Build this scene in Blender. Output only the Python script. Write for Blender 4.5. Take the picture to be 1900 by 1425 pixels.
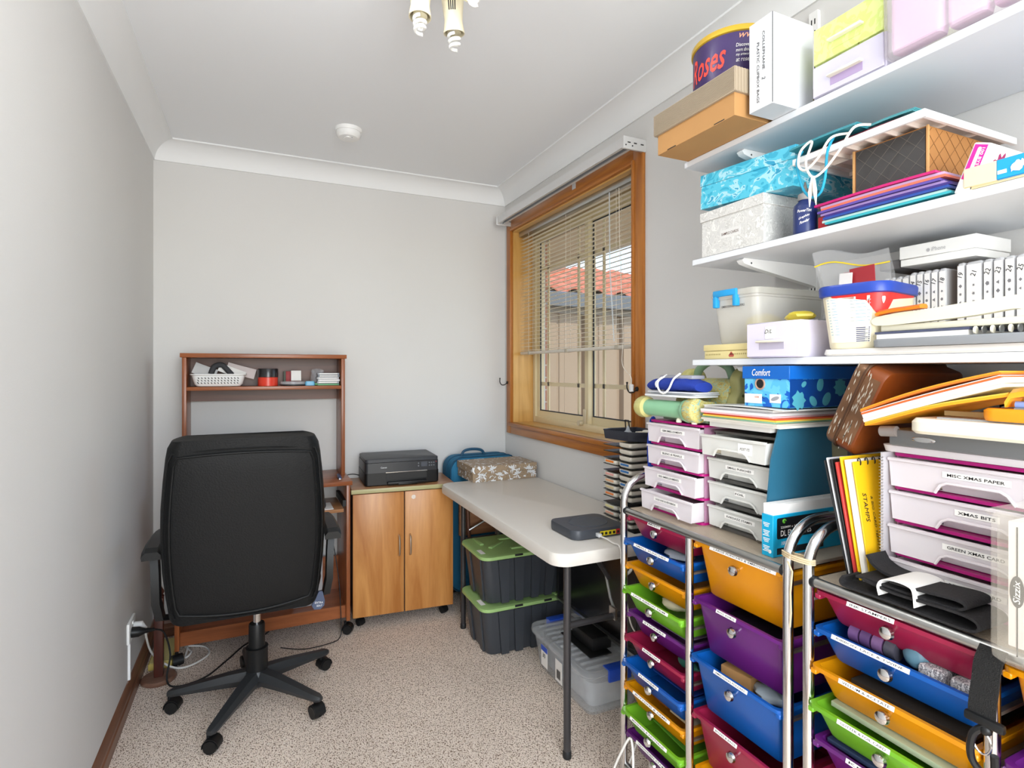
import bpy, bmesh, math, random
from mathutils import Vector, Matrix
random.seed(7)
PI = math.pi
for _o in list(bpy.data.objects):
    bpy.data.objects.remove(_o)
SC = bpy.context.scene
COL = SC.collection

# ------------------------------------------------------------------ camera
YAW = math.radians(24.6)
CAMH = 1.293
cd = bpy.data.cameras.new('camera')
cam = bpy.data.objects.new('camera', cd)
COL.objects.link(cam)
cam.location = (0, 0, CAMH)
cam.rotation_euler = (PI / 2, 0, -YAW)
cd.sensor_fit = 'HORIZONTAL'
cd.sensor_width = 36.0
cd.lens = 36.0 * 1034.0 / 1900.0
cd.shift_y = -25.5 / 1900.0
cd.clip_start = 0.02
SC.camera = cam

# ------------------------------------------------------------------ view, world, lights
vs = SC.view_settings
vs.view_transform = 'Standard'
vs.look = 'None'
vs.gamma = 1.0
vs.use_curve_mapping = False
vs.exposure = 0.4

wd = bpy.data.worlds.new('sky')
SC.world = wd
wd.use_nodes = True
wn, wl = wd.node_tree.nodes, wd.node_tree.links
wn.clear()
w_out = wn.new('ShaderNodeOutputWorld')
w_bg = wn.new('ShaderNodeBackground')
w_sky = wn.new('ShaderNodeTexSky')
w_sky.sky_type = 'NISHITA'
w_sky.sun_disc = False
w_sky.sun_elevation = math.radians(48)
w_sky.sun_rotation = math.radians(200)
w_sky.dust_density = 0.4
w_tc = wn.new('ShaderNodeTexCoord')
w_map = wn.new('ShaderNodeMapping')
w_map.inputs['Scale'].default_value = (1.2, 1.2, 5.0)
w_noise = wn.new('ShaderNodeTexNoise')
w_noise.inputs['Scale'].default_value = 2.6
w_noise.inputs['Detail'].default_value = 6
w_ramp = wn.new('ShaderNodeValToRGB')
w_ramp.color_ramp.elements[0].position = 0.55
w_ramp.color_ramp.elements[1].position = 0.72
w_mix = wn.new('ShaderNodeMix')
w_mix.data_type = 'RGBA'
w_mix.inputs[7].default_value = (3.6, 3.7, 3.9, 1)
wl.new(w_tc.outputs['Generated'], w_map.inputs['Vector'])
wl.new(w_map.outputs['Vector'], w_noise.inputs['Vector'])
wl.new(w_noise.outputs['Fac'], w_ramp.inputs['Fac'])
wl.new(w_ramp.outputs['Color'], w_mix.inputs[0])
wl.new(w_sky.outputs['Color'], w_mix.inputs[6])
wl.new(w_mix.outputs[2], w_bg.inputs['Color'])
w_bg.inputs['Strength'].default_value = 0.32
wl.new(w_bg.outputs['Background'], w_out.inputs['Surface'])

def light(name, kind, loc, rot, energy, color=(1, 1, 1), **kw):
    ld = bpy.data.lights.new(name, kind)
    ld.energy = energy
    ld.color = color
    for k, v in kw.items():
        setattr(ld, k, v)
    lo = bpy.data.objects.new(name, ld)
    COL.objects.link(lo)
    lo.location = loc
    lo.rotation_euler = rot
    return lo

# the sun outside, and an added fill lamp at the unseen opening behind the camera
light('sun', 'SUN', (6, -4, 8), (math.radians(42), 0, math.radians(20)), 2.6, (1, .95, .86), angle=math.radians(.6))
light('doorway_daylight', 'AREA', (.22, -.95, 1.42), (math.radians(90), 0, math.radians(0)), 46, (.95, .98, 1), shape='RECTANGLE', size=1.3, size_y=1.7)

# ------------------------------------------------------------------ materials
def lin(h):
    h = h.lstrip('#')
    out = []
    for i in (0, 2, 4):
        c = int(h[i:i + 2], 16) / 255
        out.append(c / 12.92 if c <= .04045 else ((c + .055) / 1.055) ** 2.4)
    return (out[0], out[1], out[2], 1)

MATS = {}
def base(name):
    m = bpy.data.materials.new(name)
    m.use_nodes = True
    nt = m.node_tree
    return m, nt, nt.nodes, nt.links, nt.nodes['Principled BSDF']

def mat(name, col, rough=.5, metal=0, bump=0, bscale=60, vary=0, vscale=8, coat=0, spec=.5, trans=0, sss=0):
    """plain paint / plastic / card with an optional fine relief and tone variation"""
    if name in MATS:
        return MATS[name]
    m, nt, n, l, b = base(name)
    b.inputs['Base Color'].default_value = lin(col)
    b.inputs['Roughness'].default_value = rough
    b.inputs['Metallic'].default_value = metal
    b.inputs['Coat Weight'].default_value = coat
    b.inputs['Specular IOR Level'].default_value = spec
    tc = n.new('ShaderNodeTexCoord')
    if bump:
        t = n.new('ShaderNodeTexNoise'); t.inputs['Scale'].default_value = bscale; t.inputs['Detail'].default_value = 3
        l.new(tc.outputs['Object'], t.inputs['Vector'])
        bp = n.new('ShaderNodeBump'); bp.inputs['Strength'].default_value = bump; bp.inputs['Distance'].default_value = .004
        l.new(t.outputs['Fac'], bp.inputs['Height']); l.new(bp.outputs['Normal'], b.inputs['Normal'])
    if vary:
        t = n.new('ShaderNodeTexNoise'); t.inputs['Scale'].default_value = vscale; t.inputs['Detail'].default_value = 4
        l.new(tc.outputs['Object'], t.inputs['Vector'])
        hs = n.new('ShaderNodeHueSaturation'); hs.inputs['Color'].default_value = lin(col)
        mr = n.new('ShaderNodeMapRange'); mr.inputs['From Min'].default_value = .3; mr.inputs['From Max'].default_value = .7
        mr.inputs['To Min'].default_value = 1 - vary; mr.inputs['To Max'].default_value = 1 + vary
        l.new(t.outputs['Fac'], mr.inputs['Value']); l.new(mr.outputs['Result'], hs.inputs['Value'])
        l.new(hs.outputs['Color'], b.inputs['Base Color'])
    if trans:
        tr = n.new('ShaderNodeBsdfTranslucent'); tr.inputs['Color'].default_value = lin(col)
        mx = n.new('ShaderNodeMixShader'); mx.inputs[0].default_value = trans
        l.new(b.outputs[0], mx.inputs[1]); l.new(tr.outputs[0], mx.inputs[2])
        l.new(mx.outputs[0], n['Material Output'].inputs['Surface'])
    MATS[name] = m
    return m

def clear(name, col, alpha=.35, rough=.15, frost=0):
    """clear or milky plastic film: part see-through, part surface"""
    if name in MATS:
        return MATS[name]
    m, nt, n, l, b = base(name)
    b.inputs['Base Color'].default_value = lin(col)
    b.inputs['Roughness'].default_value = rough
    tp = n.new('ShaderNodeBsdfTransparent')
    mx = n.new('ShaderNodeMixShader'); mx.inputs[0].default_value = alpha
    l.new(tp.outputs[0], mx.inputs[1])
    if frost:
        tr = n.new('ShaderNodeBsdfTranslucent'); tr.inputs['Color'].default_value = lin(col)
        m2 = n.new('ShaderNodeMixShader'); m2.inputs[0].default_value = frost
        l.new(b.outputs[0], m2.inputs[1]); l.new(tr.outputs[0], m2.inputs[2]); l.new(m2.outputs[0], mx.inputs[2])
    else:
        l.new(b.outputs[0], mx.inputs[2])
    l.new(mx.outputs[0], n['Material Output'].inputs['Surface'])
    MATS[name] = m
    return m

def wood(name, c1, c2, axis='Z', scale=1.0, rough=.38, stretch=14, grain=.6):
    """timber or timber laminate, grain running along one object axis"""
    if name in MATS:
        return MATS[name]
    m, nt, n, l, b = base(name)
    tc = n.new('ShaderNodeTexCoord'); mp = n.new('ShaderNodeMapping')
    s = [22 * scale] * 3
    s['XYZ'.index(axis)] = 22 * scale / stretch
    mp.inputs['Scale'].default_value = s
    l.new(tc.outputs['Object'], mp.inputs['Vector'])
    t = n.new('ShaderNodeTexNoise'); t.inputs['Scale'].default_value = 1.0; t.inputs['Detail'].default_value = 6; t.inputs['Distortion'].default_value = 1.2
    l.new(mp.outputs['Vector'], t.inputs['Vector'])
    t2 = n.new('ShaderNodeTexNoise'); t2.inputs['Scale'].default_value = 9.0; t2.inputs['Detail'].default_value = 2
    l.new(mp.outputs['Vector'], t2.inputs['Vector'])
    ad = n.new('ShaderNodeMath'); ad.operation = 'MULTIPLY_ADD'; ad.inputs[1].default_value = .25 * grain
    l.new(t2.outputs['Fac'], ad.inputs[0]); l.new(t.outputs['Fac'], ad.inputs[2])
    r = n.new('ShaderNodeValToRGB')
    r.color_ramp.elements[0].position = .38; r.color_ramp.elements[0].color = lin(c2)
    r.color_ramp.elements[1].position = .80; r.color_ramp.elements[1].color = lin(c1)
    l.new(ad.outputs[0], r.inputs['Fac']); l.new(r.outputs['Color'], b.inputs['Base Color'])
    b.inputs['Roughness'].default_value = rough
    MATS[name] = m
    return m

def pattern(name, cols, scale=20, rough=.5, kind='noise', stretch=(1, 1, 1), distort=1.0, pos=None, bump=0):
    """printed paper: a stepped ramp of colours over a distorted noise or cell pattern"""
    if name in MATS:
        return MATS[name]
    m, nt, n, l, b = base(name)
    tc = n.new('ShaderNodeTexCoord'); mp = n.new('ShaderNodeMapping'); mp.inputs['Scale'].default_value = stretch
    l.new(tc.outputs['Object'], mp.inputs['Vector'])
    if kind == 'noise':
        t = n.new('ShaderNodeTexNoise'); t.inputs['Scale'].default_value = scale; t.inputs['Detail'].default_value = 2.5; t.inputs['Distortion'].default_value = distort
        src = t.outputs['Fac']
    elif kind == 'cells':
        t = n.new('ShaderNodeTexVoronoi'); t.inputs['Scale'].default_value = scale
        src = t.outputs['Distance']
    elif kind == 'wave':
        t = n.new('ShaderNodeTexWave'); t.inputs['Scale'].default_value = scale; t.inputs['Distortion'].default_value = distort
        src = t.outputs['Fac']
    l.new(mp.outputs['Vector'], t.inputs['Vector'])
    r = n.new('ShaderNodeValToRGB'); r.color_ramp.interpolation = 'CONSTANT' if kind != 'wave' else 'LINEAR'
    pos = pos or [i / len(cols) for i in range(len(cols))]
    el = r.color_ramp.elements
    while len(el) < len(cols):
        el.new(.5)
    for i, c in enumerate(cols):
        el[i].position = pos[i]; el[i].color = lin(c)
    l.new(src, r.inputs['Fac']); l.new(r.outputs['Color'], b.inputs['Base Color'])
    b.inputs['Roughness'].default_value = rough
    if bump:
        bp = n.new('ShaderNodeBump'); bp.inputs['Strength'].default_value = bump; bp.inputs['Distance'].default_value = .003
        l.new(src, bp.inputs['Height']); l.new(bp.outputs['Normal'], b.inputs['Normal'])
    MATS[name] = m
    return m

def carpet_mat():
    m, nt, n, l, b = base('loop_carpet')
    tc = n.new('ShaderNodeTexCoord')
    mp = n.new('ShaderNodeMapping'); mp.inputs['Scale'].default_value = (1, .62, 1); mp.inputs['Rotation'].default_value = (0, 0, .5)
    l.new(tc.outputs['Object'], mp.inputs['Vector'])
    v = n.new('ShaderNodeTexVoronoi'); v.inputs['Scale'].default_value = 330; v.inputs['Randomness'].default_value = .8
    l.new(mp.outputs['Vector'], v.inputs['Vector'])
    t = n.new('ShaderNodeTexNoise'); t.inputs['Scale'].default_value = 260; t.inputs['Detail'].default_value = 2
    l.new(mp.outputs['Vector'], t.inputs['Vector'])
    r = n.new('ShaderNodeValToRGB')
    e = r.color_ramp.elements
    e[0].position = .36; e[0].color = lin('#7d6552')
    e[1].position = .62; e[1].color = lin('#fff0e2')
    k = e.new(.46); k.color = lin('#a3917f')
    k.color = lin('#efdbc8')
    l.new(t.outputs['Fac'], r.inputs['Fac'])
    big = n.new('ShaderNodeTexNoise'); big.inputs['Scale'].default_value = 2.2; big.inputs['Detail'].default_value = 3
    l.new(tc.outputs['Object'], big.inputs['Vector'])
    hs = n.new('ShaderNodeHueSaturation'); hs.inputs['Saturation'].default_value = .95
    mr = n.new('ShaderNodeMapRange'); mr.inputs['From Min'].default_value = .3; mr.inputs['From Max'].default_value = .7
    mr.inputs['To Min'].default_value = .90; mr.inputs['To Max'].default_value = 1.06
    l.new(big.outputs['Fac'], mr.inputs['Value']); l.new(mr.outputs['Result'], hs.inputs['Value'])
    l.new(r.outputs['Color'], hs.inputs['Color']); l.new(hs.outputs['Color'], b.inputs['Base Color'])
    b.inputs['Roughness'].default_value = .95
    b.inputs['Specular IOR Level'].default_value = .1
    ad = n.new('ShaderNodeMath'); ad.operation = 'SUBTRACT'
    l.new(t.outputs['Fac'], ad.inputs[0]); l.new(v.outputs['Distance'], ad.inputs[1])
    bp = n.new('ShaderNodeBump'); bp.inputs['Strength'].default_value = .55; bp.inputs['Distance'].default_value = .006
    l.new(ad.outputs[0], bp.inputs['Height']); l.new(bp.outputs['Normal'], b.inputs['Normal'])
    return m

WALL = mat('wall_paint', '#d9d8d6', .75, bump=.06, bscale=220, vary=.012, vscale=2)
CEIL = mat('ceiling_paint', '#f2f4f6', .8, bump=.03, bscale=160)
CORN = mat('cornice_paint', '#eeefef', .6)
CARPET = carpet_mat()
SKIRT = wood('skirting_timber', '#8a5f47', '#5e3a28', 'Y', 1.0, .35)
SKIRTX = wood('skirting_timber_x', '#8a5f47', '#5e3a28', 'X', 1.0, .35)
OAKY = wood('window_timber_y', '#c07c36', '#945218', 'Y', 1.0, .33)
OAKZ = wood('window_timber_z', '#c07c36', '#945218', 'Z', 1.0, .33)
REVEAL = wood('reveal_timber', '#dcae68', '#c08f48', 'Z', .8, .3)
REVEALY = wood('reveal_timber_y', '#dcae68', '#c08f48', 'Y', .8, .3)
CHERRYX = wood('cherry_laminate_x', '#a86238', '#7d4322', 'X', .9, .3)
CHERRYZ = wood('cherry_laminate_z', '#a86238', '#7d4322', 'Z', .9, .3)
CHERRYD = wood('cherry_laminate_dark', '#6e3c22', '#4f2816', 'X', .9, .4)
BEECH = wood('beech_laminate', '#d79a58', '#b06f33', 'Z', .6, .35, 10, .6)
BEECHX = wood('beech_laminate_top', '#b5835a', '#9c6c46', 'X', .8, .3)
WHITEP = mat('white_paint', '#f0f0ef', .4)
WHITE = mat('white_plastic', '#f2f2f0', .4)
PAPER = mat('white_paper', '#f4f2ee', .8)
CREAM = mat('cream_metal', '#e2d3ac', .4)
CREAMP = mat('cream_plastic', '#ece6d2', .4)
BLACK = mat('black_plastic', '#151617', .42, spec=.35)
BLACKM = mat('black_matt', '#17181a', .6)
LEATHER = mat('black_leather', '#0c0d0e', .55, bump=.25, bscale=190, spec=.28)
DARKGREY = mat('dark_grey_plastic', '#35373b', .45)
CHAIRBASE = mat('chair_base_plastic', '#2c2e30', .42, bump=.08, bscale=300)
CHROME = mat('chrome', '#d9d9d9', .16, 1)
STEEL = mat('brushed_steel', '#b9bab8', .32, 1)
TUBE = mat('grey_steel_tube', '#4c4b4d', .35, .6)
SHELFW = mat('white_shelf_board', '#e0e3e7', .45)
CARD = mat('brown_cardboard', '#b98a55', .85, vary=.04)
INK = mat('black_ink', '#1b1b1d', .7)

# ------------------------------------------------------------------ mesh helpers
class MB:
    """collects shapes into one mesh"""
    def __init__(s):
        s.v = []; s.f = []
    def add(s, vs, fs):
        o = len(s.v)
        s.v += [Vector(p) for p in vs]
        s.f += [tuple(i + o for i in f) for f in fs]
        return s
    def xf(s, m):
        s.v = [m @ p for p in s.v]
        return s
    def box(s, x0, x1, y0, y1, z0, z1, b=0, seg=2):
        if not b:
            return s.add([(x, y, z) for z in (z0, z1) for y in (y0, y1) for x in (x0, x1)],
                         [(0, 2, 3, 1), (4, 5, 7, 6), (0, 1, 5, 4), (2, 6, 7, 3), (0, 4, 6, 2), (1, 3, 7, 5)])
        bm = bmesh.new()
        bmesh.ops.create_cube(bm, size=1)
        for q in bm.verts:
            q.co = Vector(((x0 + x1) / 2 + q.co.x * (x1 - x0), (y0 + y1) / 2 + q.co.y * (y1 - y0), (z0 + z1) / 2 + q.co.z * (z1 - z0)))
        bmesh.ops.bevel(bm, geom=bm.edges[:], offset=b, segments=seg, affect='EDGES', profile=.5)
        bm.verts.index_update()
        s.add([q.co.copy() for q in bm.verts], [[q.index for q in fc.verts] for fc in bm.faces])
        bm.free()
        return s
    def rings(s, rs, cap0=True, cap1=True, loop=False):
        n = len(rs[0]); o = len(s.v)
        for r in rs:
            s.v += [Vector(p) for p in r]
        m = len(rs)
        for i in range(m if loop else m - 1):
            a, b = o + i * n, o + ((i + 1) % m) * n
            for k in range(n):
                k2 = (k + 1) % n
                s.f.append((a + k, a + k2, b + k2, b + k))
        if not loop:
            if cap0:
                s.f.append(tuple(o + k for k in reversed(range(n))))
            if cap1:
                s.f.append(tuple(o + (m - 1) * n + k for k in range(n)))
        return s
    def cyl(s, p0, p1, r, r2=None, n=16, cap=True):
        return s.tube([p0, p1], [r, r if r2 is None else r2], n, cap=cap)
    def tube(s, pts, r, n=8, cap=True, loop=False):
        pts = [Vector(p) for p in pts]
        m = len(pts)
        rr = r if isinstance(r, (list, tuple)) else [r] * m
        rs = []
        up = None
        for i, p in enumerate(pts):
            if loop:
                d = pts[(i + 1) % m] - pts[i - 1]
            else:
                d = pts[min(i + 1, m - 1)] - pts[max(i - 1, 0)]
            d = d.normalized() if d.length > 1e-9 else Vector((0, 0, 1))
            if up is None:
                up = d.orthogonal().normalized()
            else:
                up = (up - d * up.dot(d))
                up = up.normalized() if up.length > 1e-6 else d.orthogonal().normalized()
            w = d.cross(up)
            rs.append([p + (up * math.cos(2 * PI * k / n) + w * math.sin(2 * PI * k / n)) * rr[i] for k in range(n)])
        return s.rings(rs, cap, cap, loop)
    def lathe(s, prof, c=(0, 0, 0), n=24, cap=True):
        return s.rings([[(c[0] + r * math.cos(2 * PI * k / n), c[1] + r * math.sin(2 * PI * k / n), c[2] + z) for k in range(n)] for r, z in prof], cap, cap)
    def prism(s, poly, axis, a0, a1):
        """extrude a 2-D outline along an axis; outline coordinates are the two other axes in xyz order"""
        def P(u, v, a):
            return {'x': (a, u, v), 'y': (u, a, v), 'z': (u, v, a)}[axis]
        r0 = [P(u, v, a0) for u, v in poly]; r1 = [P(u, v, a1) for u, v in poly]
        return s.rings([r0, r1])
    def sphere(s, c, r, n=12, sq=(1, 1, 1)):
        prof = []
        m = max(5, n // 2)
        rs = []
        for i in range(m + 1):
            a = -PI / 2 + PI * i / m
            rad = max(math.cos(a), 1e-3)
            rs.append([(c[0] + r * sq[0] * rad * math.cos(2 * PI * k / n), c[1] + r * sq[1] * rad * math.sin(2 * PI * k / n), c[2] + r * sq[2] * math.sin(a)) for k in range(n)])
        return s.rings(rs)
    def grid(s, fn, nu, nv, thick=0):
        """surface fn(u,v) with u,v in 0..1; thick gives a second skin along the normal"""
        P = [[Vector(fn(i / nu, j / nv)) for j in range(nv + 1)] for i in range(nu + 1)]
        def idx(i, j):
            return i * (nv + 1) + j
        fs = [(idx(i, j), idx(i + 1, j), idx(i + 1, j + 1), idx(i, j + 1)) for i in range(nu) for j in range(nv)]
        flat = [p for row in P for p in row]
        if not thick:
            return s.add(flat, fs)
        N = []
        for i in range(nu + 1):
            for j in range(nv + 1):
                du = P[min(i + 1, nu)][j] - P[max(i - 1, 0)][j]; dv = P[i][min(j + 1, nv)] - P[i][max(j - 1, 0)]
                q = du.cross(dv)
                N.append(q.normalized() if q.length > 1e-12 else Vector((0, 0, 1)))
        k = len(flat)
        back = [p - N[i] * thick for i, p in enumerate(flat)]
        fs2 = [tuple(k + q for q in reversed(f)) for f in fs]
        rim = []
        b = [idx(i, 0) for i in range(nu + 1)] + [idx(nu, j) for j in range(1, nv + 1)] + [idx(i, nv) for i in range(nu - 1, -1, -1)] + [idx(0, j) for j in range(nv - 1, 0, -1)]
        for q in range(len(b)):
            a, c = b[q], b[(q + 1) % len(b)]
            rim.append((a, a + k, c + k, c))
        return s.add(flat + back, fs + fs2 + rim)

def rr(cx, cy, w, d, r, z, n=4):
    """rounded rectangle ring in plan"""
    out = []
    r = min(r, w / 2 - 1e-4, d / 2 - 1e-4)
    for sx, sy, a0 in ((1, 1, 0), (-1, 1, PI / 2), (-1, -1, PI), (1, -1, 1.5 * PI)):
        for k in range(n + 1):
            a = a0 + PI / 2 * k / n
            out.append((cx + sx * (w / 2 - r) + r * math.cos(a), cy + sy * (d / 2 - r) + r * math.sin(a), z))
    return out

def rot(axis, deg):
    return Matrix.Rotation(math.radians(deg), 4, axis)
def tr(x, y, z):
    return Matrix.Translation((x, y, z))
def about(p, m):
    return tr(*p) @ m @ tr(-p[0], -p[1], -p[2])

FRAME = {}
def thing(name, label, cat, loc=(0, 0, 0), rz=0, group=None, world=True):
    """an Empty at the thing's base that parents its parts. world=True: parts are written in room coordinates"""
    o = bpy.data.objects.new(name, None)
    o.empty_display_size = .05
    COL.objects.link(o)
    o.location = loc
    o.rotation_euler = (0, 0, math.radians(rz))
    o['label'] = label
    o['category'] = cat
    if group:
        o['group'] = group
    FRAME[o.name] = (tr(*loc) @ rot('Z', rz)).inverted() if world else Matrix.Identity(4)
    return o

def build(name, m, material, parent=None, smooth=True, ang=38):
    me = bpy.data.meshes.new(name)
    if parent is None:
        xs = [p.x for p in m.v]; ys = [p.y for p in m.v]; zs = [p.z for p in m.v]
        org = Vector(((min(xs) + max(xs)) / 2, (min(ys) + max(ys)) / 2, min(zs)))
        vs_ = [p - org for p in m.v]
    else:
        root = parent
        while root.parent:
            root = root.parent
        fm = FRAME.get(root.name)
        if fm is None:
            fm = tr(*root.location).inverted()
        vs_ = [fm @ p for p in m.v]
        org = None
    me.from_pydata([tuple(p) for p in vs_], [], m.f)
    bm = bmesh.new(); bm.from_mesh(me)
    bmesh.ops.recalc_face_normals(bm, faces=bm.faces[:])
    bm.to_mesh(me); bm.free()
    if smooth:
        me.shade_smooth()
        me.set_sharp_from_angle(angle=math.radians(ang))
    me.materials.append(material)
    o = bpy.data.objects.new(name, me)
    COL.objects.link(o)
    if parent is None:
        o.location = org
        FRAME[o.name] = tr(*org).inverted()
    else:
        o.parent = parent
    return o

def tag(o, label, cat, group=None):
    o['label'] = label; o['category'] = cat
    if group:
        o['group'] = group
    return o
def single(name, m, material, label, cat, group=None, smooth=True, ang=38):
    return tag(build(name, m, material, None, smooth, ang), label, cat, group)
def struct(name, m, material, smooth=False):
    o = build(name, m, material, None, smooth)
    o['kind'] = 'structure'
    return o
def part(o, label):
    o['label'] = label
    return o
def copy_tree(o, parent=None):
    c = o.copy()
    COL.objects.link(c)
    if parent:
        c.parent = parent
    if o.name in FRAME:
        FRAME[c.name] = FRAME[o.name]
    for ch in list(o.children):
        copy_tree(ch, c)
    return c

_fc = {}
def text_mesh(s, shear=0, bold=0):
    k = (s, shear, bold)
    if k not in _fc:
        cu = bpy.data.curves.new('t', 'FONT')
        cu.body = s; cu.size = 1; cu.resolution_u = 2; cu.shear = shear; cu.offset = bold
        cu.align_x = 'CENTER'; cu.align_y = 'CENTER'
        o = bpy.data.objects.new('t', cu)
        me = o.to_mesh()
        _fc[k] = ([v.co.copy() for v in me.vertices], [tuple(p.vertices) for p in me.polygons])
        o.to_mesh_clear()
        bpy.data.objects.remove(o); bpy.data.curves.remove(cu)
    return _fc[k]

def lettering(parent, s, c, right, up, h, material=None, shear=0, bold=0, width=None, name='lettering'):
    """flat printed letters: centre c, reading direction right, letter-up direction up, letter height h"""
    vs_, fs = text_mesh(s, shear, bold)
    if not vs_:
        return None
    R = Vector(right).normalized(); U = Vector(up).normalized(); N = R.cross(U)
    ys = [v.y for v in vs_]; xs = [v.x for v in vs_]
    k = h / max(max(ys) - min(ys), 1e-6); mx = (max(xs) + min(xs)) / 2; my = (max(ys) + min(ys)) / 2
    kx = width / (max(xs) - min(xs)) if width else k
    m = MB()
    m.add([Vector(c) + R * (v.x - mx) * kx + U * (v.y - my) * k + N * .0005 for v in vs_], fs)
    return build(name, m, material or INK, parent, False)

def panel(parent, name, c, right, up, w, h, material, off=.0003, t=.0006, r=0):
    """a thin sticker or printed panel lying on a face"""
    R = Vector(right).normalized(); U = Vector(up).normalized(); N = R.cross(U); c = Vector(c)
    if r:
        ring = [(p[0], p[1]) for p in rr(0, 0, w, h, r, 0, 4)]
    else:
        ring = [(-w / 2, -h / 2), (w / 2, -h / 2), (w / 2, h / 2), (-w / 2, h / 2)]
    m = MB()
    m.rings([[c + R * a + U * b + N * (off - t) for a, b in ring], [c + R * a + U * b + N * off for a, b in ring]])
    return build(name, m, material, parent, False)

X_, Y_, Z_ = Vector((1, 0, 0)), Vector((0, 1, 0)), Vector((0, 0, 1))
def catmull(pts, k=6, loop=False):
    pts = [Vector(p) for p in pts]
    n = len(pts); out = []
    for i in range(n if loop else n - 1):
        p0 = pts[i - 1] if (i > 0 or loop) else pts[0]
        p1 = pts[i]; p2 = pts[(i + 1) % n]
        p3 = pts[(i + 2) % n] if (i + 2 < n or loop) else pts[-1]
        for j in range(k):
            t = j / k
            out.append(.5 * ((2 * p1) + (p2 - p0) * t + (2 * p0 - 5 * p1 + 4 * p2 - p3) * t * t + (3 * p1 - p0 - 3 * p2 + p3) * t ** 3))
    if not loop:
        out.append(pts[-1])
    return out

# ------------------------------------------------------------------ the room
XL, XR, YB, YF, ZC = -.455, 1.405, 3.17, -.62, 2.4
struct('floor', MB().box(XL - .1, XR + .1, YF - .9, YB + .1, -.12, 0), CARPET)
struct('ceiling', MB().box(XL - .1, XR + .22, YF - .9, YB + .1, ZC, ZC + .1), CEIL)
struct('wall_left', MB().box(XL - .1, XL, YF - .9, YB + .1, 0, ZC), WALL)
struct('wall_back', MB().box(XL, XR, YB, YB + .1, 0, ZC), WALL)
WY0, WY1, WZ0, WZ1 = 1.855, 3.055, .975, 2.135      # window opening
wr = MB()
wr.box(XR, XR + .22, YF, WY0, 0, ZC).box(XR, XR + .22, WY1, YB + .1, 0, ZC)
wr.box(XR, XR + .22, WY0, WY1, 0, WZ0).box(XR, XR + .22, WY0, WY1, WZ1, ZC)
struct('wall_right', wr, WALL)
wf = MB()                                            # unseen wall behind the camera, its opening widened for the fill lamp
wf.box(XL, -.36, YF - .1, YF, 0, ZC).box(1.33, XR, YF - .1, YF, 0, ZC).box(-.36, 1.33, YF - .1, YF, 2.32, ZC)
struct('wall_front', wf, WALL)

def cove(d=.09, lip=.007, n=8):
    p = [(0, 0), (0, -d), (lip, -d)]
    for k in range(n + 1):
        a = PI - PI / 2 * k / n
        p.append((d + (d - lip) * math.cos(a), -d + (d - lip) * math.sin(a)))
    p += [(d, -lip), (d, 0)]
    return p
def cornice(name, p0, p1, inn):
    """cove run from p0 to p1 with mitred ends; inn points into the room"""
    p0, p1, inn = Vector(p0), Vector(p1), Vector(inn)
    d = (p1 - p0).normalized()
    m = MB()
    m.rings([[p0 + inn * a + d * a + Vector((0, 0, b)) for a, b in cove()], [p1 + inn * a - d * a + Vector((0, 0, b)) for a, b in cove()]])
    o = build(name, m, CORN, None, True, 25)
    o['kind'] = 'structure'
cornice('trim_1', (XL, YF, ZC), (XL, YB, ZC), (1, 0, 0))
cornice('trim_2', (XL, YB, ZC), (XR, YB, ZC), (0, -1, 0))
cornice('trim_3', (XR, YB, ZC), (XR, YF, ZC), (-1, 0, 0))

def skirt_prof():
    return [(0, 0), (.016, 0), (.016, .042), (.012, .047), (.012, .060), (.014, .064), (.009, .078), (.004, .088), (0, .09)]
def skirting(name, p0, p1, inn, material):
    p0, p1, inn = Vector(p0), Vector(p1), Vector(inn)
    d = (p1 - p0).normalized()
    m = MB().rings([[p0 + inn * a + Vector((0, 0, b)) for a, b in skirt_prof()], [p1 + inn * a + Vector((0, 0, b)) for a, b in skirt_prof()]])
    o = build(name, m, material, None, True, 25)
    o['kind'] = 'structure'
skirting('baseboard_left', (XL, YF, 0), (XL, YB, 0), (1, 0, 0), SKIRT)
skirting('baseboard_back', (XL + .016, YB, 0), (XR - .016, YB, 0), (0, -1, 0), SKIRTX)
skirting('baseboard_right', (XR, YF, 0), (XR, YB, 0), (-1, 0, 0), SKIRT)

# ---- window: timber architrave and reveal, cream aluminium sliding sashes with glazing bars
win = thing('window_1', 'timber framed sliding window', 'window', (XR, (WY0 + WY1) / 2, WZ0))
del win['category']; del win['label']
win['kind'] = 'structure'
AW = .062
def arch(name, y0, y1, z0, z1, material):
    m = MB()
    m.box(XR - .016, XR, y0, y1, z0, z1, .003)
    return build(name, m, material, win, True)
arch('architrave', WY1, WY1 + AW, WZ0 - AW, WZ1 + AW, OAKZ)
arch('architrave', WY0 - AW, WY0, WZ0 - AW, WZ1 + AW, OAKZ)
arch('architrave', WY0, WY1, WZ1, WZ1 + AW, OAKY)
arch('architrave', WY0, WY1, WZ0 - AW, WZ0 - .012, OAKY)
for (y0, y1, z0, z1, mm) in ((WY1 - .006, WY1 + .010, WZ0 - .0, WZ1 + .01, OAKZ), (WY0 - .010, WY0 + .006, WZ0, WZ1 + .01, OAKZ), (WY0, WY1, WZ1 - .006, WZ1 + .010, OAKY)):
    build('bead', MB().box(XR - .022, XR - .0, y0, y1, z0, z1, .004), mm, win)
build('sill_nosing', MB().box(XR - .030, XR + .01, WY0 - .012, WY1 + .012, WZ0 - .016, WZ0 + .006, .006), OAKY, win)
RX = XR + .14
build('reveal_board', MB().box(XR - .004, RX + .04, WY1 - .014, WY1 + .004, WZ0, WZ1), REVEAL, win)
build('reveal_board', MB().box(XR - .004, RX + .04, WY0 - .004, WY0 + .014, WZ0, WZ1), REVEAL, win)
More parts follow.
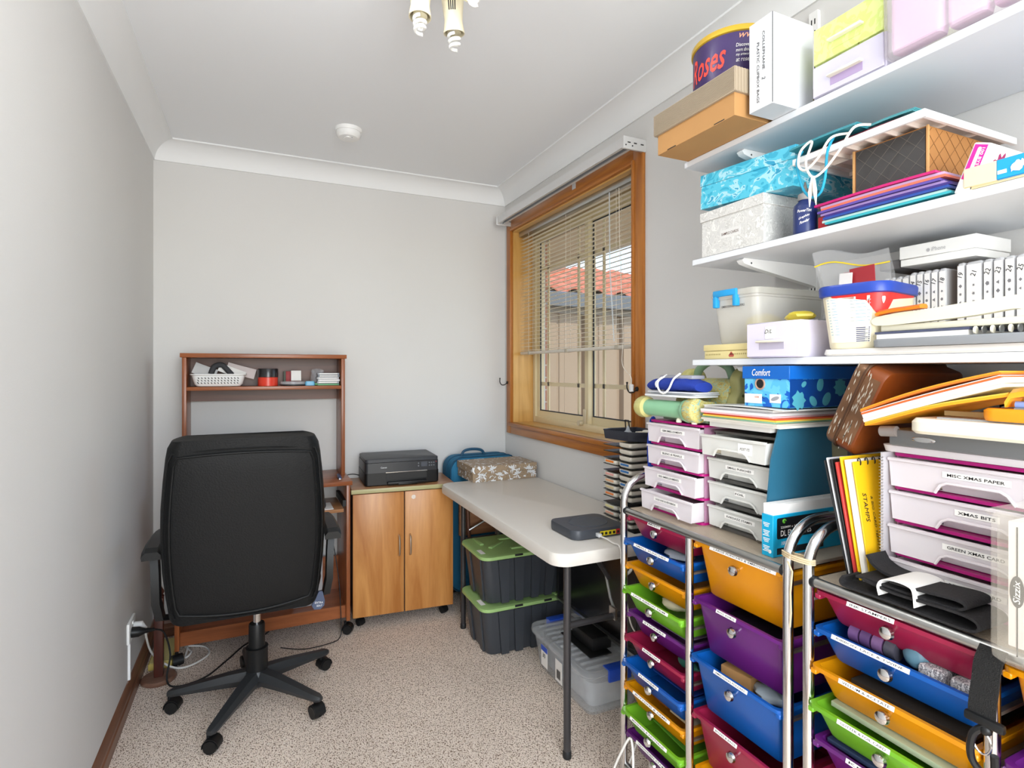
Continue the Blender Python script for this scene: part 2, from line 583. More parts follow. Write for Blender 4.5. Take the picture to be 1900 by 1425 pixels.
build('reveal_board', MB().box(XR - .004, RX + .04, WY0, WY1, WZ1 - .014, WZ1 + .004), REVEALY, win)
build('sill_board', MB().box(XR - .004, RX + .04, WY0, WY1, WZ0 - .008, WZ0 + .006), REVEALY, win)
# aluminium outer frame
oy0, oy1, oz0, oz1 = WY0 + .014, WY1 - .014, WZ0 + .006, WZ1 - .014
for (y0, y1, z0, z1) in ((oy0, oy0 + .03, oz0, oz1), (oy1 - .03, oy1, oz0, oz1), (oy0 + .03, oy1 - .03, oz1 - .03, oz1), (oy0 + .03, oy1 - .03, oz0, oz0 + .035)):
    build('outer_frame', MB().box(RX - .012, RX + .05, y0, y1, z0, z1, .002), CREAM, win)
ym = (oy0 + oy1) / 2 + .0
GLASS = clear('window_glass', '#ffffff', .045, .02)
RUBBER = mat('window_gasket', '#34373f', .6)
def sash(y0, y1, x, meet_left):
    z0, z1 = oz0 + .035, oz1 - .03
    s = build('sash', MB().box(x, x + .022, y0, y0 + .034, z0, z1).box(x, x + .022, y1 - .034, y1, z0, z1).box(x, x + .022, y0 + .034, y1 - .034, z0, z0 + .036).box(x, x + .022, y0 + .034, y1 - .034, z1 - .03, z1), CREAM, win, False)
    gy0, gy1, gz0, gz1 = y0 + .034, y1 - .034, z0 + .036, z1 - .03
    build('pane', MB().box(x + .009, x + .013, gy0, gy1, gz0, gz1), GLASS, s, False)
    g = MB()
    for (a, b_, c, d) in ((gy0, gy0 + .007, gz0, gz1), (gy1 - .007, gy1, gz0, gz1), (gy0, gy1, gz0, gz0 + .006), (gy0, gy1, gz1 - .006, gz1)):
        g.box(x + .004, x + .0095, a, b_, c, d)
    build('gasket', g, RUBBER, s, False)
    for yy in (gy0 + .085, gy1 - .085):
        build('glazing_bar', MB().box(x + .0135, x + .02, yy - .010, yy + .010, gz0, gz1), CREAM, s, False)
    for zz in (gz0 + .16, gz1 - .16):
        build('glazing_bar', MB().box(x + .0135, x + .0205, gy0, gy1, zz - .011, zz + .011), CREAM, s, False)
    return s
sash(ym - .02, oy1 - .03, RX + .0, True)
sash(oy0 + .03, ym + .015, RX + .024, False)
lt = MB().box(RX - .010, RX - .001, ym - .006, ym + .018, oz0 + .02, oz0 + .11, .003)
lt.cyl((RX - .03, ym + .03, oz0 + .038), (RX - .002, ym + .03, oz0 + .038), .014, n=14)
lt.tube([(RX - .014, ym + .03, oz0 + .045), (RX - .018, ym + .012, oz0 + .03)], .006)
build('latch', lt, mat('latch_metal', '#d5c9ac', .35, .3), win)
build('catch', MB().tube([(RX - .004, oy0 + .21, oz0 + .03), (RX - .012, oy0 + .21, oz0 + .085), (RX - .012, oy0 + .235, oz0 + .085), (RX - .004, oy0 + .24, oz0 + .03)], .003), BLACKM, win)

# ---- venetian blind, slats open, bottom rail at half height
bl = thing('venetian_blind', 'white venetian blind with open slats half lowered in the window', 'blind', (XR + .05, (WY0 + WY1) / 2, 1.37))
by0, by1 = WY0 + .022, WY1 - .03
bx = XR + .045
build('headrail', MB().box(bx - .018, bx + .018, by0, by1, WZ1 - .044, WZ1 - .014, .002), STEEL, bl)
SLAT = mat('blind_slat', '#efe6d2', .35)
zb = 1.392
slm = MB()
def slatf(u, v):
    a = (v - .5)
    return (bx + a * .025, by0 + .004 + u * (by1 - by0 - .008), .0022 * (1 - 4 * a * a) + a * .0035)
slm.grid(slatf, 1, 4, .0006)
first = None
nz = 32
for k in range(nz):
    z = zb + .018 + k * (WZ1 - .060 - zb - .018) / (nz - 1)
    if first is None:
        first = build('slat', slm, SLAT, bl)
        basez = z
        first.location.z = z
    else:
        c = first.copy(); COL.objects.link(c); c.location.z = z
build('bottom_rail', MB().box(bx - .013, bx + .013, by0 + .002, by1 - .002, zb - .006, zb + .011, .004), mat('blind_rail', '#d8d2c6', .35, .3), bl)
for yy in (by0 + .16, by0 + .60, by1 - .12):
    m = MB()
    for dx in (-.0135, .0135):
        m.tube([(bx + dx, yy, zb), (bx + dx, yy, WZ1 - .04)], .0008, 5)
    build('ladder_cord', m, mat('cord', '#e9e2d4', .8), bl)
    build('cord_clip', MB().box(bx - .015, bx + .015, yy - .014, yy + .014, zb - .008, zb + .0125, .002), mat('clip_plastic', '#b6ae9c', .4), bl)
cp = catmull([(bx - .02, by0 + .13, WZ1 - .05), (bx - .022, by0 + .12, 1.8), (bx - .028, by0 + .09, 1.45), (XR - .03, by0 + .03, 1.32), (XR - .036, by0 - .035, 1.268), (XR - .036, by0 - .04, 1.235)], 6)
pc = build('pull_cord', MB().tube(cp, .0015, 6), MATS['cord'], bl)
build('tassel', MB().lathe([(.003, 0), (.0105, -.004), (.0085, -.026), (.010, -.030), (.002, -.0305)][::-1], (XR - .036, by0 - .04, 1.238), 10), WHITE, pc)
wand = MB().tube([(bx - .022, by0 + .2, WZ1 - .05), (bx - .03, by0 + .185, 1.75), (bx - .032, by0 + .15, 1.42)], .003, 6)
build('tilt_wand', wand, clear('clear_wand', '#dfe6ea', .5, .1), bl)

# ---- vertical-blind track above the window
tk = thing('curtain_track', 'white metal curtain track box above the timber window', 'curtain track', (1.35, 2.42, 2.165))
ty0, ty1 = 1.795, 3.06
TRK = mat('track_metal', '#dadada', .35, .25)
m = MB()
m.box(1.300, 1.303, ty0, ty1, 2.165, 2.205).box(1.343, 1.346, ty0, ty1, 2.165, 2.205).box(1.303, 1.343, ty0, ty1, 2.202, 2.205)
m.box(1.303, 1.313, ty0, ty1, 2.165, 2.167).box(1.333, 1.343, ty0, ty1, 2.165, 2.167)
build('rail', m, TRK, tk, False)
build('runner_channel', MB().box(1.306, 1.340, ty0 + .003, ty1 - .003, 2.182, 2.186), mat('track_inside', '#8d9196', .5), tk, False)
for yy, nm in ((ty0 - .006, 'end_bracket'), (2.30, 'bracket'), (ty1 - .01, 'end_bracket')):
    m = MB().box(1.296, XR, yy, yy + .010, 2.158, 2.207, .001) if nm == 'end_bracket' else MB().box(1.33, XR - .001, yy, yy + .03, 2.200, 2.204).box(XR - .019, XR - .016, yy, yy + .03, 2.165, 2.204)
    br = build(nm, m, TRK, tk)
    if nm == 'end_bracket':
        for q in (1.315, 1.345, 1.378):
            build('slot', MB().box(q, q + .014, yy - .001, yy - .0001, 2.182, 2.186), BLACKM, br, False)
        for q in (1.307, 1.338):
            build('screw', MB().cyl((q, yy - .0018, 2.172), (q, yy, 2.172), .003, n=8), DARKGREY, br)

# ---- tie-back hooks beside the window
def hook(y, lab):
    h = thing('tieback_hook', lab, 'hook', (XR, y, 1.205))
    build('plate', MB().cyl((XR - .021, y, 1.218), (XR - .016, y, 1.218), .009, n=12), BLACKM, h)
    build('arm', MB().tube(catmull([(XR - .018, y, 1.218), (XR - .035, y, 1.205), (XR - .055, y, 1.205), (XR - .066, y, 1.222), (XR - .066, y, 1.240)], 5), .0028, 8), BLACKM, h)
    build('tip', MB().sphere((XR - .066, y, 1.243), .0045, 8), BLACKM, h)
hook(WY1 + .045, 'small dark metal hook on the left upright of the timber window frame')
hook(WY0 - .03, 'small dark metal hook on the right upright of the timber window frame')

# ------------------------------------------------------------------ outside the window
struct('ground', MB().box(1.62, 9, -1, 9, -.4, -.3), mat('concrete_path', '#9a948a', .9, vary=.1))
EAVE = mat('soffit_board', '#dcc4a0', .6)
ev = thing('eave', 'cream soffit boards under the roof overhang outside the window', 'eave', (1.95, 2.4, 2.2))
ez = 2.205
for k in range(9):
    x0 = 1.62 + k * .082
    build('soffit_board', MB().box(x0 + .002, x0 + .080, .2, 5.0, ez, ez + .02, .003, 1), EAVE, ev)
build('fascia', MB().box(2.36, 2.39, .2, 5.0, ez - .035, ez + .16), mat('fascia_paint', '#e3dac8', .5), ev)
build('eave_gutter', MB().box(2.39, 2.48, .2, 5.0, ez + .06, ez + .17, .01), mat('gutter_paint', '#cfc6b4', .4), ev)
# brick return wall of the house
bw = thing('brick_wall', 'salmon brick return wall of the house seen through the window', 'wall', (1.72, 3.72, -.3))
build('mortar', MB().box(1.63, 1.846, 3.455, 4.0, -.3, 2.2), mat('mortar', '#d8cdbf', .9), bw, False)
BRK = mat('salmon_brick', '#b97f63', .85, vary=.14, vscale=9, bump=.2, bscale=90)
bmesh_ = None
row = 0
z = -.3
while z < 2.15:
    for k in range(-1, 2):
        y0 = 3.45 + k * 0
        x0 = 1.63 + (0 if row % 2 else -.115) + (k + 1) * .24 - .0
        x1 = min(x0 + .23, 1.85)
        x0 = max(x0, 1.63)
        if x1 - x0 < .02:
            continue
        build('brick', MB().box(x0, x1, 3.448, 3.53, z, z + .076, .003, 1), BRK, bw, False)
    z += .086; row += 1
# neighbouring building: ribbed metal wall, gutter and tiled roof
nb = thing('neighbour_shed', 'beige ribbed metal shed with grey gutter and terracotta roof outside the window', 'shed', (4.0, 5.4, -.3))
NY = 5.2
RIB = mat('beige_steel', '#98836a', .5)
def ribbed(x0, w):
    pts = []
    x = 0
    for a, d in ((0, 0), (.17, 0), (.19, .06), (.25, .06), (.27, 0), (.40, 0), (.41, .012), (.43, .012), (.44, 0), (w, 0)):
        pts.append((x0 + a, NY - .0 + d))
    pts += [(x0 + w, NY + .08), (x0, NY + .08)]
    return pts
for k in range(9):
    build('wall_sheet', MB().prism(ribbed(1.5 + k * .5, .498), 'z', -.3, 2.0), RIB, nb, False)
build('gutter', MB().prism([(NY - .14, 1.965), (NY - .15, 2.10), (NY - .13, 2.115), (NY - .02, 2.11), (NY - .0, 1.965)], 'x', 1.4, 6.2), mat('grey_gutter', '#63676a', .4), nb)
build('barge', MB().box(1.4, 6.2, NY - .02, NY + .05, 1.9, 2.1), mat('barge_paint', '#8d8478', .6), nb)
sl = math.radians(21)
TILE = mat('terracotta_tile', '#be7152', .7, vary=.22, vscale=6)
tp = []
def tile_f(u, v):
    a = u * .30
    return (a, v * .34, .028 * math.sin(u * 2 * PI) + .012 * (1 - v))
tl0 = None
Rm = rot('X', 21)
for r_ in range(5):
    for c_ in range(15 - r_ * 1):
        if tl0 is None:
            m = MB().grid(tile_f, 10, 1, .012).xf(Rm)
            tl0 = build('roof_tile', m, TILE, nb)
            tl0.data.transform(Matrix.Translation(Vector((4.0, 5.4, -.3))))
            o = tl0
        else:
            o = tl0.copy(); COL.objects.link(o)
        d = r_ * .30
        o.location = Vector((1.5 + c_ * .295 - 4.0, NY - .12 + d * math.cos(sl) - 5.4, 2.125 + d * math.sin(sl) + .3))
build('roof_deck', MB().prism([(NY - .1, 2.10), (NY + 1.42, 2.10 + 1.52 * math.tan(sl)), (NY + 1.42, 2.0), (NY - .1, 2.0)], 'x', 1.5, 5.6), mat('roof_deck', '#9c6a52', .8), nb, False)

# ------------------------------------------------------------------ ceiling fittings
sd = thing('smoke_detector', 'round white smoke detector on the ceiling', 'smoke detector', (.383, 2.64, 2.355))
build('base_ring', MB().lathe([(.058, 0), (.060, .004), (.060, .016)], (.383, 2.64, 2.384), 32), WHITE, sd)
build('cover', MB().lathe([(.020, -.002), (.022, 0), (.044, .002), (.052, .010), (.055, .024), (.054, .030)], (.383, 2.64, 2.356), 32), WHITE, sd)
build('test_button', MB().lathe([(.004, -.003), (.010, -.002), (.011, .004)], (.378, 2.62, 2.3545), 14), WHITE, sd)
build('indicator', MB().sphere((.395, 2.618, 2.357), .0022, 8), DARKGREY, sd)

lf = thing('ceiling_spotlight', 'cream cluster spotlight with four swivel heads and spiral bulbs', 'ceiling light', (.44, 1.40, 2.12))
SPOT = mat('aged_cream_plastic', '#e6dcbe', .4, vary=.05, vscale=12)
lc = Vector((.44, 1.36, 2.4))
build('ceiling_rose', MB().lathe([(.062, -.03), (.068, -.022), (.070, 0)], lc, 28), SPOT, lf)
GLASSB = mat('lit_bulb', '#fbfbf8', .2)
_b = GLASSB.node_tree.nodes['Principled BSDF']
_b.inputs['Emission Color'].default_value = (.97, .98, 1, 1)
_b.inputs['Emission Strength'].default_value = 300
BULBOFF = mat('unlit_bulb_glass', '#f4f4f0', .15, coat=.3)
def spot_head(p0, d, ln=.125, lit=False):
    d = Vector(d).normalized(); p0 = Vector(p0)
    p1 = p0 + d * ln
    prof = [(0, .018), (.10, .027), (.35, .030), (.6, .026), (.75, .0245), (1.0, .029)]
    rs = []
    a = Vector((-.25, -1, 0)); a = (a - d * a.dot(d)).normalized(); b = d.cross(a)
    for t, r in prof + [(1.0, .0265), (.62, .022)]:
        rs.append([p0 + d * ln * t + (a * math.cos(2 * PI * k / 22) + b * math.sin(2 * PI * k / 22)) * r for k in range(22)])
    h = build('spot_head', MB().rings(rs), SPOT, lf)
    cool = MB()
    for q in range(4):
        ang = -.1 + q * .2
        n_ = a * math.cos(ang) + b * math.sin(ang)
        cool.tube([p0 + d * ln * .36 + n_ * .0300, p0 + d * ln * .60 + n_ * .0262], .0016, 5)
        n_ = a * math.cos(ang + PI) + b * math.sin(ang + PI)
        cool.tube([p0 + d * ln * .36 + n_ * .0300, p0 + d * ln * .60 + n_ * .0262], .0016, 5)
    build('vent_slots', cool, BLACKM, h)
    build('lamp_holder', MB().cyl(p0 + d * ln * .63, p0 + d * ln * .98, .017, .019, 16), mat('lamp_holder', '#d9cfae', .4), h)
    sp = []
    for k in range(49):
        t = k / 48
        r = .0155 * (1 - .25 * t)
        ang = 2 * PI * 2.6 * t
        sp.append(p1 + d * (.002 + .036 * t) + (a * math.cos(ang) + b * math.sin(ang)) * r)
    build('spiral_bulb', MB().tube(sp, .0046, 8), GLASSB if lit else BULBOFF, h)
    build('knuckle', MB().tube([p0 - d * .004, p0 - d * .02 + Vector((0, 0, .012)), Vector((lc.x + (p0.x - lc.x) * .5, lc.y + (p0.y - lc.y) * .5, 2.378))], .0065, 8), SPOT, h)
spot_head((.385, 1.405, 2.325), (-.03, -.03, -1))
spot_head((.475, 1.425, 2.33), (.10, .14, -1))
spot_head((.468, 1.335, 2.335), (.08, -.42, -.9))
spot_head((.40, 1.315, 2.335), (-.35, -.5, -.55), lit=True)  # only this out-of-frame bulb is lit, added as overhead fill

# ------------------------------------------------------------------ computer desk with hutch
dk = thing('computer_desk', 'cherry laminate computer desk with raised hutch shelf and castors', 'desk', (.05, 2.97, 0))
dx0, dx1, dyf, dyb = -.325, .415, 2.785, 3.15
hyf = 2.955
build('desktop', MB().box(dx0 - .005, dx1 + .008, dyf, dyb, .735, .755, .002), CHERRYX, dk)
for (a, b) in ((dx0, dx0 + .018), (dx1 - .018, dx1)):
    build('side_panel', MB().box(a, b, dyf + .02, dyb, .07, .735, .0015), CHERRYZ, dk)
build('back_panel', MB().box(dx0 + .018, dx1 - .018, dyb - .04, dyb - .025, .12, .30), CHERRYX, dk)
build('lower_shelf', MB().box(dx0 + .018, dx1 - .018, dyf + .07, dyb - .03, .105, .122), CHERRYX, dk)
build('kick_rail', MB().box(dx0 + .018, dx1 - .018, dyf + .055, dyf + .07, .075, .135), CHERRYX, dk)
build('keyboard_tray', MB().box(dx0 + .035, dx1 - .035, dyf - .01, dyb - .1, .610, .626, .002), BEECHX, dk)
for (a, b) in ((dx0 + .018, dx0 + .034), (dx1 - .034, dx1 - .018)):
    build('drawer_rail', MB().box(a, b, dyf + .03, dyb - .08, .628, .658), BLACKM, dk)
for (a, b) in ((dx0 + .012, dx0 + .030), (dx1 - .022, dx1 - .004)):
    build('hutch_side', MB().box(a, b, hyf, dyb, .755, 1.352, .0015), CHERRYZ, dk)
build('hutch_top', MB().box(dx0 + .004, dx1 + .004, hyf - .006, dyb, 1.352, 1.372, .002), CHERRYX, dk)
build('hutch_shelf', MB().box(dx0 + .030, dx1 - .022, hyf + .004, dyb - .01, 1.198, 1.215, .0015), CHERRYX, dk)
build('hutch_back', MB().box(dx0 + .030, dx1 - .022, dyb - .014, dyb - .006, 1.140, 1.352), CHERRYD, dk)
def castor(parent, x, y, s=1.0, ang=0, name='castor', material=BLACK):
    m = MB()
    for q in (-1, 1):
        m.cyl((q * .004, 0, .024), (q * .021, 0, .024), .024, .021, 20)
    m.cyl((-.004, 0, .024), (.004, 0, .024), .013, n=12)
    R_ = 12
    hood = []
    for k in range(R_ + 1):
        a = math.radians(-10 + 200 * k / R_)
        hood.append((.0262 * math.cos(a), .024 + .0262 * math.sin(a)))
    for k in range(R_, -1, -1):
        a = math.radians(-10 + 200 * k / R_)
        hood.append((.0240 * math.cos(a), .024 + .0240 * math.sin(a)))
    m.prism(hood, 'x', -.020, .020)
    m.cyl((0, .012, .046), (0, .012, .062), .006, n=10)
    m.xf(tr(x, y, 0) @ rot('Z', ang) @ Matrix.Scale(s, 4))
    return build(name, m, material, parent)
castor(dk, dx0 + .009, dyf + .04, 1.0, 20)
castor(dk, dx1 - .009, dyf + .04, 1.0, 70)
castor(dk, dx0 + .009, dyb - .05, 1.0, 0)
castor(dk, dx1 - .009, dyb - .05, 1.0, 0)
# things on the hutch shelf
HZ = 1.2155
bs = thing('plastic_basket', 'white slotted plastic basket on the left of the hutch shelf', 'basket', (-.155, 3.03, HZ))
bw0 = MB()
bcx, bcy = -.165, 3.035
bw0.rings([rr(bcx, bcy, .185, .10, .02, HZ + .002), rr(bcx, bcy, .205, .115, .022, HZ + .012), rr(bcx, bcy, .225, .13, .024, HZ + .052), rr(bcx, bcy, .240, .142, .026, HZ + .056), rr(bcx, bcy, .240, .142, .026, HZ + .060), rr(bcx, bcy, .222, .127, .022, HZ + .058), rr(bcx, bcy, .200, .11, .02, HZ + .012), rr(bcx, bcy, .18, .095, .018, HZ + .006)])
build('tub', bw0, WHITE, bs)
slm = MB()
for r_ in range(3):
    for c_ in range(13):
        x = bcx - .085 + c_ * .0138 + r_ * .001
        z = HZ + .018 + r_ * .0115
        yy = bcy - .0575 - (z - HZ - .012) * .19 - .0004
        slm.add([(x - .0045, yy, z + .004), (x - .0005, yy, z + .0045), (x + .0045, yy, z - .004), (x + .0005, yy, z - .0045)], [(0, 1, 2, 3)])
build('slot_holes', slm, mat('basket_shadow', '#3b3836', .9), bs, False)
def leaf_sheet(name, c, w, h, rx, rz, material, label, cat, ry=0):
    m = MB().grid(lambda u, v: ((u - .5) * w, .004 * math.sin(u * 3), (v - .5) * h), 4, 3, .0012)
    m.xf(tr(*c) @ rot('Z', rz) @ rot('Y', ry) @ rot('X', rx))
    return single(name, m, material, label, cat)
leaf_sheet('envelope', (-.225, 3.03, HZ + .073), .10, .055, -15, 5, mat('grey_paper', '#c9c9c9', .7), 'grey envelope leaning out of the white slotted basket', 'envelope', 22)
leaf_sheet('envelope', (-.11, 3.035, HZ + .072), .12, .04, -12, -4, PAPER, 'white envelope slanting across the white slotted basket', 'envelope', 22)
leaf_sheet('card', (-.07, 3.055, HZ + .075), .13, .05, -10, 4, mat('pinkish_card', '#d9cdcb', .7), 'pale pink card at the back right of the slotted basket', 'card', 16)
tb = MB().tube(catmull([(-.20, 3.03, HZ + .06), (-.185, 3.03, HZ + .095), (-.155, 3.03, HZ + .103), (-.135, 3.03, HZ + .085), (-.11, 3.03, HZ + .055)], 6), .013, 10)
single('pouch', tb, mat('dark_cloth', '#3c3d40', .8), 'dark grey cloth pouch folded in the white slotted basket', 'pouch')
cdc = single('disc_spindle', MB().lathe([(.045, 0), (.046, .001), (.046, .042), (.045, .043)], (.05, 3.03, HZ), 32), mat('red_plastic', '#e0402c', .3), 'red disc tub under a black lid on the hutch shelf', 'disc tub')
build('lid', MB().lathe([(.0475, .0435), (.0475, .082), (.046, .0855), (.03, .086)], (.05, 3.03, HZ), 32), mat('smoke_black', '#2b2a2c', .2), cdc)
bx1 = single('ink_box', MB().box(.135, .205, 3.08, 3.11, HZ, HZ + .072, .001), mat('red_box_card', '#a8262c', .5), 'small red ink box standing behind the white card on the hutch', 'box')
build('green_end', MB().box(.125, .1348, 3.08, 3.11, HZ, HZ + .072), mat('dark_green_card', '#33412a', .5), bx1)
pk = single('card_packet', MB().box(.158, .206, 3.036, 3.04, HZ + .024, HZ + .076, .0008).xf(about((.18, 3.04, HZ + .02), rot('X', -8))), PAPER, 'small white printed card leaning upright on the hutch shelf', 'card')
dc = thing('disc_case', 'clear round disc case lying flat on the hutch shelf', 'disc case', (.17, 3.0, HZ))
build('tray', MB().lathe([(.055, 0), (.060, .003), (.060, .008)], (.165, 3.015, HZ), 28), DARKGREY, dc)
build('cover', MB().lathe([(.060, .0085), (.059, .020), (.055, .0225)], (.165, 3.015, HZ), 28), clear('clear_case', '#e8edf0', .35, .1), dc)
tp_ = thing('tape_runner', 'light blue glue tape runner on the hutch shelf', 'tape runner', (.25, 3.0, HZ))
build('body', MB().rings([rr(.245, 3.0, .045, .02, .009, HZ, 5), rr(.245, 3.0, .048, .022, .010, HZ + .011, 5), rr(.245, 3.0, .040, .018, .008, HZ + .022, 5)]), mat('light_blue_plastic', '#6db4d8', .35), tp_)
build('tip', MB().box(.268, .285, 2.995, 3.005, HZ + .002, HZ + .012, .002), mat('green_tip', '#4a9a58', .4), tp_)
cds = ['topmost clear', 'second from the top', 'third from the top', 'fourth from the top', 'fifth from the top', 'green-backed bottom']
CASES = [mat('cd_case_%d' % i, c, .25) for i, c in enumerate(('#9aa0a6', '#7f8890', '#c9ccd0', '#dde0e3', '#b9bdc2', '#5f8f74'))]
for k in range(6):
    i = 5 - k
    dx = random.uniform(-.004, .004)
    o = single('disc_jewel_case', MB().box(.282 + dx, .388 + dx, 2.985, 3.10, HZ + k * .0108, HZ + k * .0108 + .0098, .0012), CASES[i], cds[i] + ' disc case in the pile at the right of the hutch', 'disc case', 'pile of disc cases')
    build('spine_label', MB().box(.29 + dx, .378 + dx, 2.9842, 2.9849, HZ + k * .0108 + .0022, HZ + k * .0108 + .0078), PAPER if i < 5 else MATS['green_tip'], o)
m = MB()
for k in range(6):
    m.grid(lambda u, v, k=k: (.262 + .05 * u + .008 * math.sin(7 * v + k), 3.06 + .02 * math.sin(5 * u + k), HZ + .016 + .07 * v - .02 * abs(u - .4) + .004 * math.sin(9 * u + 3 * k)), 6, 6)
single('plastic_bag', m, clear('clear_bag', '#e6e6ea', .22, .08), 'crumpled clear plastic bag beside the pile of disc cases', 'plastic bag')
# desktop items
mo = thing('monitor', 'black monitor behind the office chair on the desk', 'monitor', (.03, 3.05, .755))
build('foot', MB().rings([rr(.02, 3.06, .22, .14, .03, .7555), rr(.02, 3.06, .21, .13, .03, .768)]), BLACK, mo)
build('neck', MB().box(-.015, .055, 3.06, 3.09, .766, .90, .005), BLACK, mo)
build('casing', MB().box(-.25, .236, 3.045, 3.085, .78, .978, .006), BLACK, mo)
build('screen', MB().box(-.237, .223, 3.0435, 3.0445, .795, .966), mat('dark_screen', '#0c0d10', .12), mo)
st = thing('stapler', 'small blue and silver stapler on the right of the desk', 'stapler', (.385, 2.86, .756))
build('base', MB().box(.365, .38, 2.84, 2.915, .7555, .7605, .002), STEEL, st)
build('arm', MB().box(.364, .381, 2.842, 2.916, .764, .774, .004).xf(about((.372, 2.915, .76), rot('X', 6))), mat('navy_plastic', '#27345e', .35), st)
mu = thing('computer_mouse', 'dark grey mouse on the pulled-out keyboard tray', 'mouse', (.27, 2.84, .627))
build('mouse_mat', MB().box(.15, .335, 2.785, 2.93, .6265, .629), PAPER, mu)
m = MB()
m.rings([rr(.275, 2.855, .055, .10, .026, .6292, 6), rr(.275, 2.855, .06, .105, .028, .640, 6), rr(.275, 2.858, .052, .092, .025, .665, 6), rr(.275, 2.862, .035, .06, .017, .682, 6), rr(.275, 2.864, .012, .02, .006, .687, 6)])
build('shell', m, DARKGREY, mu)
build('wheel', MB().cyl((.271, 2.822, .664), (.279, 2.822, .664), .010, n=14), BLACKM, mu)
single('computer_tower', MB().box(.16, .30, 2.93, 3.10, .1225, .46, .004), mat('tower_grey', '#a9a6a8', .5), 'pale grey computer case under the desk beside the chair', 'computer')

# ------------------------------------------------------------------ printer cabinet
cb = thing('printer_cabinet', 'beech two-door cabinet under the black printer', 'cabinet', (.70, 2.98, 0), -4.5, None, False)
# local frame: front at y=-.16, width .52
cw, cdp = .255, .155
build('carcass', MB().box(-cw, cw, -cdp + .02, cdp, .055, .676), mat('dark_carcass', '#5a3c26', .6), cb, False)
build('top_board', MB().box(-cw - .008, cw + .008, -cdp - .012, cdp + .002, .678, .70, .002), BEECHX, cb)
build('top_edging', MB().box(-cw - .009, cw + .009, -cdp - .0145, -cdp - .012, .6785, .6995, .001), mat('olive_edging', '#b3ad7e', .4), cb)
for sgn in (-1, 1):
    d_ = build('door', MB().box(min(sgn * .003, sgn * cw), max(sgn * .003, sgn * cw), -cdp, -cdp + .018, .058, .672, .0012), BEECH, cb)
    hx = sgn * .028
    build('handle', MB().tube(catmull([(hx, -cdp, .452), (hx, -cdp - .022, .442), (hx, -cdp - .028, .40), (hx, -cdp - .022, .358), (hx, -cdp, .348)], 5), [.0045] * 21, 8), mat('satin_nickel', '#cfc3b2', .28, .9), d_)
    if sgn > 0:
        build('lock', MB().cyl((.046, -cdp - .004, .642), (.046, -cdp, .642), .011, n=18).box(.0452, .0468, -cdp - .0048, -cdp - .0038, .637, .647), CHROME, d_)
for sx in (-1, 1):
    for sy in (-1, 1):
        castor(cb, sx * (cw - .04), sy * (cdp - .045), .78, 30)

# ------------------------------------------------------------------ printer
pr = thing('printer', 'black flatbed inkjet printer on the beech cabinet', 'printer', (.695, 3.0, .70), -2.5, None, False)
pw, pd = .192, .135
PBODY = mat('printer_black', '#2b2d31', .4)
build('lower_body', MB().rings([rr(0, 0, 2 * pw - .01, 2 * pd - .01, .014, .001), rr(0, 0, 2 * pw, 2 * pd, .016, .006), rr(0, 0, 2 * pw, 2 * pd, .016, .066)]), BLACK, pr)
build('upper_body', MB().rings([rr(0, 0, 2 * pw - .003, 2 * pd - .003, .016, .0665), rr(0, 0, 2 * pw - .003, 2 * pd - .003, .016, .118)]), PBODY, pr)
build('scanner_lid', MB().rings([rr(0, 0, 2 * pw - .006, 2 * pd - .006, .016, .120), rr(0, 0, 2 * pw - .006, 2 * pd - .006, .016, .135), rr(0, 0, 2 * pw - .02, 2 * pd - .02, .012, .139)]), mat('printer_lid', '#33363b', .45), pr)
sl_ = build('paper_slot', MB().box(-.085, .125, -pd - .0015, -pd + .004, .030, .066), mat('slot_dark', '#0d0e0f', .5), pr, False)
build('output_tray', MB().box(-.082, .122, -pd - .028, -pd - .002, .008, .022, .003).box(-.03, .07, -pd - .034, -pd - .026, .006, .016, .002), BLACK, pr)
build('slot_trim', MB().box(-.088, .128, -pd - .0025, -pd + .002, .066, .069), CHROME, pr)
build('display', MB().box(.095, .128, -pd - .0012, -pd + .002, .088, .112), mat('lcd_grey', '#4c5058', .2), pr, False)
for px_ in (.082, .140, .152, .164):
    for pz in (.092, .106):
        build('button', MB().cyl((px_, -pd - .0015, pz), (px_, -pd + .001, pz), .0036, n=10), mat('button_grey', '#6d7177', .4), pr)
build('stop_button', MB().cyl((.176, -pd - .0018, .110), (.176, -pd + .001, .110), .0035, n=10), mat('button_red', '#7c3233', .4), pr)
lettering(pr, 'Canon', (-.098, -pd - .0004, .094), X_, Z_, .0085, mat('silver_print', '#d5d8da', .4), 0, .01)
single('printer_cable', MB().tube(catmull([(.515, 3.10, .72), (.48, 3.13, .725), (.445, 3.14, .72), (.425, 3.145, .70), (.423, 3.15, .5)], 6), .0025, 6), BLACKM, 'thin black cable behind the printer and the desk', 'cable')

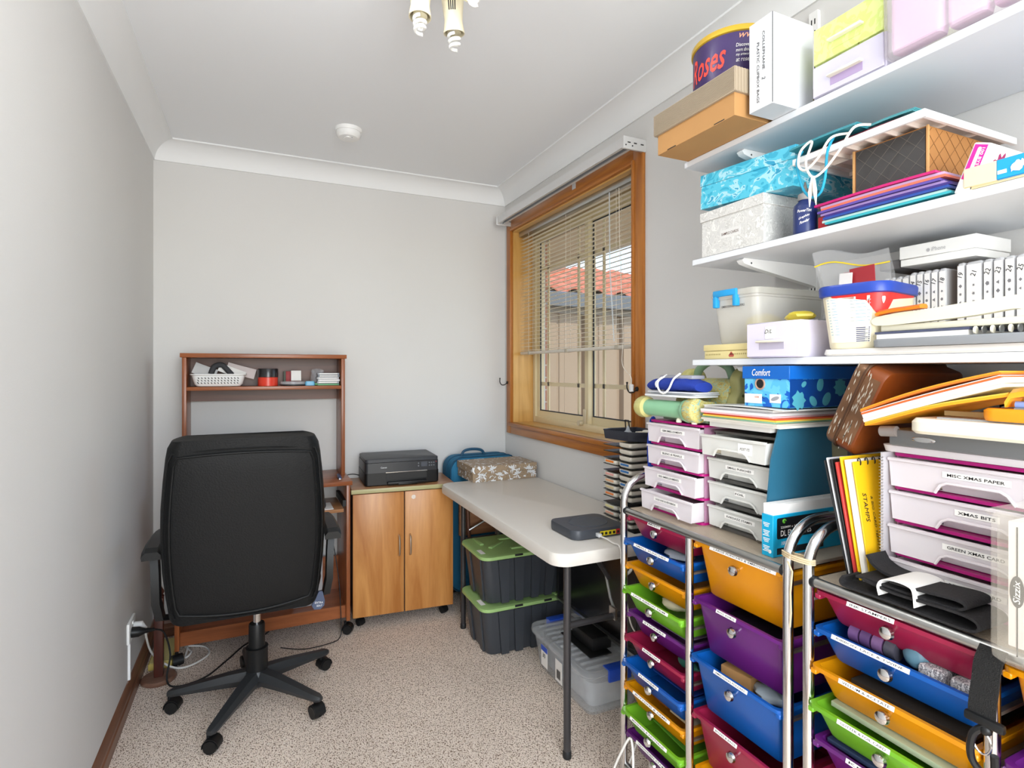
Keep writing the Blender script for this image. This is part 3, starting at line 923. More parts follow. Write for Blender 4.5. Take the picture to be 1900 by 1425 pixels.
# ------------------------------------------------------------------ office chair
CX, CY = -.03, 2.38
oc = thing('office_chair', 'black leather office chair seen from behind on a five-star base', 'chair', (0, 2.40, 0))
hub = Vector((0.0, 2.40, 0))
hb = MB().lathe([(.028, .06), (.042, .07), (.046, .10), (.040, .125), (.030, .135)], hub, 24)
build('hub', hb, CHAIRBASE, oc)
for k in range(5):
    a = math.radians(-118 + 72 * k)
    d = Vector((math.cos(a), math.sin(a), 0)); w = Vector((-d.y, d.x, 0))
    rs = []
    for t, hw, z0, z1 in ((.02, .030, .075, .128), (.10, .027, .074, .120), (.20, .023, .070, .103), (.27, .020, .066, .090), (.298, .018, .064, .086), (.312, .010, .066, .080)):
        p = hub + d * t
        rs.append([p + w * hw * .8 + Vector((0, 0, z0)), p + w * hw + Vector((0, 0, z0 + (z1 - z0) * .45)), p + w * hw * .6 + Vector((0, 0, z1)), p - w * hw * .6 + Vector((0, 0, z1)), p - w * hw + Vector((0, 0, z0 + (z1 - z0) * .45)), p - w * hw * .8 + Vector((0, 0, z0))])
    lg = build('base_leg', MB().rings(rs), CHAIRBASE, oc, True, 30)
    p = hub + d * .293
    castor(lg, p.x, p.y, 1.05, [55, 10, 100, 0, 60][k] + 15)
build('lift_cover', MB().lathe([(.040, .128), (.040, .205), (.041, .213), (.036, .214), (.030, .215), (.029, .300), (.027, .305)], hub, 28), BLACK, oc)
build('gas_lift', MB().cyl(hub + Vector((0, 0, .30)), hub + Vector((0, 0, .42)), .014, n=18), CHROME, oc)
build('tilt_mechanism', MB().box(-.09, .07, 2.30, 2.52, .395, .435, .01), BLACKM, oc)
lv = build('lever', MB().tube([(.06, 2.38, .405), (.19, 2.34, .395), (.225, 2.32, .385)], .005, 8), BLACKM, oc)
tg = MB().prism([(-.006, .030), (.006, .030), (.022, -.004), (.024, -.022), (.012, -.036), (-.012, -.036), (-.024, -.022), (-.020, -.004)], 'y', -.003, .003)
tg.xf(tr(.212, 2.20, .435) @ rot('Z', 14) @ rot('Y', 12))
tgo = build('swing_tag', tg, mat('navy_tag', '#4c566e', .4), oc)
lettering(tgo, 'EXTRA', (.2115, 2.1965, .424), Vector((1, .25, -.2)), Vector((.2, 0, 1)), .007, WHITE)
lettering(tgo, 'SEAT', (.2125, 2.1968, .412), Vector((1, .25, -.2)), Vector((.2, 0, 1)), .007, WHITE)
# seat cushion
def cushion(w, d, h, z0, cx, cy, e=.06):
    rs = []
    for t in (0, .08, .25, .5, .75, .92, 1):
        k = math.sin(PI * (.12 + .76 * t))
        s_ = .90 + .10 * k
        rs.append(rr(cx, cy, w * s_, d * s_, e, z0 + h * t, 6))
    return MB().rings(rs)
build('seat', cushion(.52, .50, .10, .435, CX, 2.47, .09), LEATHER, oc)
# backrest: padded slab, tilted back toward the camera, seen from its rear
bh, bwid = .625, .525
BRM = tr(CX - .002, 2.205, .440) @ rot('X', 7)
def brow(t):
    """half width, front bulge by height 0..1"""
    w = .228 + .030 * math.sin(PI * min(1, t * .95 + .1)) + .012 * t
    return w
rs = []
for t in (0, .02, .06, .14, .28, .45, .62, .78, .9, .96, .99, 1.0):
    e = min(1, (1 - t) / .05) if t > .95 else min(1, t / .04 + .55)
    w = brow(t) * (.93 + .07 * min(1, e)) if t > .95 else brow(t) * (.97 + .03 * e)
    th = .105 * (.45 + .55 * math.sin(PI * (.12 + .76 * t)) ** .6)
    z = bh * t
    ring = []
    n_ = 10
    for sx, a0 in ((1, -PI / 2), (-1, PI / 2)):
        pass
    cr = min(.055, th / 2)
    for p in rr(0, th * .5 - .035, 2 * w, th, cr, z, 6):
        bow = -.012 * (1 - (p[0] / w) ** 2)
        crown = .024 * (1 - (p[0] / w) ** 2) * max(0, (t - .8) / .2) - .018 * (1 - (p[0] / w) ** 2) * max(0, (.1 - t) / .1)
        ring.append((p[0], p[1] + bow, p[2] + crown))
    rs.append(ring)
bk = build('backrest', MB().rings(rs).xf(BRM), LEATHER, oc, True, 60)
# rear panel: slightly proud skin with piped border
def rear(u, v):
    t = .055 + .86 * v
    w = brow(t) * .865
    x = (u - .5) * 2
    th = .105 * (.45 + .55 * math.sin(PI * (.12 + .76 * t)) ** .6)
    y = -.035 - .012 * (1 - (x * .865) ** 2) - .006 * (1 - x ** 6) * (1 - (2 * v - 1) ** 8) + .001
    crown = .024 * (1 - (x * .865) ** 2) * max(0, (t - .8) / .2) - .02 * (1 - x * x) * max(0, (.25 - v) / .25)
    cw_ = 1 - .035 * max(0, abs(2 * v - 1) - .9) / .1
    return (x * w * cw_, y, bh * t + crown)
rp = build('rear_panel', MB().grid(rear, 20, 24, .01).xf(BRM), LEATHER, oc, True, 60)
edge = [rear(i / 20, 1) for i in range(21)] + [rear(1, 1 - j / 20) for j in range(1, 21)] + [rear(1 - i / 20, 0) for i in range(1, 21)] + [rear(0, j / 20) for j in range(1, 20)]
edge = [Vector((p[0] * 1.012, p[1] - .001, p[2])) for p in edge]
build('piping', MB().tube([(BRM @ p) for p in edge], .0045, 7, loop=True), LEATHER, rp)
edge2 = [Vector((p.x * 1.075, p.y + .006, (p.z - .3) * 1.045 + .3)) for p in edge]
build('outer_seam', MB().tube([(BRM @ p) for p in edge2], .003, 6, loop=True), LEATHER, rp)
for sx in (-1, 1):
    ax = CX + sx * .292
    arm = build('armrest', MB().rings([[(ax + q[0], y, z + q[1]) for q in ((-.028, 0), (-.030, .012), (-.018, .026), (.018, .026), (.030, .012), (.028, 0))] for y, z in ((2.20, .655), (2.215, .668), (2.30, .674), (2.42, .672), (2.50, .660), (2.515, .650))]), BLACK, oc, True, 30)
    build('arm_post', MB().rings([[(ax + sx * off + q[0], y + q[1], z) for q in ((-.012, -.026), (.012, -.026), (.012, .026), (-.012, .026))] for off, y, z in ((0, 2.27, .665), (-.006, 2.25, .60), (-.010, 2.24, .50), (-.02, 2.25, .44), (-.05, 2.28, .425), (-.17, 2.34, .425))]), BLACK, arm, True, 50)

# ------------------------------------------------------------------ small things along the left wall
ol = thing('power_outlet', 'white double power outlet with black plug on the left wall', 'power outlet', (XL, 2.62, .27))
build('wall_plate', MB().box(XL, XL + .010, 2.56, 2.68, .235, .315, .003), WHITE, ol)
build('conduit', MB().box(XL, XL + .008, 2.585, 2.597, .09, .235), WHITEP, ol)
build('switch', MB().box(XL + .010, XL + .014, 2.61, 2.622, .296, .306), WHITE, ol)
build('black_plug', MB().tube([(XL + .010, 2.595, .270), (XL + .035, 2.595, .268), (XL + .055, 2.60, .266), (XL + .085, 2.61, .262)], [.020, .019, .010, .006], 12), BLACK, ol)
build('white_plug', MB().tube([(XL + .010, 2.648, .272), (XL + .034, 2.648, .272), (XL + .046, 2.648, .262)], [.018, .017, .007], 12), WHITE, ol)
ps = thing('wooden_post_stand', 'dark turned wooden post on a round base by the left wall', 'wooden stand', (-.372, 2.73, 0))
POST = wood('dark_post_timber', '#5a2e24', '#3c1a14', 'Z', 1, .35)
pc_ = (-.372, 2.73, 0)
build('base', MB().lathe([(.063, 0), (.066, .004), (.066, .011), (.060, .017), (.02, .019)], pc_, 32), wood('base_timber', '#8a6a58', '#6b4838', 'X', 1, .4), ps)
build('shaft', MB().box(pc_[0] - .017, pc_[0] + .017, pc_[1] - .017, pc_[1] + .017, .018, .345, .004), POST, ps)
build('finial', MB().lathe([(.019, .345), (.020, .350), (.014, .356), (.019, .362), (.020, .368), (.008, .392), (.001, .398)], pc_, 16), POST, ps)
pb = thing('power_board', 'yellow flat box lying beside the skirting under the desk', 'box', (-.38, 2.93, 0))
build('body', MB().box(-.425, -.335, 2.82, 3.06, .001, .03, .004), mat('mustard_plastic', '#c8b25e', .5), pb)
build('top_sheet', MB().box(-.42, -.34, 2.825, 3.055, .030, .032), mat('pale_yellow', '#d9cb86', .6), pb)
CABW = mat('white_cable', '#e9e6e0', .45)
single('white_cable', MB().tube(catmull([(XL + .05, 2.648, .262), (-.412, 2.70, .20), (-.405, 2.805, .08), (-.335, 2.785, .02), (-.27, 2.78, .01), (-.20, 2.86, .008), (-.22, 2.95, .008), (-.30, 2.98, .012), (-.27, 2.90, .018), (-.29, 2.87, .01), (-.29, 2.95, .02), (-.305, 3.0, .02), (-.28, 3.04, .01)], 6), .0042, 7), CABW, 'tangled white power cable on the carpet beside the desk leg', 'cable')
single('black_cable', MB().tube(catmull([(XL + .085, 2.61, .262), (-.345, 2.665, .22), (-.325, 2.68, .12), (-.335, 2.66, .03), (-.30, 2.63, .006), (-.20, 2.66, .005), (-.12, 2.78, .005), (-.05, 2.90, .005), (.05, 2.99, .006), (.10, 3.0, .09)], 6), .0036, 7), BLACKM, 'black power cable looping from the wall plug across the carpet', 'cable')
single('thin_black_cable', MB().tube(catmull([(.10, 2.80, .005), (.20, 2.74, .005), (.32, 2.75, .005), (.365, 2.79, .006), (.372, 2.805, .06), (.365, 2.82, .25), (.345, 2.85, .42), (.33, 2.87, .50)], 6), .0022, 6), BLACKM, 'thin black cable on the carpet under the right of the desk', 'cable')

# ------------------------------------------------------------------ folding table
ft = thing('folding_table', 'pale grey folding trestle table under the window', 'table', (1.13, 2.15, 0))
tx0, tx1, tya, tyb, tz = .855, 1.398, 1.53, 2.775, .71
def edge_round(c0, c1):
    cx_, cy_ = (tx0 + tx1) / 2, (tya + tyb) / 2
    return cx_, cy_
cx_, cy_ = (tx0 + tx1) / 2, (tya + tyb) / 2
W_, D_ = tx1 - tx0, tyb - tya
TT = mat('table_plastic', '#dcd7cf', .45, bump=.12, bscale=420, vary=.01, vscale=3)
build('tabletop', MB().rings([rr(cx_, cy_, W_ - .02, D_ - .02, .05, tz - .045, 6), rr(cx_, cy_, W_ - .004, D_ - .004, .058, tz - .042, 6), rr(cx_, cy_, W_, D_, .06, tz - .030, 6), rr(cx_, cy_, W_, D_, .06, tz - .012, 6), rr(cx_, cy_, W_ - .008, D_ - .008, .057, tz - .002, 6), rr(cx_, cy_, W_ - .02, D_ - .02, .05, tz, 6)]), TT, ft)
for yy, dirn in ((1.615, 1), (2.645, -1)):
    for xx in (.942, 1.335):
        lg = build('leg', MB().cyl((xx, yy, .012), (xx, yy, tz - .045), .0125, n=18), TUBE, ft)
        build('foot_cap', MB().lathe([(.014, 0), (.0145, .002), (.0145, .022), (.013, .024)], (xx, yy, 0), 16), BLACKM, lg)
    build('cross_bar', MB().cyl((.942, yy, .44), (1.335, yy, .44), .0105, n=14), TUBE, ft)
    br = build('folding_brace', MB().tube([(1.14, yy, .44), (1.135, yy + dirn * .03, .49), (1.13, yy + dirn * .05, .565)], .005, 8).box(1.122, 1.130, yy - .018, yy + .018, .43, .47), STEEL, ft)
    build('folding_brace', MB().tube([(1.13, yy + dirn * .03, .56), (1.13, yy + dirn * .16, .63), (1.13, yy + dirn * .30, .668)], .0085, 8), TUBE, ft)
# ------------------------------------------------------------------ under and behind the table
GLID = mat('lime_lid_plastic', '#9cc079', .42)
TOTE = mat('charcoal_tote', '#3a3e44', .42, vary=.03)
def tote(z0, lab):
    t = thing('storage_tote', lab, 'storage tote', (1.14, 2.455, z0))
    cx, cy, w, d, h = 1.138, 2.455, .43, .285, .205
    rs = []
    for tt in (0, .02, .5, 1.0):
        k = .875 + .125 * tt
        if tt == 0:
            k = .865
        rs.append(rr(cx, cy, w * k, d * k, .035, z0 + .004 + h * tt, 5))
    b = build('tub', MB().rings(rs), TOTE, t)
    for q in (-.125, -.045, .045, .125):
        m = MB()
        for tt in (0, 1):
            pass
        k0, k1 = .878, .99
        m.rings([[(cx + q * k0 - .018, cy - d / 2 * k0 - .015, z0 + .004), (cx + q * k0 + .018, cy - d / 2 * k0 - .015, z0 + .004), (cx + q * k0 + .018, cy - d / 2 * k0 + .01, z0 + .004), (cx + q * k0 - .018, cy - d / 2 * k0 + .01, z0 + .004)],
                 [(cx + q * k1 - .026, cy - d / 2 * k1 - .011, z0 + h), (cx + q * k1 + .026, cy - d / 2 * k1 - .011, z0 + h), (cx + q * k1 + .026, cy - d / 2 * k1 + .01, z0 + h), (cx + q * k1 - .026, cy - d / 2 * k1 + .01, z0 + h)]])
        build('rib', m, TOTE, b)
    for q in (-.07, .07):
        m = MB()
        m.rings([[(cx - w / 2 * k - .007, cy + q * k - hw, z), (cx - w / 2 * k + .01, cy + q * k - hw, z), (cx - w / 2 * k + .01, cy + q * k + hw, z), (cx - w / 2 * k - .007, cy + q * k + hw, z)] for k, hw, z in ((.878, .018, z0 + .004), (.99, .026, z0 + h))])
        build('rib', m, TOTE, b)
    z1 = z0 + h
    L = build('lid', MB().rings([rr(cx, cy, w + .022, d + .022, .045, z1 + .003, 6), rr(cx, cy, w + .028, d + .028, .048, z1 + .006, 6), rr(cx, cy, w + .026, d + .026, .047, z1 + .018, 6), rr(cx, cy, w + .006, d + .006, .04, z1 + .021, 6), rr(cx, cy, w - .03, d - .03, .03, z1 + .019, 6), rr(cx, cy, w - .04, d - .04, .03, z1 + .0195, 6)]), GLID, t)
    for (a, b_, rz_) in ((-.10, .0, 38), (.10, 0, -38), (0, .075, 0), (0, -.075, 0), (-.16, .08, 90), (.16, -.08, 90)):
        build('lid_rib', MB().box(-.055, .055, -.010, .010, z1 + .018, z1 + .0265, .003).xf(tr(cx + a, cy + b_, 0) @ rot('Z', rz_)), GLID, L)
    for q in (-.05, .10):
        build('clip_notch', MB().box(cx + q - .02, cx + q + .02, cy - d / 2 - .0150, cy - d / 2 - .006, z1 + .010, z1 + .0188, .001), BLACKM, L)
    panel(L, 'sticker', (cx - w / 2 + .012, cy - .07, z1 + .0215), Y_ * -1, X_, .06, .022, PAPER, .0006)
    return t
tote(0, 'charcoal storage tote with lime lid on the carpet, lower of the two')
tote(.2318, 'charcoal storage tote with lime lid stacked on top of the other tote')
# clear storage box with black monitor base on it
cbx = thing('clear_storage_box', 'clear plastic storage box with blue clips under the folding table', 'storage box', (1.235, 1.97, 0))
ccx, ccy = 1.235, 1.972
FROST = clear('frosted_clear_plastic', '#eef3f7', .27, .2, .35)
build('tub', MB().rings([rr(ccx, ccy, .215, .41, .03, .003, 5), rr(ccx, ccy, .225, .42, .035, .012, 5), rr(ccx, ccy, .265, .455, .04, .145, 5), rr(ccx, ccy, .285, .475, .045, .15, 5), rr(ccx, ccy, .285, .475, .045, .156, 5), rr(ccx, ccy, .262, .452, .04, .154, 5), rr(ccx, ccy, .22, .415, .03, .015, 5)]), FROST, cbx)
lid = build('lid', MB().rings([rr(ccx, ccy, .29, .48, .05, .158, 6), rr(ccx, ccy, .295, .485, .05, .161, 6), rr(ccx, ccy, .29, .48, .05, .176, 6), rr(ccx, ccy, .262, .452, .04, .178, 6), rr(ccx, ccy, .255, .445, .035, .171, 6)]), FROST, cbx)
for k in range(11):
    yy = ccy - .19 + k * .038
    build('lid_ridge', MB().box(ccx - .115, ccx + .115, yy - .006, yy + .006, .170, .1765, .002, 1), FROST, lid)
for q in (-1, 1):
    build('clip', MB().box(ccx - .05, ccx + .05, ccy + q * .243 - .006, ccy + q * .243 + .006, .135, .181, .003).box(ccx - .05, ccx + .05, min(ccy + q * .243, ccy + q * .205), max(ccy + q * .243, ccy + q * .205), .1775, .182, .001), mat('clip_blue', '#2350c4', .4), cbx)
panel(cbx, 'label', (ccx - .133, ccy + .10, .09), Y_ * -1, Z_, .055, .085, PAPER, .004)
panel(cbx, 'label_band', (ccx - .1342, ccy + .10, .122), Y_ * -1, Z_, .055, .022, MATS['clip_blue'], .004)
lettering(cbx, '30', (ccx - .1385, ccy + .10, .095), Y_ * -1, Z_, .018)
panel(cbx, 'label', (ccx - .132, ccy - .02, .085), Y_ * -1, Z_, .055, .085, PAPER, .004)
for k in range(5):
    panel(cbx, 'label_bar', (ccx - .1385, ccy - .035 + k * .006, .075), Y_ * -1, Z_, .003, .035, INK, .0006)
single('folded_cloth', MB().rings([rr(ccx, ccy, .17, .36, .03, .016, 4), rr(ccx, ccy, .19, .38, .04, .06, 4), rr(ccx, ccy, .18, .36, .05, .10, 4)]), mat('grey_cloth', '#c4c7cc', .9, vary=.12, vscale=25), 'grey folded cloth inside the clear storage box under the table', 'cloth')
tv = thing('black_television', 'black flat television leaning under the folding table on its foot', 'television', (1.26, 1.98, .18))
build('foot', MB().box(1.17, 1.27, 1.83, 2.06, .1785, .184, .002).box(1.20, 1.29, 1.86, 2.02, .184, .235, .006), BLACK, tv)
build('casing', MB().box(1.275, 1.315, 1.66, 2.28, .225, .60, .006), BLACKM, tv)
build('screen', MB().box(1.2735, 1.2748, 1.68, 2.26, .25, .585), mat('television_screen', '#0a0a0c', .2), tv)
build('trim_strip', MB().box(1.272, 1.2749, 1.66, 2.28, .226, .236), STEEL, tv)
# suitcase in the corner behind the table
su = thing('suitcase', 'blue fabric suitcase standing in the corner behind the table', 'suitcase', (1.16, 3.06, 0))
SUIT = mat('blue_suitcase_fabric', '#1f6f96', .8, bump=.2, bscale=500)
m = MB()
def suit_ring(y, k):
    return [(p[0], y, p[1]) for p in [(q[0], q[1]) for q in rr(1.187, .425, .405 * k, .75 * k, .07, 0, 6)]]
build('body', MB().rings([suit_ring(2.958, .93), suit_ring(2.966, .99), suit_ring(2.99, 1.0), suit_ring(3.12, 1.0), suit_ring(3.145, .96)]), SUIT, su)
def loop_at(y, k):
    return [(p[0], y, p[1]) for p in rr(1.187, .425, .405 * k, .75 * k, .07, 0, 6)]
build('piping', MB().tube(loop_at(2.972, 1.005), .004, 6, loop=True), mat('dark_blue_piping', '#154a68', .6), su)
build('zip', MB().tube(loop_at(3.05, 1.004), .003, 6, loop=True), MATS['dark_blue_piping'], su)
build('pocket', MB().rings([[(p[0], 2.957 - dy, p[1]) for p in rr(1.187, .36, .31 * k, .46 * k, .05, 0, 5)] for dy, k in ((0, 1), (.006, 1), (.008, .97))]), SUIT, su)
build('carry_handle', MB().tube(catmull([(1.07, 3.04, .797), (1.085, 3.04, .825), (1.12, 3.04, .835), (1.17, 3.04, .833), (1.20, 3.04, .822), (1.215, 3.04, .797)], 5), .008, 8), MATS['dark_blue_piping'], su)
for q in (1.04, 1.33):
    build('wheel', MB().cyl((q - .012, 3.09, .025), (q + .012, 3.09, .025), .024, n=16).box(q - .018, q + .018, 3.075, 3.115, .03, .062), BLACKM, su)
# patterned gift box on the far end of the table
fb = thing('floral_box', 'taupe gift box with silver flower print on the far end of the table', 'gift box', (1.195, 2.83, tz))
FLOR = pattern('silver_flower_paper', ['#a08a70', '#93806a', '#e6e8ea'], 24, .5, 'noise', (1, 1, 1), 2.2, [0, .50, .60])
fx0, fx1, fy0, fy1 = 1.012, 1.385, 2.70, 2.945
build('body', MB().box(fx0 + .004, fx1 - .004, fy0 + .004, fy1 - .004, tz + .0006, tz + .055), FLOR, fb, False)
build('lid', MB().box(fx0, fx1, fy0, fy1, tz + .045, tz + .083, .0015, 1), FLOR, fb)
# silver flower motifs raised on the front
PETAL = mat('silver_foil', '#e3e6e9', .35, .2)
def flower(parent, cx, cz, y, s, a0):
    m = MB()
    for k in range(5):
        a = a0 + math.radians(-75 + k * 38)
        d = Vector((math.sin(a), 0, math.cos(a))); w = Vector((d.z, 0, -d.x))
        c = Vector((cx, y - .0006, cz))
        L_ = s * (1 if k % 2 == 0 else .75)
        m.add([c, c + d * L_ * .5 + w * s * .16, c + d * L_, c + d * L_ * .5 - w * s * .16], [(0, 1, 2, 3)])
    for q in (-1, 1):
        c = Vector((cx, y - .0006, cz))
        m.add([c, c + Vector((q * s * .3, 0, -s * .35)), c + Vector((q * s * .15, 0, -s * .8))], [(0, 1, 2)])
    return build('flower_print', m, PETAL, parent, False)
for k, (q, z, a) in enumerate(((1.06, .035, .3), (1.125, .062, -.4), (1.165, .028, .2), (1.235, .058, .5), (1.27, .027, -.3), (1.335, .050, .1), (1.36, .027, .6))):
    flower(fb, q, tz + z, fy0 if z > .045 else fy0 + .004, .030, a)

# folded stool leaning behind the totes
fs = thing('folded_stool', 'folded brown metal stool between the suitcase and the storage totes', 'stool', (1.05, 2.80, 0))
BRN = mat('brown_tube', '#6e4a3a', .4, .3)
for xa, xb in ((.99, 1.02), (1.05, 1.03), (1.24, 1.22)):
    build('leg', MB().cyl((xa, 2.80, .012), (xb, 2.83, .60), .010, n=12), BRN, fs)
build('cross_rail', MB().cyl((.985, 2.806, .13), (1.25, 2.806, .13), .008, n=10), BRN, fs)
build('seat_board', MB().box(.99, 1.25, 2.838, 2.862, .40, .62, .006), wood('stool_seat', '#a97852', '#84563a', 'X', 1, .5), fs)
build('hinge_arm', MB().tube([(1.03, 2.80, .44), (1.12, 2.79, .485), (1.24, 2.80, .52)], .006, 8), STEEL, fs)

# ------------------------------------------------------------------ drawer carts
def tinted(name, col):
    return mat(name, col, .32, trans=.18, coat=.15)
DR = {'red': tinted('red_tinted_plastic', '#a8234a'), 'blue': tinted('blue_tinted_plastic', '#0f62bd'), 'orange': tinted('orange_tinted_plastic', '#ef9f0a'),
      'green': tinted('green_tinted_plastic', '#7cc22e'), 'purple': tinted('purple_tinted_plastic', '#6f2482')}
RAILM = mat('cart_rail', '#8f8478', .4, .7)
MESHT = mat('cart_shelf_mesh', '#b8a995', .5, .2, bump=.5, bscale=260)
KX = 1.0                                      # front plane of the carts
def knob(parent, x, y, z):
    build('knob', MB().tube([(x, y, z), (x - .008, y, z), (x - .011, y, z), (x - .016, y, z), (x - .022, y, z), (x - .0255, y, z)], [.005, .005, .0095, .0125, .0105, .003], 16), CHROME, parent)
def drawer(cart, y0, y1, zr, h, colour, text=None, depth=.34, pull=0, tw=None, toff=0):
    """open tray between y0 (near) and y1 (far), rim at zr: tapered tub, rolled rim, knob and paper label"""
    cy = (y0 + y1) / 2; w = y1 - y0
    x0 = KX - pull
    cx = x0 + depth / 2
    o = .0022
    rim = .012
    def R(ix, iy, z, r=.012):
        return rr(cx + ix[0], cy, depth - ix[1], w - iy, r, z, 3)
    m = MB()
    s0, s1 = .028, .050          # front face leans in toward the bottom; sides taper
    m.rings([R((s0 / 2, s0 + .02), s1, zr - h), R((s0 / 2 - .002, s0 + .012), s1 - .006, zr - h + .006), R((0, .020), .022, zr - .010), R((0, .0), .0, zr - .008), R((0, 0), 0, zr), R((0, .016), .018, zr),
             R((0, .024), .026, zr - .010), R((s0 / 2 - .002, s0 + .018), s1, zr - h + .008), R((s0 / 2, s0 + .022), s1 + .004, zr - h + .004)])
    d = build('drawer', m, DR[colour], cart, True, 40)
    for q in (y0 + .006, y1 - .006):
        build('runner_tab', MB().box(x0 + .001, x0 + .02, q - .006, q + .006, zr - .018, zr - .007, .002, 1), DR[colour], d)
    xf_ = x0 + .010 + .6 * (.018) * .45
    zk = zr - h * .42 if h < .1 else zr - h * .26
    fx = x0 + .010 + (zr - zk) / h * (s0 * .5)
    knob(d, fx, cy, zk)
    if text:
        tl = tw or min(.62 * w, .0105 * len(text) + .012)
        yc = cy + toff
        n_ = Vector((-.75, 0, .66)).normalized()
        upv = Y_.cross(n_) * -1
        c = Vector((x0 - .0004, yc, zr - .004)) + Vector((-.0008, 0, .0008))
        c = Vector((x0 + .0005, yc, zr - .0038))
        R_ = Y_ * -1
        U_ = Vector((.35, 0, 1)).normalized()
        panel(d, 'label_strip', c + Vector((-.0012, 0, .0005)), R_, U_, tl, .0082, PAPER, .0006)
        lettering(d, text, c + Vector((-.0014, 0, .0005)), R_, U_, .0040, INK, 0, .006, tl * .86)
    return d
def side_frame(cart, y, top=.976):
    """chromed tube hoop: front post, rounded top, rear post"""
    xb = KX + .375
    pts = [(KX, y, .05), (KX, y, .90)]
    for k in range(1, 7):
        a = PI - PI / 2 * k / 7
        pts.append((KX + .09 + .09 * math.cos(a), y, .90 + (top - .90) * math.sin(a)))
    pts += [(KX + .09, y, top), (xb - .09, y, top)]
    for k in range(1, 7):
        a = PI / 2 - PI / 2 * k / 7
        pts.append((xb - .09 + .09 * math.cos(a), y, .90 + (top - .90) * math.sin(a)))
    pts += [(xb, y, .90), (xb, y, .05)]
    h = build('side_frame', MB().tube(pts, .0105, 14), CHROME, cart)
    for xx in (KX, xb):
        castor(cart, xx, y, .85, 80)
    return h
def cart_shell(name, label, ya, yb, posts=()):
    t = thing(name, label, 'drawer cart', (KX + .19, (ya + yb) / 2, 0))
    side_frame(t, yb); side_frame(t, ya)
    build('top_shelf', MB().box(KX + .012, KX + .365, ya + .008, yb - .008, .874, .881), MESHT, t, False)
    for xx in (KX + .002, KX + .372):
        build('shelf_bar', MB().cyl((xx, ya + .008, .875), (xx, yb - .008, .875), .0095, n=14), STEEL, t)
        build('bottom_bar', MB().cyl((xx, ya + .008, .115), (xx, yb - .008, .115), .0095, n=14), STEEL, t)
    for yy in (ya + .011, yb - .011):
        build('end_cap', MB().cyl((KX + .002, yy - .004, .875), (KX + .002, yy + .004, .875), .0115, n=14), BLACKM, t)
    for p in posts:
        build('middle_post', MB().cyl((KX, p, .12), (KX, p, .868), .0105, n=14), CHROME, t)
        build('middle_post', MB().cyl((KX + .372, p, .12), (KX + .372, p, .868), .0105, n=14), CHROME, t)
    return t
def rails(t, ys, zs):
    for y in ys:
        for z in zs:
            build('runner_rail', MB().box(KX + .004, KX + .37, y - .004, y + .004, z - .024, z - .0185), RAILM, t, False)
# far cart: ten small trays, five deep trays
ca = cart_shell('drawer_cart', 'rainbow drawer cart beside the table with small and deep trays', .811, 1.378, (1.100,))
za = [.866 - .0712 * k for k in range(10)]
colsA = ['red', 'blue', 'orange', 'green', 'purple'] * 2
txtA = ['MISC', 'SMALL PUNCHES', None, 'LACE RIBBON TRIM', 'STICKERS', 'RIBBON', 'FLOWERS', 'BUTTONS & GEMS', 'MASKING & PATTERNS', 'WOODEN STAMPS']
pullA = [0, .012, .006, .018, .0, .01, .02, .012, .022, .004]
for k in range(10):
    drawer(ca, 1.112, 1.366, za[k], .064, colsA[k], txtA[k], .34, pullA[k])
rails(ca, (1.104, 1.371), za)
zb_ = [.866 - .1424 * k for k in range(5)]
for k, (c, tx, tw_, to) in enumerate((('orange', 'LARGE PUNCHES & EMBOSSING', .19, -.02), ('purple', 'BIG DIES', .06, .02), ('blue', 'EMBOSSING FOLDERS', .10, .0), ('red', 'BOXES & BAGS', .07, .02), ('orange', 'FELT', .05, 0))):
    drawer(ca, .822, 1.088, zb_[k], .134, c, tx, .34, [0, .004, .012, .006, 0][k], tw_, to)
rails(ca, (.818, 1.094), zb_)
# near cart: wide trays and a column of deep trays cut by the right edge
cbm = cart_shell('drawer_cart', 'rainbow drawer cart in front at the lower right corner', .16, .764, (.459,))
zc_ = [.862 - .0722 * k for k in range(10)]
txtB = ['INK STAMPERS', 'RIBBON, LACE & TWINE', 'VELLUM & ACETATE', 'GLITTER & FOIL CARD', 'KRAFT', 'FELT', 'RED', 'BLUE', 'GREEN', 'WHITE']
for k in range(10):
    drawer(cbm, .472, .752, zc_[k], .064, colsA[k], txtB[k], .34, [0, .004, .012, .02, .006][k % 5], [.085, .14, .10, .095, .08][k % 5], .03)
rails(cbm, (.466, .758), zc_)
for k, c in enumerate(('orange', 'purple', 'blue', 'red', 'green')):
    drawer(cbm, .172, .446, zb_[k] - .006, .134, c, None, .34, .004)
rails(cbm, (.166, .452), zb_)
# twine binding the two hoops together
tw = []
for k in range(40):
    a = 2 * PI * k / 13
    tw.append((KX + .0145 * math.sin(a), (.7875) + .036 * math.cos(a), .905 + .0012 * (k % 13) * .4 + .004 * (k // 13)))
tw += [(KX - .014, .790, .885), (KX - .013, .795, .84), (KX - .015, .792, .80), (KX - .013, .796, .77)]
single('twine_tie', MB().tube(tw, .0018, 6), mat('jute_twine', '#d8c4a0', .9), 'pale twine tying the chrome hoops of two drawer carts together', 'twine')

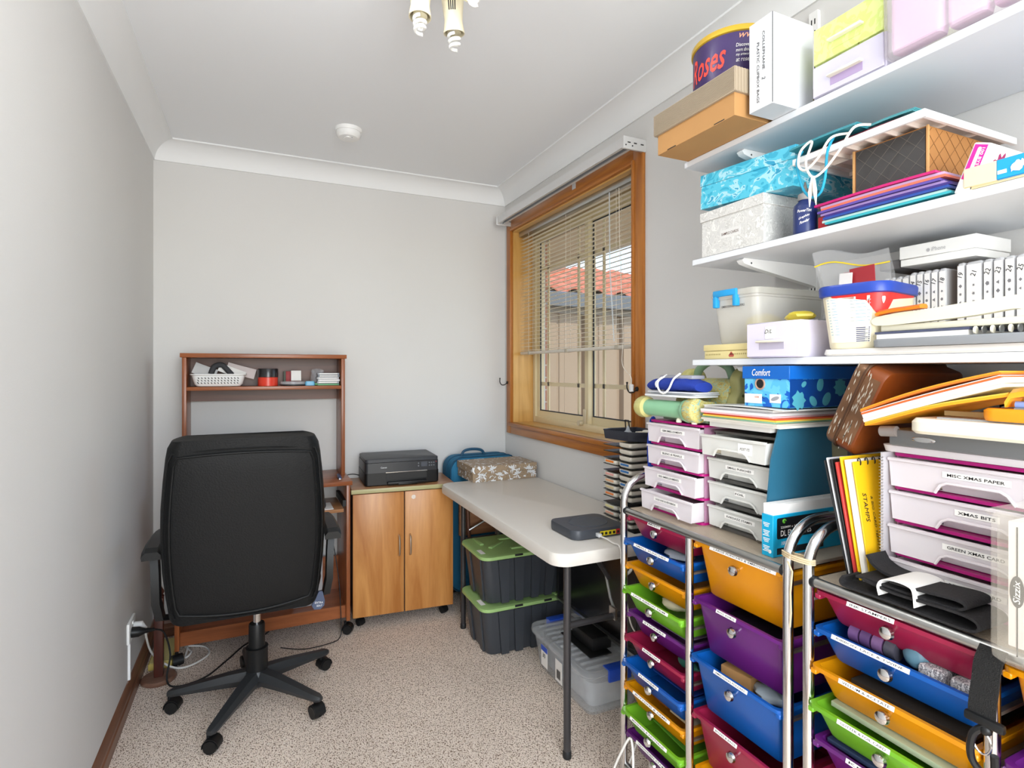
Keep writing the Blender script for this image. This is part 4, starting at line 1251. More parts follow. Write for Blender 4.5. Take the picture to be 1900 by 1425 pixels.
# contents showing above the tray rims
def sheet_stack(name, x0, x1, y0, y1, z, h, col, lab, cat='paper'):
    return single(name, MB().box(x0, x1, y0, y1, z, z + h, .001, 1), mat(name + '_' + col.strip('#'), col, .7), lab, cat)
def crumple(name, c, s, col, lab, cat, rough=.5, seed=1):
    rnd = random.Random(seed)
    ph = [rnd.uniform(0, 6) for _ in range(6)]
    m = MB()
    n = 14
    rs = []
    for i in range(8):
        a = -PI / 2 + PI * i / 7
        rad = max(math.cos(a), .02)
        rs.append([(c[0] + s[0] * rad * math.cos(2 * PI * k / n) * (1 + .18 * math.sin(3 * 2 * PI * k / n + ph[0] + i)), c[1] + s[1] * rad * math.sin(2 * PI * k / n) * (1 + .18 * math.sin(4 * 2 * PI * k / n + ph[1] + i * .7)), c[2] + s[2] * math.sin(a)) for k in range(n)])
    m.rings(rs)
    return single(name, m, mat(name + col.strip('#'), col, rough), lab, cat)
# far cart small trays
crumple('ribbon_bundle', (1.06, 1.17, .862), (.03, .04, .008), '#3b2631', 'dark ribbon bundle in the top red tray of the far cart', 'ribbon', .6, 3)
crumple('plastic_pouch', (1.055, 1.20, .786), (.03, .055, .011), '#9aa3ad', 'grey plastic pouch in the upper blue tray of the far cart', 'pouch', .2, 4)
crumple('felt_ball', (1.055, 1.22, .642), (.025, .04, .014), '#d8cfae', 'pale cloth bundle in the upper green tray of the far cart', 'cloth', .8, 5)
single('paper_sheet', MB().box(1.04, 1.28, 1.15, 1.30, .572, .5745), mat('lilac_paper', '#b79cc0', .7), 'lilac paper in the upper purple tray of the far cart', 'paper')
crumple('green_pouch', (1.045, 1.15, .512), (.02, .035, .012), '#2c6a5a', 'dark green pouch in the lower red tray of the far cart', 'pouch', .5, 6)
single('film_sheet', MB().box(1.03, 1.26, 1.13, 1.28, .436, .4385), mat('navy_film', '#24408c', .3), 'navy film sheet in the lower blue tray of the far cart', 'film')
m = MB().cyl((1.055, 1.235, .36), (1.055, 1.290, .36), .018, n=18)
single('thread_spool', m, mat('amber_spool', '#b46a1e', .4), 'amber spool in the lower orange tray of the far cart', 'spool')
sheet_stack('pattern_paper', 1.03, 1.25, 1.125, 1.21, .357, .006, '#e2cfa8', 'cream paper pad in the lower orange tray of the far cart')
single('green_card', MB().box(1.03, 1.25, 1.135, 1.28, .287, .2905).xf(about((1.03, 1.2, .287), rot('X', 4))), mat('green_card_stock', '#5c9a2a', .6), 'green card sheet in the lower green tray of the far cart', 'card')
single('wood_block', MB().box(1.03, 1.16, 1.14, 1.19, .212, .224, .002), mat('pale_wood_block', '#d9c39c', .6), 'pale wood block in the bottom purple tray of the far cart', 'block')
# far cart deep trays
single('boxed_punch', MB().box(1.05, 1.20, .86, .94, .832, .868, .004), mat('punch_black', '#2a2926', .4), 'black punch in the top orange deep tray', 'punch')
single('boxed_punch', MB().box(1.06, 1.17, .96, 1.03, .835, .864, .004), mat('punch_brown', '#5b3b22', .4), 'brown punch in the top orange deep tray', 'punch')
single('brown_carton', MB().box(1.04, 1.18, .96, 1.04, .50, .573, .002).xf(about((1.1, 1.0, .5), rot('Z', 10))), CARD, 'brown carton in the blue deep tray of the far cart', 'carton')
crumple('clear_sleeve', (1.065, .91, .552), (.025, .045, .016), '#b9c6cf', 'clear plastic sleeve in the blue deep tray of the far cart', 'sleeve', .15, 8)
single('black_die_set', MB().box(1.04, 1.18, .86, 1.02, .672, .70, .003), mat('die_black', '#1b1620', .4), 'black die set in the purple deep tray of the far cart', 'die set')
# near cart trays
crumple('green_foil_bag', (1.06, .60, .866), (.022, .05, .010), '#2f9a63', 'shiny green foil bag in the top red tray of the near cart', 'foil bag', .2, 9)
crumple('orange_felt', (1.07, .715, .858), (.03, .03, .012), '#8e3d1c', 'rust felt scrap in the top red tray of the near cart', 'felt', .8, 10)
for k, (yy, c, nm) in enumerate(((.690, '#6a4a7c', 'purple'), (.668, '#5b3f6e', 'dark plum'), (.646, '#7b5a86', 'mauve'), (.624, '#4b4a55', 'grey'))):
    single('ribbon_roll', MB().cyl((1.04, yy - .009, .792), (1.04, yy + .009, .792), .017, n=20), mat('ribbon_roll_' + c.strip('#'), c, .5), nm + ' ribbon roll in the blue tray of the near cart', 'ribbon roll')
LACE = pattern('grey_lace', ['#b9b7b9', '#7c7a80', '#dcdadb'], 160, .8, 'noise', (1, 1, 1), 0, [0, .45, .55])
single('lace_roll', MB().box(1.02, 1.10, .535, .575, .755, .797, .006), LACE, 'grey lace bundle in the blue tray of the near cart', 'lace')
single('lace_roll', MB().box(1.02, 1.10, .495, .527, .755, .796, .006), LACE, 'grey lace bundle nearest the strap in the blue tray', 'lace')
crumple('teal_ribbon', (1.035, .585, .796), (.012, .018, .018), '#5d8496', 'teal ribbon coil in the blue tray of the near cart', 'ribbon', .4, 12)
single('dark_acetate_pad', MB().box(1.02, 1.27, .50, .69, .702, .712), mat('acetate_dark', '#3a332c', .3), 'dark acetate pad in the orange tray of the near cart', 'acetate')
single('glitter_card_pad', MB().box(1.012, 1.26, .50, .725, .640, .650, .001).xf(about((1.02, .6, .64), rot('X', 1.5))), mat('sage_card', '#a9b596', .5), 'sage glitter card pad in the green tray of the near cart', 'card pad')
single('blue_edged_card', MB().box(1.015, 1.25, .50, .735, .567, .5755, .001), mat('navy_card', '#33405e', .5), 'navy card pad in the purple tray of the near cart', 'card pad')

# ------------------------------------------------------------------ shelves on the right wall
SXF = 1.0875
for nm, zt, y1, lab in (('wall_shelf', 1.872, 1.217, 'white wall shelf, the highest of the three'), ('wall_shelf', 1.595, 1.186, 'white wall shelf, the middle of the three'), ('wall_shelf', 1.322, 1.185, 'white wall shelf, the lowest of the three')):
    t = thing(nm, lab, 'shelf', (1.25, .6, zt - .016))
    build('board', MB().box(SXF, XR - .002, -.05, y1, zt - .016, zt, .001, 1), SHELFW, t)
    for yy in (1.05, .22):
        m = MB().prism([(XR - .008, zt - .0165), (1.125, zt - .0165), (1.118, zt - .022), (1.125, zt - .030), (1.16, zt - .038), (XR - .02, zt - .072), (XR - .008, zt - .078)], 'y', yy - .009, yy + .009)
        b_ = build('bracket', m, WHITEP, t)
        build('screw', MB().cyl((1.15, yy - .0095, zt - .028), (1.15, yy + .0095, zt - .028), .0025, n=8), DARKGREY, b_)
for yy, nm in ((1.05, 'white slotted shelf upright on the wall beside the window'), (.22, 'white slotted shelf upright on the wall at the right edge')):
    t = thing('shelf_upright', nm, 'shelf upright', (XR - .006, yy, 1.22))
    build('channel', MB().box(XR - .012, XR, yy - .013, yy + .013, 1.2, 2.28), WHITEP, t, False)
    sm = MB()
    for k in range(33):
        for q in (-.005, .005):
            sm.box(XR - .0126, XR - .0119, yy + q - .0015, yy + q + .0015, 1.22 + k * .032, 1.235 + k * .032)
    build('slots', sm, BLACKM, t, False)

# ------------------------------------------------------------------ milky drawer towers
TOPZ = .8815
MILK = clear('milky_drawer_plastic', '#fffafd', .74, .25, .28)
MILKG = clear('milky_grey_drawer_plastic', '#fbfbf7', .74, .25, .28)
MAG = mat('magenta_plastic', '#c81a86', .35, trans=.2)
DGR = mat('tower_dark_grey', '#55534f', .4)
def tower(label, xf, y0, y1, z0, pitch, n, frame, milk, texts, pulls, depth=.27, hands=None, contents=None):
    """stack of wide shallow drawers with a scooped finger pull in each front; texts are listed from the top drawer down"""
    t = thing('drawer_tower', label, 'drawer tower', (xf + depth / 2, (y0 + y1) / 2, z0))
    z1 = z0 + pitch * n
    cy = (y0 + y1) / 2; w = y1 - y0
    for k in range(n + 1):
        z = z0 + pitch * k
        build('divider', MB().rings([rr(xf + depth / 2 + .004, cy, depth - .008, w, .012, z, 4), rr(xf + depth / 2 + .004, cy, depth - .008, w, .012, z + .006, 4)]), frame, t)
    for yy in (y0 + .002, y1 - .005):
        build('side_wall', MB().box(xf + .02, xf + depth, yy, yy + .003, z0 + .006, z1), clear('side_' + frame.name, '#d79fc0' if frame is MAG else '#b5b3ae', .55, .3), t, False)
    for k in range(n):
        z = z0 + pitch * (n - 1 - k) + .0075
        h = pitch - .0095
        x = xf - pulls[k]
        ya, yb = y0 + .006, y1 - .006
        # front with a scooped notch along the bottom
        a, b_ = cy - .052, cy + .052
        poly = [(ya, z), (a - .006, z), (a + .004, z + h * .30), (a + .014, z + h * .40), (b_ - .014, z + h * .40), (b_ - .004, z + h * .30), (b_ + .006, z), (yb, z), (yb + .004, z + h - .006), (yb + .005, z + h), (ya - .005, z + h), (ya - .004, z + h - .006)]
        d = build('drawer', MB().prism(poly, 'x', x, x + .0022), milk, t, False)
        arch = [(x - .002, a - .006, z + .001), (x - .005, a + .004, z + h * .30), (x - .005, a + .014, z + h * .40), (x - .005, b_ - .014, z + h * .40), (x - .005, b_ - .004, z + h * .30), (x - .002, b_ + .006, z + .001)]
        build('finger_pull', MB().tube(arch, .0026, 6), milk, d)
        build('rim', MB().box(x - .005, x + .0, ya - .005, yb + .005, z + h - .006, z + h, .0012, 1), milk, d)
        tub = MB().box(x + .0022, x + depth - .03, ya + .002, ya + .004, z, z + h - .004).box(x + .0022, x + depth - .03, yb - .004, yb - .002, z, z + h - .004).box(x + .03, x + depth - .03, ya + .004, yb - .004, z, z + .0016)
        tub.box(x + .028, x + .030, a - .01, b_ + .01, z, z + h * .5)
        build('tub', tub, milk, d, False)
        c = (contents or ['#d9d6dc'] * n)[k]
        if c:
            build('papers_inside', MB().box(x + .035, x + depth - .05, ya + .012, yb - .012, z + .0025, z + h * .55), mat('inside_' + c.strip('#'), c, .7), d, False)
        if texts[k]:
            hd = hands and hands.get(k)
            if hd:
                panel(d, 'sticker', (x - .0006, y0 + .062, z + h * .55), Y_ * -1, Z_, .042, .026, PAPER, .0006)
                lettering(d, texts[k], (x - .0014, y0 + .062, z + h * .55), Y_ * -1, Z_, .0065, INK, .35, 0, .030)
            else:
                tl = min(.0062 * len(texts[k]) + .008, .098)
                panel(d, 'label_strip', (x - .0006, cy - .002, z + h * .66), Y_ * -1, Z_, tl, .0105, PAPER, .0006)
                lettering(d, texts[k], (x - .0014, cy - .002, z + h * .66), Y_ * -1, Z_, .0052, INK, 0, .012, tl * .84)
    return t
tower('clear drawer tower with magenta trim and crowded labels on the far cart', 1.062, 1.130, 1.347, TOPZ, .0648, 4, MAG, MILK,
      ['GEM EMBELLISHMENTS', 'BLING & PEARLS', 'RED EMBELLISHMENTS', 'GOLD AND SILVER RIBBON'], [.0, .0, .012, .024], .27, None, ['#d8c8d4', '#cdbfd0', '#c9ccd4', '#c8c2c4'])
tower('clear drawer tower with dark grey trim holding a FOIL drawer', 1.088, .914, 1.122, TOPZ, .0620, 4, DGR, MILKG,
      ['POST ITS', 'SMALL PUNCHES', 'FOIL', 'KARDAZZ STAMPS'], [.030, .006, .004, .006], .27, {0: True}, ['#d8cdb4', '#c3c4c0', '#aeb4ba', '#c5c5be'])
single('index_card', MB().box(1.0815, 1.083, .918, .940, .886, .918), PAPER, 'small white card standing against the lowest grey-trim drawer', 'card')
tower('large clear drawer tower with magenta trim holding christmas papers', 1.092, .385, .664, TOPZ, .0625, 4, MAG, MILK,
      ['MISC XMAS PAPER', 'XMAS BITS', 'GREEN XMAS CARD', 'RED XMAS CARD'], [.004, .0, .004, .006], .265, None, ['#dcd6c4', '#b9b8c4', '#9cc0b8', '#cbb3bb'])
lidx = single('clear_lid_tray', MB().rings([rr(1.232, .527, .29, .30, .02, 1.140, 4), rr(1.232, .527, .295, .305, .02, 1.152, 4), rr(1.232, .527, .285, .295, .02, 1.153, 4), rr(1.232, .527, .28, .29, .018, 1.143, 4)]), MILK, 'milky tray of cream papers on top of the christmas drawer tower', 'tray')

# ------------------------------------------------------------------ on top of the two towers: papers, shoe box, die-cutting machine
zz = 1.1485
pads = [('#d9d7d2', .012, 'grey backing board'), ('#f1efe9', .006, 'white card pad'), ('#cfc9bd', .005, 'fawn card pad'), ('#8fc2a2', .004, 'sage green card pad'), ('#f2c94e', .004, 'yellow card pad'), ('#d9582f', .004, 'orange red card pad'), ('#e9b9be', .004, 'pale pink card pad'), ('#efefef', .006, 'bright white paper pad'), ('#a9a7a8', .003, 'mid grey paper pad'), ('#e8e6e4', .005, 'off white magazine')]
rnd = random.Random(5)
for k, (c, h, nm) in enumerate(pads):
    dx, dy = rnd.uniform(-.006, .006), rnd.uniform(-.004, .004)
    if k == 0:
        x0, y0, y1 = 1.072, .920, 1.105
    else:
        x0, y0, y1 = 1.060 + dx, .885 + dy + .002 * k, 1.118 + dy
    single('card_pad', MB().box(x0, 1.375, y0, y1, zz, zz + h - .0003).xf(about((1.2, 1.0, zz), rot('Z', rnd.uniform(-1.2, 1.2)))), mat('pad_' + c.strip('#'), c, .75), nm + ' in the pile under the blue shoe box', 'card pad', 'paper pile under the shoe box')
    zz += h
single('open_magazine', MB().grid(lambda u, v: (1.055 + u * .31, .870 + v * .24, zz + .0025 + .0035 * math.sin(v * PI) * (1 - u * .6)), 6, 8, .002), mat('magazine_page', '#dfe0da', .5, vary=.12, vscale=18), 'loose curled magazine directly under the blue shoe box', 'magazine')
SBZ = zz + .0066
sb = thing('shoe_box', 'blue floral shoe box with the word Comfort under the lowest shelf', 'shoe box', (1.23, .93, SBZ))
SBL = pattern('blue_flower_card', ['#0d5fc0', '#59b8e6', '#6cc6ee', '#0d5fc0'], 16, .45, 'noise', (1, 1, 1), 1.6, [0, .47, .56, .66])
SBD = mat('royal_blue_card', '#0e62bb', .4)
SBN = mat('navy_blue_card', '#0b3f86', .4)
sx0, sx1, sy0, sy1 = 1.072, 1.392, .866, .998
sh = 1.303 - SBZ
build('body', MB().box(sx0 + .004, sx1 - .004, sy0 + .004, sy1 - .004, SBZ, SBZ + sh - .02), SBL, sb, False)
ld = build('lid', MB().box(sx0, sx1, sy0, sy1, SBZ + sh - .030, SBZ + sh, .001, 1), SBD, sb)
lettering(ld, 'Comfort', (sx0 - .0004, .942, SBZ + sh - .015), Y_ * -1, Z_, .016, PAPER, .25, .006, .052)
build('side_print', MB().box(sx0 + .006, sx1 - .006, sy0 + .0030, sy0 + .0041, SBZ + .001, SBZ + sh - .031), SBN, sb, False)  # leaf-print side turned from the light, its shade put into the blue
LEAF = mat('teal_leaf_print', '#4fa3b4', .5)
def leaf(parent, cx, cz, s, ang, y, lobes=0):
    pts = []
    n = 18
    for k in range(n):
        a = 2 * PI * k / n
        r = s * (1 + (.18 * math.cos(lobes * a) if lobes else 0)) * (1 if lobes else (.55 + .45 * abs(math.cos(a / 2)) ** 1.5))
        pts.append((r * math.cos(a), r * math.sin(a) * (1 if lobes else .62)))
    ca, sa = math.cos(ang), math.sin(ang)
    m = MB().prism([(cx + u * ca - v * sa, cz + u * sa + v * ca) for u, v in pts], 'y', y - .0007, y)
    o = build('leaf_print', m, LEAF, parent, False)
    if lobes:
        pass
    return o
ly = sy0 + .0030
leaf(sb, 1.105, SBZ + .017, .020, 0, ly, 7); leaf(sb, 1.12, SBZ + .052, .011, .6, ly); leaf(sb, 1.175, SBZ + .048, .020, 1.3, ly); leaf(sb, 1.195, SBZ + .015, .022, .9, ly)
leaf(sb, 1.155, SBZ + .012, .018, 2.4, ly); leaf(sb, 1.245, SBZ + .045, .020, 0, ly, 8); leaf(sb, 1.29, SBZ + .03, .02, 1.2, ly); leaf(sb, 1.33, SBZ + .05, .018, 0, ly, 7)
rg = MB()
fz = SBZ + sh * .56
ringp = [(sx0 + .0032, .948 + .0125 * math.cos(2 * PI * k / 20), fz + .0125 * math.sin(2 * PI * k / 20)) for k in range(20)]
build('grommet', rg.tube(ringp, .0022, 6, loop=True), mat('kraft_ring', '#b08c78', .6), sb)
build('finger_hole', MB().cyl((sx0 + .0028, .948, fz), (sx0 + .005, .948, fz), .0112, n=20), BLACKM, sb)
panel(sb, 'size_label', (sx0 + .0038, .968, SBZ + .018), Y_ * -1, Z_, .05, .022, PAPER, .001)
panel(sb, 'picture_label', (sx0 + .0038, .906, SBZ + .020), Y_ * -1, Z_, .030, .020, mat('pale_label', '#e6e3df', .6), .001)
lettering(sb, '1008', (sx0 + .0026, .957, SBZ + .022), Y_ * -1, Z_, .005, mat('orange_ink', '#c96a3c', .6))
lettering(sb, '42', (sx0 + .0026, .938, SBZ + .0215), Y_ * -1, Z_, .005, INK)
build('shoe_picture', MB().rings([[(sx0 + .0027 - q * .0002, .906 + .011 * math.cos(a), SBZ + .020 + .0045 * math.sin(a) - .003 * math.cos(a)) for a in [2 * PI * k / 16 for k in range(16)]] for q in (0, 1)]), mat('grey_shoe_print', '#9a9ca2', .6), sb, False)

# die-cutting machine
dm = thing('die_cutting_machine', 'mint and olive hand-cranked die cutting machine on the magenta drawer tower', 'die cutter', (1.15, 1.24, 1.149))
OLIVE = mat('olive_cream_plastic', '#c6c07c', .4, vary=.1, vscale=40)
MINT = mat('mint_plastic', '#8fc49c', .35)
MINTD = mat('sage_plastic', '#7f9e80', .4)
SWIRL = pattern('swirl_print_plastic', ['#c6c07c', '#b59b52', '#c6c07c', '#62a8b4', '#c9c384'], 38, .4, 'noise', (1, 1, 1), 3.0, [0, .40, .46, .575, .615])
rx, rz = 1.068, 1.183
build('roller', MB().tube([(rx, 1.185, rz), (rx, 1.355, rz)], .024, 24), MINT, dm)
build('roller_collar', MB().tube([(rx, 1.345, rz), (rx, 1.352, rz), (rx, 1.372, rz), (rx, 1.384, rz), (rx, 1.390, rz)], [.024, .031, .033, .029, .018], 24), OLIVE, dm)
build('roller_collar', MB().tube([(rx, 1.192, rz), (rx, 1.185, rz), (rx, 1.172, rz)], [.025, .031, .033], 24), MINT, dm)
def blob(pts, y0, y1, material, nm, bev=.006):
    """outline in x,z extruded along y with softened edges"""
    cx = sum(p[0] for p in pts) / len(pts); cz = sum(p[1] for p in pts) / len(pts)
    def R(k, y):
        out = []
        for x, z in pts:
            d = Vector((x - cx, z - cz)); L_ = d.length
            f_ = (L_ - k) / L_
            out.append((cx + d.x * f_, y, cz + d.y * f_))
        return out
    return build(nm, MB().rings([R(bev, y0), R(bev * .3, y0 + bev * .3), R(0, y0 + bev), R(0, y1 - bev), R(bev * .3, y1 - bev * .3), R(bev, y1)]), material, dm, True, 50)
cheek = [(p.x, p.z) for p in catmull([(1.036, 0, 1.17), (1.036, 0, 1.200), (1.060, 0, 1.2175), (1.09, 0, 1.21), (1.125, 0, 1.205), (1.15, 0, 1.185), (1.14, 0, 1.158), (1.10, 0, 1.156), (1.06, 0, 1.152)], 5, True)]
blob(cheek, 1.135, 1.172, SWIRL, 'roller_cheek')
def cloud(x0, x1, z0, z1):
    c = []
    P = [(x0, z0 + .0), (x0 - .004, (z0 + z1) / 2 - .02), (x0 + .012, (z0 + z1) / 2 + .012), (x0 + .008, z1 - .03), (x0 + .028, z1 - .006), (x0 + .055, z1), (x0 + .082, z1 - .008), (x0 + .098, z1 - .035), (x1 + .0, z1 - .055), (x1 + .012, z1 - .09), (x1, z0 + .02), (x1 - .01, z0)]
    return [(p.x, p.z) for p in catmull([(a, 0, b) for a, b in P], 4, True)]
hd_ = [(1.135, 1.150)]
blob(cloud(1.145, 1.255, 1.150, 1.302), 1.085, 1.120, mat('olive_side_plastic', '#a9a468', .42, vary=.06, vscale=30), 'side_cheek', .008)
blob(cloud(1.145, 1.255, 1.150, 1.298), 1.285, 1.318, OLIVE, 'side_cheek', .008)
bodyp = [(p.x, p.z) for p in catmull([(1.150, 0, 1.152), (1.148, 0, 1.20), (1.152, 0, 1.245), (1.175, 0, 1.268), (1.21, 0, 1.268), (1.238, 0, 1.245), (1.242, 0, 1.20), (1.240, 0, 1.152)], 4, True)]
blob(bodyp, 1.118, 1.288, SWIRL, 'body', .003)
build('carry_handle', MB().tube(catmull([(1.195, 1.286, 1.268), (1.195, 1.272, 1.296), (1.195, 1.235, 1.317), (1.195, 1.20, 1.318), (1.195, 1.16, 1.300), (1.195, 1.145, 1.27)], 6), [.012] * 31, 12), MINTD, dm)
build('base_plate', MB().box(1.09, 1.24, 1.13, 1.31, 1.150, 1.162, .003), MINTD, dm)
build('arm_link', MB().box(1.10, 1.155, 1.15, 1.30, 1.165, 1.200, .006), MINTD, dm)
for q in (1.20, 1.14):
    build('foot', MB().lathe([(.007, 0), (.008, .002), (.007, .008), (.005, .012)], (1.062, q + .01, 1.1488), 12), CREAMP, dm)
for q in (1.168, 1.205):
    build('screw_cap', MB().cyl((q, 1.0835, 1.225), (q, 1.086, 1.225), .004, n=10), mat('dark_olive', '#5c5a34', .6), dm)
# papers and bag resting on the machine arm
for k, (c, h, dx, nm) in enumerate((('#e8eaec', .006, 0, 'white printed booklet lowest of the papers on the die cutter'), ('#c9ccd0', .004, .012, 'grey folder among the papers on the die cutter'), ('#dedfe2', .004, .006, 'white card at the top of the papers on the die cutter'))):
    z = 1.2185 + [0, .0065, .011][k]
    single('booklet', MB().box(1.045 + dx, 1.142, 1.145 - dx * .5, 1.338 - dx, z, z + h - .0004, .0008, 1), mat('booklet_' + c.strip('#'), c, .5), nm, 'booklet')
BAGB = mat('blue_mesh_fabric', '#17379c', .75, bump=.5, bscale=420)
m = MB()
rs = []
for i in range(11):
    t = i / 10
    y = 1.145 + .20 * t
    w = .040 * (.55 + .45 * math.sin(PI * (.08 + .84 * t)) ** .5); h = .021 * (.45 + .55 * math.sin(PI * (.06 + .88 * t)) ** .6)
    rs.append([(1.09 + w * math.cos(2 * PI * k / 16), y, 1.2335 + h + h * math.sin(2 * PI * k / 16) * (1 + .12 * math.sin(5 * t * PI + k)) + .002 * math.sin(9 * t)) for k in range(16)])
bg = thing('blue_bag', 'rolled blue mesh bag with white cord on top of the die cutter papers', 'bag', (1.09, 1.24, 1.2335))
build('bundle', MB().rings(rs), BAGB, bg, True, 60)
build('grey_lining', MB().box(1.068, 1.115, 1.165, 1.30, 1.268, 1.279, .004), mat('grey_lining', '#9b9ba6', .7), bg)
build('white_cord', MB().tube(catmull([(1.075, 1.275, 1.279), (1.048, 1.280, 1.262), (1.042, 1.272, 1.240), (1.040, 1.250, 1.228), (1.041, 1.228, 1.240), (1.050, 1.218, 1.268), (1.07, 1.213, 1.284)], 6), .0028, 7).tube(catmull([(1.075, 1.290, 1.276), (1.05, 1.292, 1.258), (1.046, 1.284, 1.245)], 5), .0028, 7), WHITE, bg)
single('blue_cloth', MB().grid(lambda u, v: (1.075 + .03 * u, 1.352 + .010 * math.sin(3 * v) + .006 * v, 1.145 - .155 * v + .01 * math.sin(4 * u)), 4, 8, .003), mat('royal_blue_cloth', '#1d3fae', .8), 'royal blue cloth hanging beside the magenta drawer tower', 'cloth')
# teal board and boxed envelopes
tb_ = [(1.036, .8815), (1.255, .8815), (1.270, 1.02), (1.262, 1.192), (1.098, 1.192), (1.062, 1.09)]
single('teal_folder', MB().prism(tb_, 'y', .9045, .9085), mat('teal_board', '#2f6b86', .35, vary=.1, vscale=6), 'teal plastic folder standing behind the envelope box', 'folder')
single('cream_folder', MB().box(1.19, 1.33, .9092, .9118, .882, 1.15), mat('pale_olive_card', '#cfc99f', .7), 'pale olive card standing behind the teal folder', 'card')
en = thing('envelope_box', 'turquoise box of white DL envelopes on the far cart', 'envelope box', (1.14, .887, TOPZ))
CYAN = mat('cyan_card', '#12a6d2', .4)
ex0, ex1, ey0, ey1 = 1.028, 1.262, .872, .902
build('box', MB().box(ex0, ex1, ey0, ey1, TOPZ, TOPZ + .092, .0008, 1), CYAN, en)
for k in range(9):
    yy = ey0 + .002 + k * .0029
    build('envelope', MB().box(ex0 + .003, ex1 - .003, yy, yy + .0024, TOPZ + .09, TOPZ + .1135 + .0008 * (k % 3)), PAPER, en, False)
fc = Vector((1, 0, 0))
EB = mat('black_print', '#15181c', .4)
panel(en, 'print_panel', (1.125, ey0 - .0002, TOPZ + .062), X_, Z_, .17, .046, EB, .0006, r=.004)
panel(en, 'print_band', (1.115, ey0 - .0002, TOPZ + .012), X_, Z_, .15, .014, EB, .0006)
lettering(en, '220MM x 110MM', (1.087, ey0 - .0006, TOPZ + .064), X_, Z_, .005, PAPER, 0, .01, .072)
lettering(en, 'DL ENVELOPES', (1.100, ey0 - .0006, TOPZ + .051), X_, Z_, .013, PAPER, 0, .01, .098)
lettering(en, '100', (1.061, ey0 - .0004, TOPZ + .029), X_, Z_, .008, PAPER, .15, .01)
lg_ = MB()
for k in range(3):
    lg_.tube([(1.062 + .0055 * (1 - k * .3) * math.cos(a), ey0 - .0012, TOPZ + .0775 + .0045 * (1 - k * .3) * math.sin(a)) for a in [.4 * k + 2 * PI * q / 14 for q in range(12)]], .0007, 5)
build('green_emblem', lg_, mat('emblem_green', '#5fae2e', .5), en)
for k in range(4):
    for q in range((3, 4, 3, 4)[k]):
        panel(en, 'small_print', (ex0 - .0002, .889 + .001 * (q % 2), TOPZ + .073 - k * .017 - q * .0035), Y_ * -1, Z_, .017 - .003 * (q % 3), .0016, PAPER, .0005)
panel(en, 'recycle_mark', (ex0 - .0002, .880, TOPZ + .012), Y_ * -1, Z_, .008, .008, PAPER, .0005, r=.0035)

# ------------------------------------------------------------------ ink pad rack on the table
TZ = .7102
ik = thing('ink_rack', 'black rack of stamp ink pads standing on the table by the window', 'ink rack', (1.29, 1.74, TZ))
build('base', MB().box(1.22, 1.37, 1.62, 1.83, TZ, TZ + .008, .002), BLACK, ik)
build('post', MB().box(1.322, 1.342, 1.705, 1.735, TZ + .008, 1.035), BLACK, ik)
INKC = mat('ink_pad_cream', '#e4dfd0', .4)
ORD = ['first', 'second', 'third', 'fourth', 'fifth', 'sixth', 'seventh', 'eighth', 'ninth', 'tenth', 'eleventh', 'twelfth', 'thirteenth']
inkcols = {'r': [None] * 13, 'l': [None] * 13}
PADC = {}
def inkpad(y0, y1, z, cap, lab, grp):
    t = thing('ink_pad', lab, 'ink pad', (1.27, (y0 + y1) / 2, z), 0, grp)
    b_ = build('case', MB().rings([rr(1.27, (y0 + y1) / 2, .085, y1 - y0 - .008, .01, z, 4), rr(1.27, (y0 + y1) / 2, .094, y1 - y0, .012, z + .006, 4), rr(1.27, (y0 + y1) / 2, .094, y1 - y0, .012, z + .0165, 4)]), INKC, t)
    if cap:
        build('colour_tab', MB().box(1.2215, 1.2232, y0 + .010, y1 - .016, z + .0075, z + .0145), mat('tab_' + cap.strip('#'), cap, .5), t, False)
lc_ = {3: '#f0862a', 4: None, 5: '#e9a9a0', 6: '#efb88a', 7: '#d9c79a', 8: '#ec8a4a', 10: '#e9e0a0', 11: '#efb49a', 12: '#e8e08a'}
cn = {'#f0862a': 'orange', '#e9a9a0': 'pink', '#efb88a': 'peach', '#d9c79a': 'tan', '#ec8a4a': 'rust orange', '#e9e0a0': 'pale yellow', '#efb49a': 'salmon', '#e8e08a': 'lemon', '#3a78b8': 'blue'}
for k in range(13):
    z = 1.010 - k * .0245
    build('plate', MB().box(1.225, 1.345, 1.640, 1.822, z - .0035, z - .0015), BLACK, ik, False)
    if k not in (9,):
        cap = '#3a78b8' if k in (3, 4, 6) else None
        lab = ('cream ink pad with blue tab, %s in the right column of the ink rack' % ('topmost', 'middle', 'lowest')[(3, 4, 6).index(k)]) if cap else 'plain cream ink pad in the right column of the rack'
        inkpad(1.648, 1.722, z - .001, cap, lab.replace('plain cream ink pad in', 'plain cream ink pad, %s from the top in' % ORD[k]), 'ink pads in the right column')
    if k in lc_ and lc_[k]:
        inkpad(1.742, 1.818, z - .001, lc_[k], 'cream ink pad with %s tab in the left column of the ink rack' % cn[lc_[k]], 'ink pads in the left column')
ry = thing('craft_tray', 'dark navy corner tray on top of the ink rack', 'tray', (1.28, 1.70, 1.034))
tri = [(1.205, 1.79), (1.222, 1.66), (1.285, 1.615), (1.365, 1.63), (1.365, 1.80), (1.25, 1.81)]
def trir(k, z):
    cx, cy = 1.285, 1.72
    return [(cx + (x - cx) * k, cy + (y - cy) * k, z) for x, y in tri]
build('tray', MB().rings([trir(.94, 1.034), trir(.96, 1.037), trir(1.0, 1.064), trir(1.02, 1.066), trir(1.02, 1.069), trir(.97, 1.067), trir(.92, 1.040)]), mat('navy_tray', '#2d313c', .45), ry)
